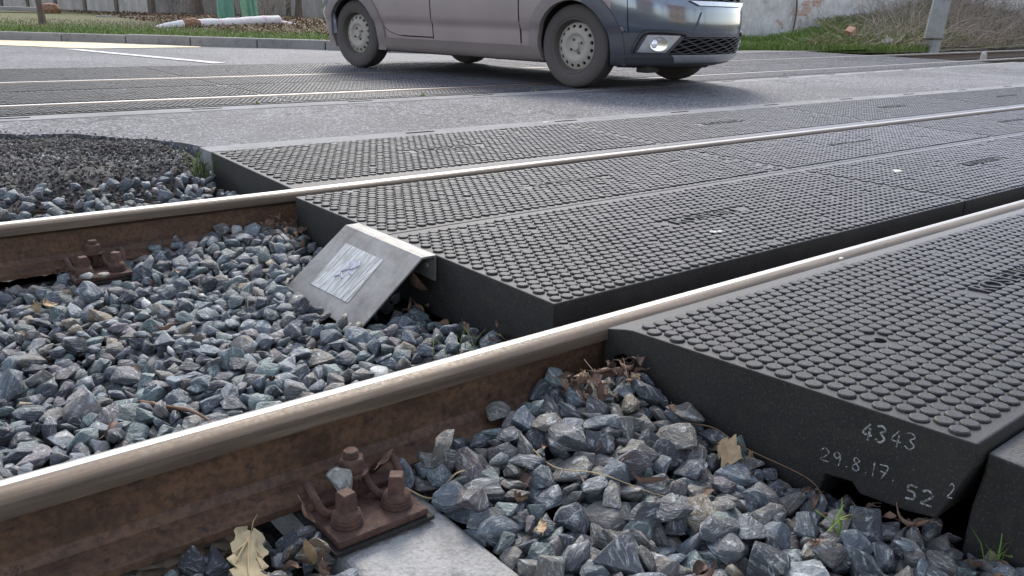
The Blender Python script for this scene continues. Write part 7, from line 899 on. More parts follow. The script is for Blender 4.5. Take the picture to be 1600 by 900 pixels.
stalk([(.62, 1.03, zt(.62, 1.03, .012)), (.66, 1.0, zt(.66, 1.0, .010)), (.70, .99, zt(.70, .99, .012)), (.75, .985, zt(.75, .985, .008))], .0018, 'pale bent straw lying on stones right of the near fastening')
stalk([(.845, .98, -.115), (.835, .90, zt(.835, .90, .012)), (.86, .82, zt(.86, .82, .01)), (.93, .75, zt(.93, .75, .01)), (.985, .71, zt(.985, .71))], .0012, 'thin curved dry stalk across the foreground stones')
stalk([(1.04, .95, -.11), (1.04, 1.0, -.06), (1.03, 1.045, -.022)], .0012, 'thin leaning dry stalk in the leaf heap, the left one', 'tan_leaf')
stalk([(1.075, .955, -.10), (1.09, .985, -.06), (1.10, 1.01, -.025)], .0011, 'thin upright dry stalk in the leaf heap, the right one', 'straw')
stalk([(1.105, .86, -.10), (1.115, .80, -.088), (1.11, .73, -.094), (1.12, .62, -.10), (1.10, .57, -.108)], .0013, 'brown dry stalk along the foot of the dark panel end', 'litter')
stalk([(.395, 1.665, zt(.395, 1.665, .01)), (.42, 1.59, zt(.42, 1.59, .014)), (.45, 1.50, zt(.45, 1.5, .014)), (.478, 1.425, zt(.478, 1.425, .008))], .0042, 'brown dead twig lying on the stones behind the near rail', 'litter', 'twig', 1)
for k, (x, y) in enumerate(((.765, 2.02), (.775, 2.0), (.70, 2.2))): stalk([(x, y, zt(x, y)), (x + .006, y + .01, zt(x, y) + .025), (x + .012, y + .014, zt(x, y) + .05)], .0011, ('pair of short pale stalks standing in the stones left of the steel plate, taller one', 'pair of short pale stalks standing in the stones left of the steel plate, shorter one', 'single short pale stalk standing between the rails')[k])
def blades(n, fx, hl, w, mat, name, label, cat, kind=None, lean=.5, seed=1, group=None):
    rr = random.Random(seed); V = []; F = []
    for _ in range(n):
        x, y, z = fx(rr); h = rr.uniform(*hl); a = rr.uniform(0, 6.28); ln = rr.uniform(.1, 1) * lean * h; ww = w * rr.uniform(.6, 1.3)
        dx, dy = math.cos(a), math.sin(a); px, py = -dy * ww, dx * ww; k = len(V)
        V += [(x - px, y - py, z), (x + px, y + py, z), (x + dx * ln * .35 + px * .8, y + dy * ln * .35 + py * .8, z + h * .6), (x + dx * ln * .35 - px * .8, y + dy * ln * .35 - py * .8, z + h * .6),
              (x + dx * ln + px * .15, y + dy * ln + py * .15, z + h * rr.uniform(.85, 1)), (x + dx * ln - px * .15, y + dy * ln - py * .15, z + h * .95)]
        F += [(k, k + 1, k + 2, k + 3), (k + 3, k + 2, k + 4, k + 5)]
    me = raw_mesh(name, V, F)
    return tag(link(name, me, MAT[mat]), label, cat, group, kind)
blades(34, lambda r: (1.19 + r.uniform(-.06, .008), 3.50 + r.uniform(-.10, .06), -.10), (.05, .14), .0022, 'grass', 'grass_tuft', 'small green grass tuft at the corner of the far rubber panel and broken asphalt', 'grass tuft', lean=.7)
blades(7, lambda r: (1.055 + r.uniform(-.012, .012), .525 + r.uniform(-.012, .012), top(1.055, .525) - .004), (.03, .055), .0022, 'grass', 'grass_sprig', 'tiny yellow green sprig among the stones below the chalk numbers', 'grass sprig', lean=1.2, seed=4)
blades(8, lambda r: (1.0 + r.uniform(-.06, .06), 1.40 + r.uniform(-.05, .05), top(1.0, 1.40)), (.03, .07), .0013, 'grass', 'grass_sprig', 'few thin grass blades in the stones just behind the near rail', 'grass sprig', lean=.8, seed=6)
blades(10, lambda r: (1.165 + r.uniform(-.010, .010), .345 + r.uniform(-.010, .010), -.125), (.03, .06), .0013, 'grass', 'grass_sprig', 'thin grass blades in the gap beside the dark edge block', 'grass sprig', lean=.9, seed=8)
for k, x in enumerate((2.1, 3.3, 4.35)):
    blades(9, lambda r: (x * .96 + r.uniform(-.02, .02), 4.90 + r.uniform(-.01, .01), .01), (.03, .06), .003, 'grass', 'grass_sprig', ('sprig of grass in the joint of the far track edging, leftmost', 'sprig of grass in the joint of the far track edging, middle', 'sprig of grass in the joint of the far track edging, nearest the car wheel')[k], 'grass sprig', seed=30 + k)
# droppings and specks on the panels
def splat(x, y, z, s, label, seed):
    rr = random.Random(seed); m = MB()
    for k in range(7):
        a = rr.uniform(0, 6.28); d = rr.uniform(0, s); r = rr.uniform(.25, .5) * s
        cx, cy = x + d * math.cos(a) * 1.3, y + d * math.sin(a) * .6
        m.lathe([(.0005, -.0005), (r, 0), (r * .75, .0022 + .001 * rr.random()), (.0005, .0034)], 9, c=(cx, cy, z))
    return tag(m.build('bird_dropping', MAT['dropping'], smooth=60), label, 'dropping')
splat(1.945, 1.462, .0045, .016, 'whitish lumpy dropping on the near half of the panels between the rails', 2); splat(3.43, 1.70, .0045, .03, 'broad cream dropping further along the panels between the rails', 3)
splat(1.97, .845 + .24, .012, .008, 'tiny white crumb lying on the near rail edge', 5); splat(1.33, 2.50, .004, .011, 'small pale speck on the panel beside the second rail', 7); splat(3.08, 3.53, .016, .025, 'pale chip on the flat edging strip', 8)
# ================================================================== background
def sm(a, b, t):
    t = max(0, min(1, (t - a) / (b - a))); return t * t * (3 - 2 * t)
def xb(y): return 15.4 + (y - 9.4) * 1.85      # where the green grass gives way to dry brambles
def verge_z(x, y):
    d = y - kerb_y(x)
    left = .10 + .012 * max(0, d)
    h = .14 + .38 * sm(-3.5, 1.0, x - xb(y)) + .75 * sm(.5, 6, x - xb(y)) + .5 * sm(24, 40, x)
    right = -.03 + h * sm(.15, 3.4, d) + .05 * noise.noise((x * .8, y * .8, 0)) * sm(.3, 1.5, d)
    k = sm(11, 13.5, x)
    return left * (1 - k) + right * k
V = []; F = []; nx, ny = 170, 60
for i in range(nx + 1):
    x = -9 + 60 * i / nx
    for j in range(ny + 1):
        t = (j / ny) ** 1.6; y = kerb_y(x) + .11 + 34 * t
        V.append((x, y, verge_z(x, y)))
for i in range(nx):
    for j in range(ny):
        k = i * (ny + 1) + j; F.append((k, k + ny + 1, k + ny + 2, k + 1))
me = raw_mesh('verge', V, F); shade(me); tag(link('verge', me, MAT['soil']), kind='structure')
# kerb stones, each a thing
pts = [Vector((x, y, 0)) for x, y in KERB if x <= 13.7]
seglen = .98; path = []; acc = 0
def walk(step):
    out = [pts[0].copy()]; rem = step
    for a, c in zip(pts, pts[1:]):
        d = (c - a).length; p = 0
        while d - p >= rem: p += rem; out.append(a + (c - a) * (p / d)); rem = step
        rem -= d - p
    return out
W_ = walk(seglen); rk = random.Random(4)
for k, (a, c) in enumerate(zip(W_, W_[1:])):
    t = (c - a).normalized(); nrm = Vector((-t.y, t.x, 0)); mid = (a + c) / 2 + nrm * .06; L = (c - a).length / 2 - .006
    m = MB(); m.obox((mid.x, mid.y, -.04 + rk.uniform(-.008, .008)), t * L, nrm * .07, Vector((0, 0, .165)))
    o = m.build('kerb_stone', MAT['kerb_concrete'], bevel=.015)
    tag(o, 'long grey concrete kerb stone in the row between far road and grass', 'kerb stone', 'kerb stones along the far road')
# concrete panel wall at the left, bending behind the trees
wall = empty('concrete_wall', (7, 24, 0)); tag(wall, 'tall weathered precast concrete wall with dark posts behind the grass strip', 'wall')
WP = [(3.2, 35.8)]
WP = [Vector((3.9, 33.6, 0)), Vector((7.15, 24.0, 0)), Vector((10.2, 25.6, 0)), Vector((17.5, 22.0, 0))]
rw_ = random.Random(8)
for a, c in zip(WP, WP[1:]):
    n = max(1, round((c - a).length / 1.42)); t = (c - a).normalized(); nr = Vector((-t.y, t.x, 0))
    for k in range(n):
        p, q = a + (c - a) * (k / n), a + (c - a) * ((k + 1) / n); md = (p + q) / 2
        m = MB(); m.obox((md.x, md.y, 1.15), t * ((q - p).length / 2 - .07), nr * .04, Vector((0, 0, 1.2)))
        o = m.build('wall_panel', MAT['wallpanel'], wall, bevel=.01); o.matrix_parent_inverse = Matrix.Translation((-7, -24, 0))
        m = MB(); m.obox((p.x, p.y, 1.2), t * .068, nr * .075, Vector((0, 0, 1.28)))
        o = m.build('wall_post', MAT['wallpost'], wall, bevel=.01); o.matrix_parent_inverse = Matrix.Translation((-7, -24, 0))
# plastered brick wall at the right
m = MB(); rr = random.Random(2); nx, nz = 120, 14; vs = []
for i in range(nx + 1):
    x = 9.6 + 52 * i / nx
    for j in range(nz + 1):
        z = -.2 + 2.9 * j / nz; vs.append((x, 12.75 + (x - 9.6) * .03 + .03 * noise.noise((x * .7, z * .9, 1)) + .012 * noise.noise((x * 3, z * 3, 4)), z))
fs = [(i * (nz + 1) + j, i * (nz + 1) + j + 1, (i + 1) * (nz + 1) + j + 1, (i + 1) * (nz + 1) + j) for i in range(nx) for j in range(nz)]
m.add(vs, fs)
b0 = len(m.v); m.add([(9.6, 13.1, -.2), (61.6, 14.7, -.2), (61.6, 14.7, 2.7), (9.6, 13.1, 2.7)], [(0, 1, 2, 3)])
m.add([vs[nz], vs[nx * (nz + 1) + nz], (61.6, 14.7, 2.7), (9.6, 13.1, 2.7)], [(0, 1, 2, 3)]); m.add([vs[0], vs[nz], (9.6, 13.1, 2.7), (9.6, 13.1, -.2)], [(0, 1, 2, 3)])
pw = m.build('plaster_wall', MAT['plaster'], smooth=40); tag(pw, 'old wall of peeling white plaster with red brick showing, behind the grass bank', 'wall')
m = MB(); m.tube(smooth_path([(19.55, 12.98, .2), (19.6, 12.98, .8), (19.52, 12.98, 1.3), (19.6, 12.99, 2.5)]), .022, 6); m.build('crack', MAT['wallpost'], pw)
# trees
def tree(base, lean, h, r, label, seed, crown=True, cat='tree'):
    root = empty('bare_tree', base); tag(root, label, cat); rr = random.Random(seed)
    P = [Vector((0, 0, -.1))]; 
    for k in range(1, 8):
        t = k / 7; P.append(Vector((lean[0] * h * t + .06 * rr.uniform(-1, 1) * (k > 1), lean[1] * h * t + .06 * rr.uniform(-1, 1) * (k > 1), h * t)))
    m = MB(); m.tube(smooth_path(P, 4), [r * (1.25 if i < 2 else 1) * (1 - .6 * i / 28) for i in range(29)], 12); m.build('trunk', MAT['bark'], root, smooth=60)
    m = MB()
    def br(p, d, L, rad, dep):
        pts_ = [p]; dd = d.copy()
        for k in range(4):
            dd = (dd + Vector((rr.gauss(0, .18), rr.gauss(0, .18), rr.gauss(.05, .12)))).normalized(); pts_.append(pts_[-1] + dd * L / 4)
        m.tube(pts_, [rad, rad * .85, rad * .7, rad * .55, rad * .35], 5, caps=False)
        if dep:
            for k in range(4): br(pts_[rr.randint(1, 4)], (dd + Vector((rr.gauss(0, .6), rr.gauss(0, .6), rr.gauss(.1, .4)))).normalized(), L * .62, rad * .5, dep - 1)
    for k in range(9):
        t = rr.uniform(.45, 1); p = Vector((lean[0] * h * t, lean[1] * h * t, h * t)); a = rr.uniform(0, 6.28)
        br(p, Vector((math.cos(a), math.sin(a), rr.uniform(.3, 1))).normalized(), h * .35, r * .4, 2)
    m.build('crown', MAT['bark'], root); return root
tree((7.95, 22.9, .2), (-.02, .0, 0), 7.5, .15, 'thick bare tree trunk by the wall, the left of the pair', 1)
tree((8.55, 22.2, .2), (-.05, .03, 0), 7.0, .145, 'thick leaning bare tree trunk by the wall, the right of the pair', 2)
tree((3.30, 17.4, .15), (-.06, .06, 0), 4.2, .055, 'thin leaning young tree on the grass at the left', 3)
tree((10.6, 22.6, .2), (.05, .0, 0), 5.5, .09, 'slim dark tree trunk behind the green posts', 5)
# thin bare shrubs along the wall
def shrub(x, y, n, h, sp, label, seed, mat='bramble'):
    rr = random.Random(seed); m = MB(); z0 = verge_z(x, y)
    for _ in range(n):
        a = rr.uniform(0, 6.28); d = rr.uniform(0, sp); p = Vector((x + d * .5 * math.cos(a), y + d * .5 * math.sin(a), z0 - .03)); L = h * rr.uniform(.5, 1.1)
        dr = Vector((math.cos(a) * .45, math.sin(a) * .45, 1)).normalized(); P = [p]
        for k in range(5):
            dr = (dr + Vector((rr.gauss(0, .16), rr.gauss(0, .16), rr.gauss(0, .08)))).normalized(); P.append(P[-1] + dr * L / 5)
        m.tube(P, [.007, .006, .0055, .005, .004, .002], 4, caps=False)
        for q in range(3):
            s = P[rr.randint(1, 4)]; d2 = (dr + Vector((rr.gauss(0, .6), rr.gauss(0, .6), 0))).normalized()
            m.tube([s, s + d2 * L * .2, s + d2 * L * .38 + Vector((0, 0, .05))], [.0045, .0035, .002], 3, caps=False)
    return tag(m.build('bare_shrub', MAT[mat]), label, 'shrub')
shrub(8.0, 24.6, 60, 1.8, 1.2, 'bare twiggy shrub against the concrete wall left of the trunks', 1)
shrub(10.0, 23.4, 60, 1.6, 1.2, 'bare twiggy shrub between the right trunk and the green posts', 2)
shrub(11.8, 21.6, 70, 1.5, 1.4, 'bare twiggy shrub right of the green posts', 3)
shrub(13.6, 20.6, 80, 1.6, 1.4, 'dark twiggy shrub beside the back of the car', 4)
# green posts
def post(base, lean, h, r, label, light=False):
    root = empty('green_post', base); tag(root, label, 'post', 'green posts')
    m = MB()
    if light:
        w = r; m.add([(sx * w + lean[0] * z, sy * w * .9 + lean[1] * z, z) for z in (-.1, h) for sx, sy in ((-1, -1), (1, -1), (1, 1), (-1, 1))], [(0, 1, 5, 4), (1, 2, 6, 5), (2, 3, 7, 6), (3, 0, 4, 7), (4, 5, 6, 7), (3, 2, 1, 0)])
        m.build('shaft', MAT['greenl'], root, bevel=.012)
        m = MB()
        for sx in (-.45, .35): m.add([(sx * w + dx + lean[0] * z, -w * .9 - dy + lean[1] * z, z) for z in (-.1, h) for dx, dy in ((-.022, 0), (.022, 0), (.022, .018), (-.022, .018))], [(0, 1, 5, 4), (1, 2, 6, 5), (2, 3, 7, 6), (3, 0, 4, 7), (4, 5, 6, 7), (3, 2, 1, 0)])
        m.build('rib', MAT['green'], root)
    else:
        m.tube([(lean[0] * z, lean[1] * z, z) for z in (-.1, 0, h * .33, h * .66, h)], [r * 1.08, r * 1.05, r, r * .95, r * .9], 20); m.build('shaft', MAT['green'], root, smooth=50)
        m = MB(); m.lathe([(r * 1.05, 0), (r * 1.12, .01), (r * 1.12, .05), (r * 1.02, .06)], 20, c=(lean[0] * .9, lean[1] * .9, .9)); m.build('band', MAT['greenl'], root, smooth=50)
    return root
post((7.75, 20.4, .18), (-.01, .0), 6, .185, 'thick round dark green post behind the fallen white pole'); post((8.75, 21.4, .20), (-.06, .03), 5.5, .165, 'lighter ribbed green post leaning left, beside the thick round one', True)
# fallen white pole
root = empty('fallen_pole', (6.3, 17.2, .2)); tag(root, 'fallen white pole with pink stains lying on the grass by the kerb', 'fallen pole')
inv = Matrix.Translation((-6.3, -17.2, -.2)); rr = random.Random(12)
A, B = Vector((5.48, 16.2, .21)), Vector((7.75, 17.5, .28))
m = MB(); P = [A + (B - A) * (k / 10) + Vector((0, 0, .012 * rr.uniform(-1, 1))) for k in range(11)]; m.tube(P, [.088 + .010 * rr.uniform(-1, 1) + .01 * k / 10 for k in range(11)], 14)
o = m.build('trunk', MAT['logwhite'], root, smooth=50); o.matrix_parent_inverse = inv
m = MB(); m.tube([A + Vector((-.22, -.13, -.01)), A + Vector((-.12, -.06, .01)), A + Vector((.03, .02, .02)), A + Vector((.16, .09, 0))], [.070, .095, .102, .092], 9); o = m.build('broken_end', MAT['logrust'], root); o.matrix_parent_inverse = inv
m = MB(); m.tube([A + Vector((-.75, -.38, -.06)), A + Vector((-.5, -.28, -.02)), A + Vector((-.2, -.12, .0))], [.03, .055, .078], 10); o = m.build('stump', MAT['logwhite'], root, smooth=50); o.matrix_parent_inverse = inv
m = MB(); m.tube([B + Vector((-.05, -.05, -.05)), B + Vector((.35, .1, -.09)), B + Vector((.75, .2, -.16))], [.065, .05, .02], 8); o = m.build('split_end', MAT['logwhite'], root, smooth=50); o.matrix_parent_inverse = inv
# concrete edging of the footpath, brick lump
m = MB(); a, c = Vector((5.2, 21.6, .16)), Vector((8.9, 20.2, .15)); t = (c - a).normalized(); m.obox((a + c) / 2 + Vector((0, 0, .04)), t * (c - a).length / 2, Vector((-t.y, t.x, 0)) * .09, Vector((0, 0, .05))); tag(m.build('path_edging', MAT['kerb_concrete'], bevel=.01), 'low pale concrete edging lying in the grass in front of the wall', 'edging')
m = MB(); m.obox((4.25, 24.6, .33), (.55, -.35, 0), (.12, .19, 0), (0, 0, .045)); tag(m.build('plank', MAT['kerb_concrete'], bevel=.01), 'pale plank lying in the grass at the far left', 'plank')
m = MB(); m.lathe([(.02, -.1), (.22, -.08), (.26, .05), (.17, .16), (.02, .19)], 7, c=(4.75, 24.0, .30)); tag(m.build('brick_lump', MAT['logrust'], bevel=.02), 'reddish brown lump of broken masonry at the end of the pale plank', 'masonry lump')
# white road line, and a patch of sunlight painted on the far road
def mark(name, q, mat, z=.004):
    m = MB(); m.add([(x, y, zz) for x, y, zz in q], [(0, 1, 2, 3)]); o = m.build(name, MAT[mat]); return tag(o, kind='structure')
def rz(x, y):
    a = 8.235 + bend(x); c = kerb_y(x) + .1; t = (y - a) / (c - a); return .03 - .03 * t + .008 * noise.noise((x * .7, y * .7, 1)) * t + .006
def ribbon(name, P, w, mat, n=24):
    P = smooth_path(P, n); V = []; F = []
    for i, p in enumerate(P):
        t = (P[min(i + 1, len(P) - 1)] - P[max(i - 1, 0)]).normalized(); nn = Vector((-t.y, t.x, 0)); jw = 1 + .25 * noise.noise((i * .9, 1, 2))
        for s in (-1, 1):
            q = p + nn * s * w * jw; V.append((q.x, q.y, rz(q.x, q.y)))
    for i in range(len(P) - 1): F.append((2 * i, 2 * i + 1, 2 * i + 3, 2 * i + 2))
    return tag(link(name, raw_mesh(name, V, F), MAT[mat]), kind='structure')
ribbon('road_line', [(2.46, 11.6, 0), (2.72, 10.3, 0), (3.02, 8.9, 0), (3.10, 8.42, 0)], .075, 'whiteline')
V = []; F = []; n = 30; Pk = [(1.2, 15.55), (2.12, 14.55), (3.25, 13.45), (3.85, 12.85), (4.3, 12.35)]; Pn = [(.9, 13.6), (1.9, 12.75), (2.45, 12.0), (2.75, 11.7), (4.2, 12.15)]  # outline of the painted sunlight lying on the far road
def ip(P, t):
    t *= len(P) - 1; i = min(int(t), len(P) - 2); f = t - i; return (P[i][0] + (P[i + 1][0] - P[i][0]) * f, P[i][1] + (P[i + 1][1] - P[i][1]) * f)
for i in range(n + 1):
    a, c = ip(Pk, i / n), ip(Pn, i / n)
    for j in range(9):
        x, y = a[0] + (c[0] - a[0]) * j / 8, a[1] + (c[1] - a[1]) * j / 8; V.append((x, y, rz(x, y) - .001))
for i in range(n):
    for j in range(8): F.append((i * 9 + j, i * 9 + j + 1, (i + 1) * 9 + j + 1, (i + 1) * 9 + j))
tag(link('painted_sun_patch', raw_mesh('painted_sun_patch', V, F), MAT['sunpatch']), kind='structure')
# verge grass, leaf litter
def on_left(r):
    x = r.uniform(-1, 12.5); y = kerb_y(x) + .12 + abs(r.gauss(0, 2.2)); return x, y, verge_z(x, y) - .01
blades(30000, on_left, (.025, .07), .006, 'grass', 'verge_grass', 'short green grass on the strip behind the far kerb', 'grass', 'stuff', .8, 11)
blades(2500, lambda r: ((lambda x: (x, kerb_y(x) + .3 + r.uniform(0, 7), .18))(r.uniform(-1, 9))), (.02, .05), .006, 'dry_grass', 'dry_verge_grass', 'dry yellowish grass among the green on the left strip', 'grass', 'stuff', 1.0, 12)
def on_right(r):
    x = r.uniform(12.5, 19.5); d = r.uniform(.1, 2.6); y = kerb_y(x) + d; return x, y, verge_z(x, y) - .01
blades(26000, on_right, (.07, .20), .006, 'grass', 'bank_grass', 'bright green grass at the foot of the plaster wall', 'grass', 'stuff', .8, 13)
def on_bank(r):
    d = r.uniform(.5, 3.4); x = xb(9.3 + d) + r.uniform(-1, 7); y = kerb_y(x) + d; return x, y, verge_z(x, y) - .01
blades(9000, on_bank, (.10, .32), .005, 'grass', 'bank_grass_tufts', 'green tufts growing through the dry stalks on the bank', 'grass', 'stuff', 1.2, 14)
blades(9000, lambda r: ((lambda d: (lambda x: (x, kerb_y(x) + d, verge_z(x, kerb_y(x) + d) - .01))(xb(9.3 + d) - .8 + 16 * r.random() ** 1.3))(.25 + r.uniform(0, 3.3))), (.10, .32), .005, 'dry_grass', 'dry_bank_grass', 'dry grass matted over the bank at the right', 'grass', 'stuff', 1.9, 15)
rr = random.Random(31); V = []; F = []
for _ in range(5200):
    d = .35 + rr.uniform(0, 3.4); x = xb(9.3 + d) + .4 + 16 * rr.random() ** 1.2; y = kerb_y(x) + d; z = verge_z(x, y)
    a = rr.uniform(0, 6.28); L = rr.uniform(.5, 1.6) * (.35 + .65 * sm(0, 3, x - xb(y))); el = rr.uniform(-.1, 1.5); p = Vector((x, y, z - .02)); dr = Vector((math.cos(a) * math.cos(el), math.sin(a) * math.cos(el), math.sin(el))); w = rr.choice((.003, .004, .006, .011))
    sd_ = Vector((-dr.y, dr.x, 0)).normalized() * w; up_ = Vector((0, 0, 1)) * w; k0 = len(V)
    for s in range(6):
        f = 1 - .75 * s / 5
        V += [tuple(p + sd_ * f), tuple(p - sd_ * .5 * f + up_ * f), tuple(p - sd_ * .5 * f - up_ * f)]
        dr = (dr + Vector((rr.gauss(0, .24), rr.gauss(0, .24), rr.gauss(-.10, .22)))).normalized(); p = p + dr * L / 5
        gz = verge_z(p.x, p.y) if s % 2 else -9
        if p.z < gz: p.z = gz + .02
    for s in range(5):
        for q in range(3): F.append((k0 + s * 3 + q, k0 + s * 3 + (q + 1) % 3, k0 + s * 3 + 3 + (q + 1) % 3, k0 + s * 3 + 3 + q))
tag(link('dry_brambles', raw_mesh('dry_brambles', V, F), MAT['bramble']), 'tangle of dry brown brambles covering the bank', 'brambles', None, 'stuff')
V = []; F = []; rr = random.Random(41)
for _ in range(12000):
    x = rr.uniform(5.5, 15); y = kerb_y(x) + 2.6 + rr.uniform(0, 12) if x < 10 else kerb_y(x) + .8 + rr.uniform(0, 11)
    z = verge_z(x, y) + rr.uniform(0, .04); s = rr.uniform(.025, .045); q = Euler((rr.uniform(-.9, .9), rr.uniform(-.9, .9), rr.uniform(0, 6.28))).to_matrix(); k = len(V)
    V += [tuple(q @ Vector(v) * s + Vector((x, y, z))) for v in ((-1, 0, .2), (0, -.6, 0), (1, 0, .25), (0, .6, .05))]; F.append((k, k + 1, k + 2, k + 3))
tag(link('leaf_litter', raw_mesh('leaf_litter', V, F), MAT['litter']), 'brown fallen leaves covering the ground under the trees', 'leaf litter', None, 'stuff')
# concrete pole at the right
root = empty('concrete_pole', (19.55, 9.42, -.1)); tag(root, 'leaning weathered grey concrete pole beside the far rail', 'pole')
m = MB(); H = 7.0
m.add([(sx * w + .085 * z, sy * w - .03 * z, z) for z, w in ((-.2, .175), (H, .11)) for sx, sy in ((-1, -.55), (-.55, -1), (.55, -1), (1, -.55), (1, .55), (.55, 1), (-.55, 1), (-1, .55))], [tuple((k, (k + 1) % 8, 8 + (k + 1) % 8, 8 + k)) for k in range(8)] + [tuple(range(7, -1, -1)), tuple(range(8, 16))])
m.build('shaft', MAT['pole_concrete'], root, bevel=.01)
m = MB(); m.lathe([(.2, .0), (.215, .01), (.215, .03), (.2, .04)], 14, c=(.02, 0, .32)); m.build('strap', MAT['wallpost'], root, smooth=50)
m = MB(); m.obox((17.25, 10.05, verge_z(17.25, 10.05) + .30), (.12, .03, .05), (-.02, .07, .02), (-.03, 0, .05)); tag(m.build('broken_tile', MAT['brick'], bevel=.008), 'orange broken roof tile lying in the dry grass of the bank', 'tile')
m = MB(); m.lathe([(.01, -.02), (.14, 0), (.11, .09), (.05, .14), (.01, .15)], 8, c=(18.0, 9.62, .12)); tag(m.build('rag', MAT['rag'], smooth=50), 'pale rag caught in the brambles left of the concrete pole', 'rag')
m = MB(); m.lathe([(.01, 0), (.05, .005), (.045, .09), (.03, .12), (.01, .125)], 9, c=(14.95, 6.30, .02)); tag(m.build('plastic_cup', MAT['rag'], smooth=50), 'small white plastic cup standing between the far track rails', 'cup')

# what the car's front mirrors: houses and trees across the street, behind the photographer
def house(base, rz, w, d, h, roof, mat, label):
    root = empty('house', base, (0, 0, rz)); tag(root, label, 'house')
    m = MB(); m.box(-w / 2, w / 2, -d / 2, d / 2, -.5, h); m.build('wall', MAT[mat], root)
    m = MB(); o_ = .4; m.add([(-w / 2 - o_, -d / 2 - o_, h), (w / 2 + o_, -d / 2 - o_, h), (w / 2 + o_, d / 2 + o_, h), (-w / 2 - o_, d / 2 + o_, h), (-w / 2 - o_, 0, h + roof), (w / 2 + o_, 0, h + roof)], [(0, 1, 5, 4), (2, 3, 4, 5), (0, 4, 3), (1, 2, 5), (0, 3, 2, 1)]); m.build('roof', MAT['brick'], root)
    for sx in (-.32, 0, .32):
        for z in [1.2 + 2.9 * k for k in range(int(h / 2.9))]:
            m = MB(); m.box(sx * w - .55, sx * w + .55, d / 2 + .003, d / 2 + .04, z, z + 1.4); m.build('window', MAT['glass'], root)
house((14, -26, 0), .2, 11, 9, 6.4, 3.2, 'plaster_warm', 'sunlit cream house across the street, mirrored in the car bumper')
house((-9, -24, 0), -.2, 12, 9, 6.4, 3.2, 'wallpanel', 'grey rendered house across the street behind the camera')
for k, (x, y, h) in enumerate(((4, -21, 8), (7, -24, 10), (21, -23, 9), (25, -20, 7.5), (-1, -22, 9), (30, -16, 8))):
    tree((x, y, 0), (.01, 0, 0), h, .18, 'tall bare street tree mirrored in the car, %s from the left' % ORD[k], 60 + k)
# ================================================================== car
Rr, Fr = Vector((4.097, 7.51, 0)), Vector((4.587, 4.98, 0))
fw = (Fr - Rr).normalized(); rt = Vector((fw.y, -fw.x, 0)); C0 = Rr - rt * .84; GZ = .0345
WB = 2.589; WR = .313
car = empty('parked_car'); car.name = 'car'
tag(car, 'grey dusty hatchback car with plain steel wheels crossing the far track', 'car')
car.matrix_world = Matrix(((fw.x, rt.x, 0, C0.x), (fw.y, rt.y, 0, C0.y), (0, 0, 1, GZ), (0, 0, 0, 1)))
# local axes: x forward, y to the car's right, z up  (mirrored frame handled by building real coordinates)
def lerp_t(T, z):
    if z <= T[0][0]: return T[0][1]
    for (a, u), (b_, v) in zip(T, T[1:]):
        if z <= b_: return u + (v - u) * (z - a) / (b_ - a)
    return T[-1][1]
TW = [(.17, .76), (.21, .80), (.30, .835), (.38, .845), (.44, .850), (.456, .868), (.50, .875), (.60, .884), (.70, .886), (.82, .880), (.92, .862), (.98, .835), (1.0, .80), (1.2, .71), (1.40, .62), (1.48, .56), (1.51, .45)]
TF = [(.17, 3.22), (.20, 3.33), (.26, 3.385), (.32, 3.40), (.50, 3.41), (.62, 3.40), (.70, 3.375), (.78, 3.33), (.84, 3.22), (.88, 3.08), (.93, 2.72), (.97, 2.42), (1.0, 2.24), (1.2, 1.78), (1.40, 1.25), (1.48, .95), (1.51, .7)]
TR = [(.17, -.42), (.24, -.60), (.32, -.68), (.50, -.725), (.70, -.71), (.95, -.68), (1.0, -.67), (1.2, -.60), (1.40, -.50), (1.48, -.42), (1.51, -.25)]
NE = 2.25
def s1(z): return min(2.72, lerp_t(TF, z) - .42)
def s2(z): return max(-.22, lerp_t(TR, z) + .30)
def Ts(s, z):
    W = lerp_t(TW, z); a = s1(z); F_ = lerp_t(TF, z); b_ = s2(z); R_ = lerp_t(TR, z)
    if s > a: return W * max(0, 1 - ((s - a) / (F_ - a)) ** NE) ** (1 / NE)
    if s < b_: return W * max(0, 1 - ((b_ - s) / (b_ - R_)) ** 3) ** (1 / 3)
    return W
def Fp(phi, z, off=0):      # phi 0 right side .. 90 nose .. 180 left side
    a = s1(z); F_ = lerp_t(TF, z); W = lerp_t(TW, z); p = R(phi)
    s = a + (F_ - a) * max(0, math.sin(p)) ** (2 / NE); c = math.cos(p); t = W * math.copysign(abs(c) ** (2 / NE), c)
    nx = math.sin(p) ** (2 - 2 / NE) / (F_ - a) if math.sin(p) > 0 else 0; ny = math.copysign(abs(c) ** (2 - 2 / NE), c) / W
    l = math.hypot(nx, ny) or 1
    return Vector((s + off * nx / l, t + off * ny / l, z))
def outline(z):
    a, b_, F_, R_, W = s1(z), s2(z), lerp_t(TF, z), lerp_t(TR, z), lerp_t(TW, z); P = []
    for k in range(25): v = Fp(k * 180 / 24, z); P.append((v.x, v.y))
    for k in range(1, 17): P.append((a + (b_ - a) * k / 17, -W))
    for k in range(17):
        p = R(k * 180 / 16); c = math.cos(p); P.append((b_ - (b_ - R_) * math.sin(p) ** (2 / 3) if math.sin(p) > 1e-9 else b_, -W * math.copysign(abs(c) ** (2 / 3), c)))
    for k in range(1, 17): P.append((b_ + (a - b_) * k / 17, W))
    return P
zs = [.17, .19, .21, .235, .26, .30, .34, .38, .43, .465, .50, .55, .60, .66, .70, .74, .78, .82, .85, .88, .905, .93, .95, .97, .985, 1.0, 1.1, 1.2, 1.3, 1.40, 1.45, 1.48, 1.51]
m = MB(); O = [outline(z) for z in zs]; n = len(O[0]); vs = [(x, y, z) for o, z in zip(O, zs) for x, y in o]
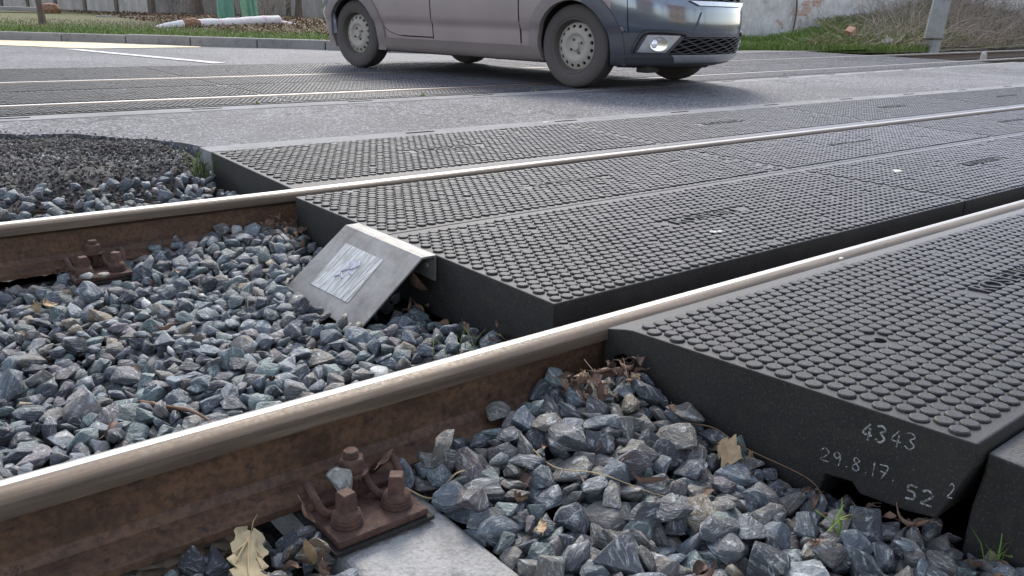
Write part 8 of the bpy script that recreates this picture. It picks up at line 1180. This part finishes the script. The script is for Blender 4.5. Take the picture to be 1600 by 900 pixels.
fs = [(i * n + k, i * n + (k + 1) % n, (i + 1) * n + (k + 1) % n, (i + 1) * n + k) for i in range(len(zs) - 1) for k in range(n)] + [tuple(range(n - 1, -1, -1)), tuple((len(zs) - 1) * n + k for k in range(n))]
m.add(vs, fs); bodyme = m.mesh('body', weld=True)
tmp = bpy.data.objects.new('tmpbody', bodyme); COL.objects.link(tmp)
m = MB()
for sx in (0, WB):
    for sy in (-1, 1): m.lathe([(.362, -.16), (.362, .20)], 48, axis=1, c=(sx, sy * .76, WR))
cut = bpy.data.objects.new('tmpcut', m.mesh('cut')); COL.objects.link(cut)
bo = tmp.modifiers.new('b', 'BOOLEAN'); bo.object = cut; bo.operation = 'DIFFERENCE'; bo.solver = 'EXACT'
bm_ = evalmesh(tmp); bpy.data.objects.remove(tmp); bpy.data.objects.remove(cut)
bm_.materials.clear()
for nm in ('car_paint_dusty', 'car_paint_clean', 'underbody', 'glass'): bm_.materials.append(MAT[nm])
for p in bm_.polygons:
    c = p.center; w = min(math.hypot(c.x, c.z - WR), math.hypot(c.x - WB, c.z - WR))
    p.material_index = 2 if (w < .366 and abs(c.y) < .93 and (abs(p.normal.y) < .5 or abs(c.y) < .7)) or (c.z < .195 and p.normal.z < -.5) else (1 if c.x > 2.96 or (c.z > .87 and p.normal.z > .5) else 0)
    if 1.02 < c.z < 1.42 and p.normal.z < .8: p.material_index = 3
shade(bm_, 34); body = link('body', bm_, []); body.parent = car
def patch(name, mat, fn, G, off, th, parent=car, smooth=45):
    """G: grid of (a, b); fn(a, b, off) -> point; gives a shell of thickness th"""
    nu, nv = len(G), len(G[0]); V = [fn(a, c, off) for r in G for a, c in r] + [fn(a, c, off - th) for r in G for a, c in r]; K = nu * nv; F = []
    for i in range(nu - 1):
        for j in range(nv - 1): k = i * nv + j; F += [(k, k + 1, k + nv + 1, k + nv)]
    rim = [j for j in range(nv)] + [i * nv + nv - 1 for i in range(1, nu)] + [(nu - 1) * nv + j for j in range(nv - 2, -1, -1)] + [i * nv for i in range(nu - 2, 0, -1)]
    for a, c in zip(rim, rim[1:] + rim[:1]): F.append((a, c, c + K, a + K))
    m = MB(); m.add(V, F); return m.build(name, MAT[mat] if isinstance(mat, str) else mat, parent, smooth=smooth)
def side(sg):
    def f(s, z, off): return Vector((s, sg * (Ts(s, z) + off), z))
    return f
def rows(zlist, lo, hi, n=14): return [[(lo(z) + (hi(z) - lo(z)) * k / n, z) for k in range(n + 1)] for z in zlist]
rl_ = [(.325, .62), (.34, .54), (.36, .48), (.40, .425), (.47, .375), (.55, .33), (.64, .285), (.75, .24), (.97, .2)]
for sg in (1, -1):
    f = side(sg)
    zz = [.325, .332, .345, .36, .38, .40, .425, .45, .475, .50, .55, .60, .66, .74, .82, .90, .965]
    d = patch('door', 'car_paint_dusty', f, rows(zz, lambda z: lerp_t(rl_, z), lambda z: 1.060), .0042, .02)
    h = MB(); h.tube(smooth_path([f(.36, .86, .01), f(.42, .862, .04), f(.52, .862, .04), f(.57, .86, .01)]), .011, 8); h.build('handle', MAT['car_paint_dusty'], d, smooth=60)
    d = patch('door', 'car_paint_dusty', f, rows([z - .028 * (z < .34) for z in zz], lambda z: 1.072, lambda z: 2.062 - .05 * max(0, (z - .7) / .27)), .0042, .02)
    h = MB(); h.tube(smooth_path([f(1.22, .86, .01), f(1.28, .862, .04), f(1.38, .862, .04), f(1.43, .86, .01)]), .011, 8); h.build('handle', MAT['car_paint_dusty'], d, smooth=60)
    h = MB(); h.obox(f(2.0, 1.0, .10), (.05, 0, 0), (0, .09, 0), (0, 0, .065)); h.build('mirror', MAT['car_plastic'], d, bevel=.025, smooth=60)
    patch('fender', 'car_paint_dusty', f, rows([.42, .47, .52, .58, .64, .70, .78, .85], lambda z: 2.074, lambda z: max(2.085, WB - math.sqrt(max(0, .40 ** 2 - (z - WR) ** 2)))), .0042, .02)
    sill = patch('sill', 'car_plastic_dusty', f, rows([.178, .19, .205, .225, .25, .27, .285, .296], lambda z: .33 + .02 * (z > .28), lambda z: WB - .36 - .03 * (z > .28), 20), .020, .035)
    for sx in (0, WB):
        G = []
        for r_ in (.336, .345, .36, .40, .425, .432):
            G.append([(sx + r_ * math.cos(R(a)), max(.182, WR + r_ * math.sin(R(a)))) for a in np.linspace(-22, 202, 46)])
        def fa(s, z, off, sx=sx, sg=sg):
            r_ = math.hypot(s - sx, z - WR); fl = .022 if r_ < .41 else .016
            return Vector((s, sg * (max(Ts(s, z), .80 if sx == 0 else .72) + fl + off), z))
        if sx: patch('wheel_arch_trim', 'car_plastic', fa, [r[:20] for r in G], 0, .05); patch('wheel_arch_trim', 'car_plastic_dusty', fa, [r[19:] for r in G], 0, .05)
        else: patch('wheel_arch_trim', 'car_plastic_dusty', fa, G, 0, .05)
    m = MB(); m.tube([f(1.066, z, -.001) for z in np.linspace(.315, .96, 16)], .0062, 5); m.tube([f(2.068, z, -.001) for z in np.linspace(.315, .96, 16)], .0062, 5)
    P_ = [f(lerp_t(rl_, z) - .006, z, -.001) for z in (.90, .75, .64, .55, .47, .40, .36, .34, .325)] + [f(s, .319, -.001) for s in (.70, .85, 1.06)] + [f(s, .29, -.001) for s in (1.075, 1.5, 2.06)]; m.tube(P_, .005, 5)
    m.build('door_gap', MAT['hole'], car)
# ---- front
def ff(phi, z, off): return Fp(phi, z, off)
def grid(zl, lo, hi, n=24): return [[(lo(z) + (hi(z) - lo(z)) * k / n, z) for k in range(n + 1)] for z in zl]
lin = lambda z0, a, z1, b_: (lambda z: a + (b_ - a) * (z - z0) / (z1 - z0))
patch('bumper', 'car_paint_clean', ff, grid([.435, .45, .48, .52, .56, .60, .635, .66, .69], lambda z: 26, lambda z: 154, 60), .004, .02)
low = patch('bumper_skirt', 'car_plastic', ff, grid([.185, .20, .22, .245, .27, .29, .32, .36, .40, .428], lambda z: 18 + 4 * (z > .3), lambda z: 162 - 4 * (z > .3), 70), .007, .025)
patch('skirt_lip', 'car_plastic', ff, grid([.245, .252, .262, .268], lambda z: 20, lambda z: 160, 60), .016, .02, low)
gz0, gz1 = .278, .405
lg = patch('lower_grille', 'hole', ff, grid(np.linspace(gz0, gz1, 5), lin(gz0, 51, gz1, 61), lin(gz0, 129, gz1, 119), 40), .0095, .01)
def honeycomb(parent, z0, z1, a0, a1, b0, b1, rowsn, cell, r=.0035, off=.013):
    m = MB(); dz = (z1 - z0) / rowsn
    for k in range(rowsn + 1):
        zc = z0 + dz * k; P = []; ph = lin(z0, a0, z1, a1)(min(max(zc, z0), z1)); pe = lin(z0, b0, z1, b1)(min(max(zc, z0), z1)); x = ph; j = 0
        while x <= pe:
            up = 1 if ((j // 2) + k) % 2 else -1
            P.append(Fp(x, min(max(zc + up * dz * .32, z0), z1), off)); x += cell * (.62 if j % 2 else .38); j += 1
        if len(P) > 1: m.tube(P, r, 5)
    return m.build('grille_bars', MAT['grille_bar'], parent, smooth=60)
honeycomb(lg, gz0 + .006, gz1 - .006, 51, 61, 129, 119, 6, 5.2)
sk = patch('skid_plate', 'silver', lambda p, z, o: Fp(p, z, o - .05 * max(0, (.225 - z) / .04)), grid([.185, .20, .215, .225, .232, .25, .268, .274], lin(.185, 60, .274, 53), lin(.185, 120, .274, 127), 40), .024, .03)
# plate holder area and its ribs
ph = patch('plate_recess', 'car_paint_clean', ff, grid([.425, .435, .46, .50, .54, .575, .585], lin(.425, 66, .585, 72), lin(.425, 114, .585, 108), 24), .014, .02)
for sgn in (0, 1):
    mir = (lambda p: p) if not sgn else (lambda p: 180 - p)
    zz = [.29, .30, .32, .35, .38, .405, .415]
    G = grid(zz, lin(.29, 31, .415, 37), lin(.29, 48.5, .415, 57.5), 14)
    G = [[(mir(a), c) for a, c in r] for r in G]
    fg = patch('fog_lamp', 'silver', ff, G, .020, .02)
    c = Fp(mir(44), .352, .021); e = (Fp(mir(45), .352, .021) - Fp(mir(43), .352, .021)).normalized(); nn = e.cross(Vector((0, 0, 1))); nn = nn if nn.x > 0 else -nn
    m = MB(); K = 28
    for a_, b_, d_, rad in ((.072, .050, .003, .0038),):
        m.tube([c + e * a_ * math.cos(2 * math.pi * k / K) + Vector((0, 0, b_ * math.sin(2 * math.pi * k / K))) + nn * d_ for k in range(K + 1)], rad, 6)
    m.build('fog_ring', MAT['silver'], fg, smooth=60)
    m = MB(); vs = [c + e * .070 * q * math.cos(2 * math.pi * k / K) + Vector((0, 0, .048 * q * math.sin(2 * math.pi * k / K))) + nn * d for q, d in ((1, .0025), (.55, .001)) for k in range(K)]
    m.add(vs, [(k, (k + 1) % K, K + (k + 1) % K, K + k) for k in range(K)] + [tuple(range(K, 2 * K))]); m.build('fog_bowl', MAT['chrome'], fg, smooth=60)
    m = MB(); c2 = c - e * .036 * (1 if not sgn else -1); vs = [c2 + e * .024 * q * math.cos(2 * math.pi * k / K) + Vector((0, 0, .033 * q * math.sin(2 * math.pi * k / K))) + nn * d for q, d in ((1, .003), (.8, .010), (.4, .014)) for k in range(K)]
    m.add(vs, [(r_ * K + k, r_ * K + (k + 1) % K, (r_ + 1) * K + (k + 1) % K, (r_ + 1) * K + k) for r_ in (0, 1) for k in range(K)] + [tuple(range(2 * K, 3 * K))]); m.build('fog_lens', MAT['lens'], fg, smooth=60)
    m = MB(); m.tube(smooth_path([Fp(mir(a), z, .012) for a, z in ((28.5, .285), (29.5, .33), (33.5, .415), (38, .437), (48, .438), (58, .428), (61, .422))]), .016, 8); m.build('fog_brow', MAT['black_plastic'], low, smooth=60)
    patch('headlamp', 'lens', ff, [[(mir(a), c) for a, c in r] for r in grid([.695, .71, .74, .78, .82], lin(.695, 56, .82, 33), lin(.695, 64, .82, 60), 16)], .006, .02)
    m = MB(); m.tube([Fp(mir(25.5), z, .004) for z in (.42, .5, .6, .7)], .0028, 5); m.build('panel_gap', MAT['hole'], body)
    m = MB(); m.tube([Fp(mir(a), .432, .0055) for a in (17, 19, 21, 24)], .003, 5); m.build('panel_gap', MAT['hole'], body)
ug = patch('upper_grille', 'hole', ff, grid([.668, .70, .74, .78, .80], lin(.668, 66, .80, 57), lin(.668, 114, .80, 123), 34), .008, .01)
honeycomb(ug, .668, .80, 66, 57, 114, 123, 6, 5.0)
patch('grille_lip', 'silver', ff, grid([.632, .64, .65, .658, .664], lin(.632, 70, .664, 64), lin(.632, 110, .664, 116), 34), .020, .025)
m = MB()
m.lathe([(.008, .0), (.019, .001), (.021, .006), (.016, .010), (.008, .0105)], 20, axis=0, c=(Fp(84, .695).x + .012, Fp(84, .695).y, .695))
for ph_ in (88.5, 93): c = Fp(ph_, .702, .02); m.obox(c, (.004, 0, 0), (0, .028, 0), (0, 0, .016))
m.build('emblem', MAT['chrome'], ug, bevel=.002)
# underside
m = MB(); m.box(3.02, 3.13, .44, .60, .135, .19); m.box(2.9, 3.05, -.5, -.34, .14, .19); m.box(.9, 1.0, -.64, -.56, .13, .19); m.build('underbody_flap', MAT['underbody'], car, bevel=.008)
m = MB(); m.tube([(2.2, -.1, .19), (1.2, -.15, .185), (.3, -.3, .20), (-.5, -.35, .22)], .03, 8); m.build('exhaust_pipe', MAT['underbody'], car, smooth=60)
m = MB(); m.tube([(.0, -.70, .22), (.02, 0, .21), (0, .70, .22)], .04, 8); m.build('rear_axle', MAT['underbody'], car, smooth=60)
rb = patch('rear_bumper', 'car_paint_clean', lambda a, z, o: Vector((s2(z) - (s2(z) - lerp_t(TR, z)) * math.sin(R(a)) ** (2 / 3) - o * math.sin(R(a)), (lerp_t(TW, z)) * math.copysign(abs(math.cos(R(a))) ** (2 / 3), math.cos(R(a))) + o * math.cos(R(a)), z)), [[(a, z) for a in np.linspace(1.5, 178.5, 40)] for z in (.31, .33, .36, .42, .50, .58, .65, .68)], .008, .02)
# ---- wheels
def wheel(loc, sg):
    w = empty('wheel'); w.parent = car; w.location = loc; w.rotation_euler = (0, 0, 0 if sg > 0 else math.pi)
    return w
prof = [(.200, .080), (.206, .090), (.222, .0965), (.244, .099), (.262, .0975), (.279, .094), (.284, .0925), (.300, .083), (.3085, .070)]
tread = [(.3105, .060), (.3125, .048), (.3065, .0465), (.3065, .0425), (.313, .041), (.3133, .018), (.3065, .0165), (.3065, .0125), (.3134, .011)]
half = prof + tread; full = half + [(r_, -a) for r_, a in reversed(half)]
m = MB(); mi = [0] * (len(prof) - 1) + [1] * (len(full) - 2 * len(prof) + 1) + [0] * (len(prof) - 1) + [1]
m.lathe(full, 64, axis=1, mi=mi, closed=True); tyre_me = m.mesh('tyre', smooth=38)
m = MB(); m.lathe([(.206, .084), (.2075, .090), (.203, .0935), (.197, .091), (.191, .080), (.186, .055), (.181, .040), (.172, .036), (.172, .028), (.19, .025), (.19, -.085), (.206, -.085)], 64, axis=1, closed=True); rim_me = m.mesh('rim', smooth=38)
m = MB(); m.lathe([(.176, .037), (.166, .044), (.150, .052), (.132, .061), (.122, .066), (.112, .070), (.100, .071), (.092, .067), (.080, .055), (.072, .050), (.045, .050), (.040, .053), (.033, .056), (.033, .066), (.030, .069), (.001, .070), (.001, .03), (.11, .045), (.15, .038), (.176, .030)], 64, axis=1, closed=True)
dk = bpy.data.objects.new('tmpd', m.mesh('d', weld=True)); COL.objects.link(dk)
m = MB()
for k in range(16):
    a = 2 * math.pi * (k + .5) / 16; c = Vector((.1475 * math.cos(a), 0, .1475 * math.sin(a))); rad = Vector((math.cos(a), 0, math.sin(a))); tan = Vector((-math.sin(a), 0, math.cos(a)))
    K = 12; vs = [c + rad * .0125 * math.cos(2 * math.pi * q / K) + tan * .0155 * math.sin(2 * math.pi * q / K) + Vector((0, y, 0)) for y in (.0, .1) for q in range(K)]
    m.add(vs, [(q, (q + 1) % K, K + (q + 1) % K, K + q) for q in range(K)] + [tuple(range(K - 1, -1, -1)), tuple(range(K, 2 * K))])
ck = bpy.data.objects.new('tmpc', m.mesh('c')); COL.objects.link(ck)
bo = dk.modifiers.new('b', 'BOOLEAN'); bo.object = ck; bo.operation = 'DIFFERENCE'; bo.solver = 'EXACT'
disc_me = evalmesh(dk); bpy.data.objects.remove(dk); bpy.data.objects.remove(ck); disc_me.materials.clear(); disc_me.materials.append(MAT['rim_disc']); shade(disc_me, 35)
m = MB()
for k in range(4):
    a = 2 * math.pi * k / 4 + .5; m.lathe([(.0105, .048), (.0105, .060), (.008, .064), (.001, .0645)], 6, axis=1, c=(.054 * math.cos(a), 0, .054 * math.sin(a)))
lug_me = m.mesh('wheel_bolts')
m = MB(); m.lathe([(.16, .0), (.16, .012), (.02, .013), (.02, -.02)], 40, axis=1); drum_me = m.mesh('brake_disc')
for sx in (0, WB):
    for sg in (1, -1):
        w = wheel((sx, sg * .744, WR), sg)
        t = link('tyre', tyre_me, [MAT['tyre_rubber'], MAT['tyre_tread']], w); r_ = link('rim', rim_me, MAT['steel_rim'], w)
        link('wheel_disc', disc_me, [], w); link('wheel_bolts', lug_me, MAT['steel_rim'], w); link('brake_disc', drum_me, MAT['underbody'], w)
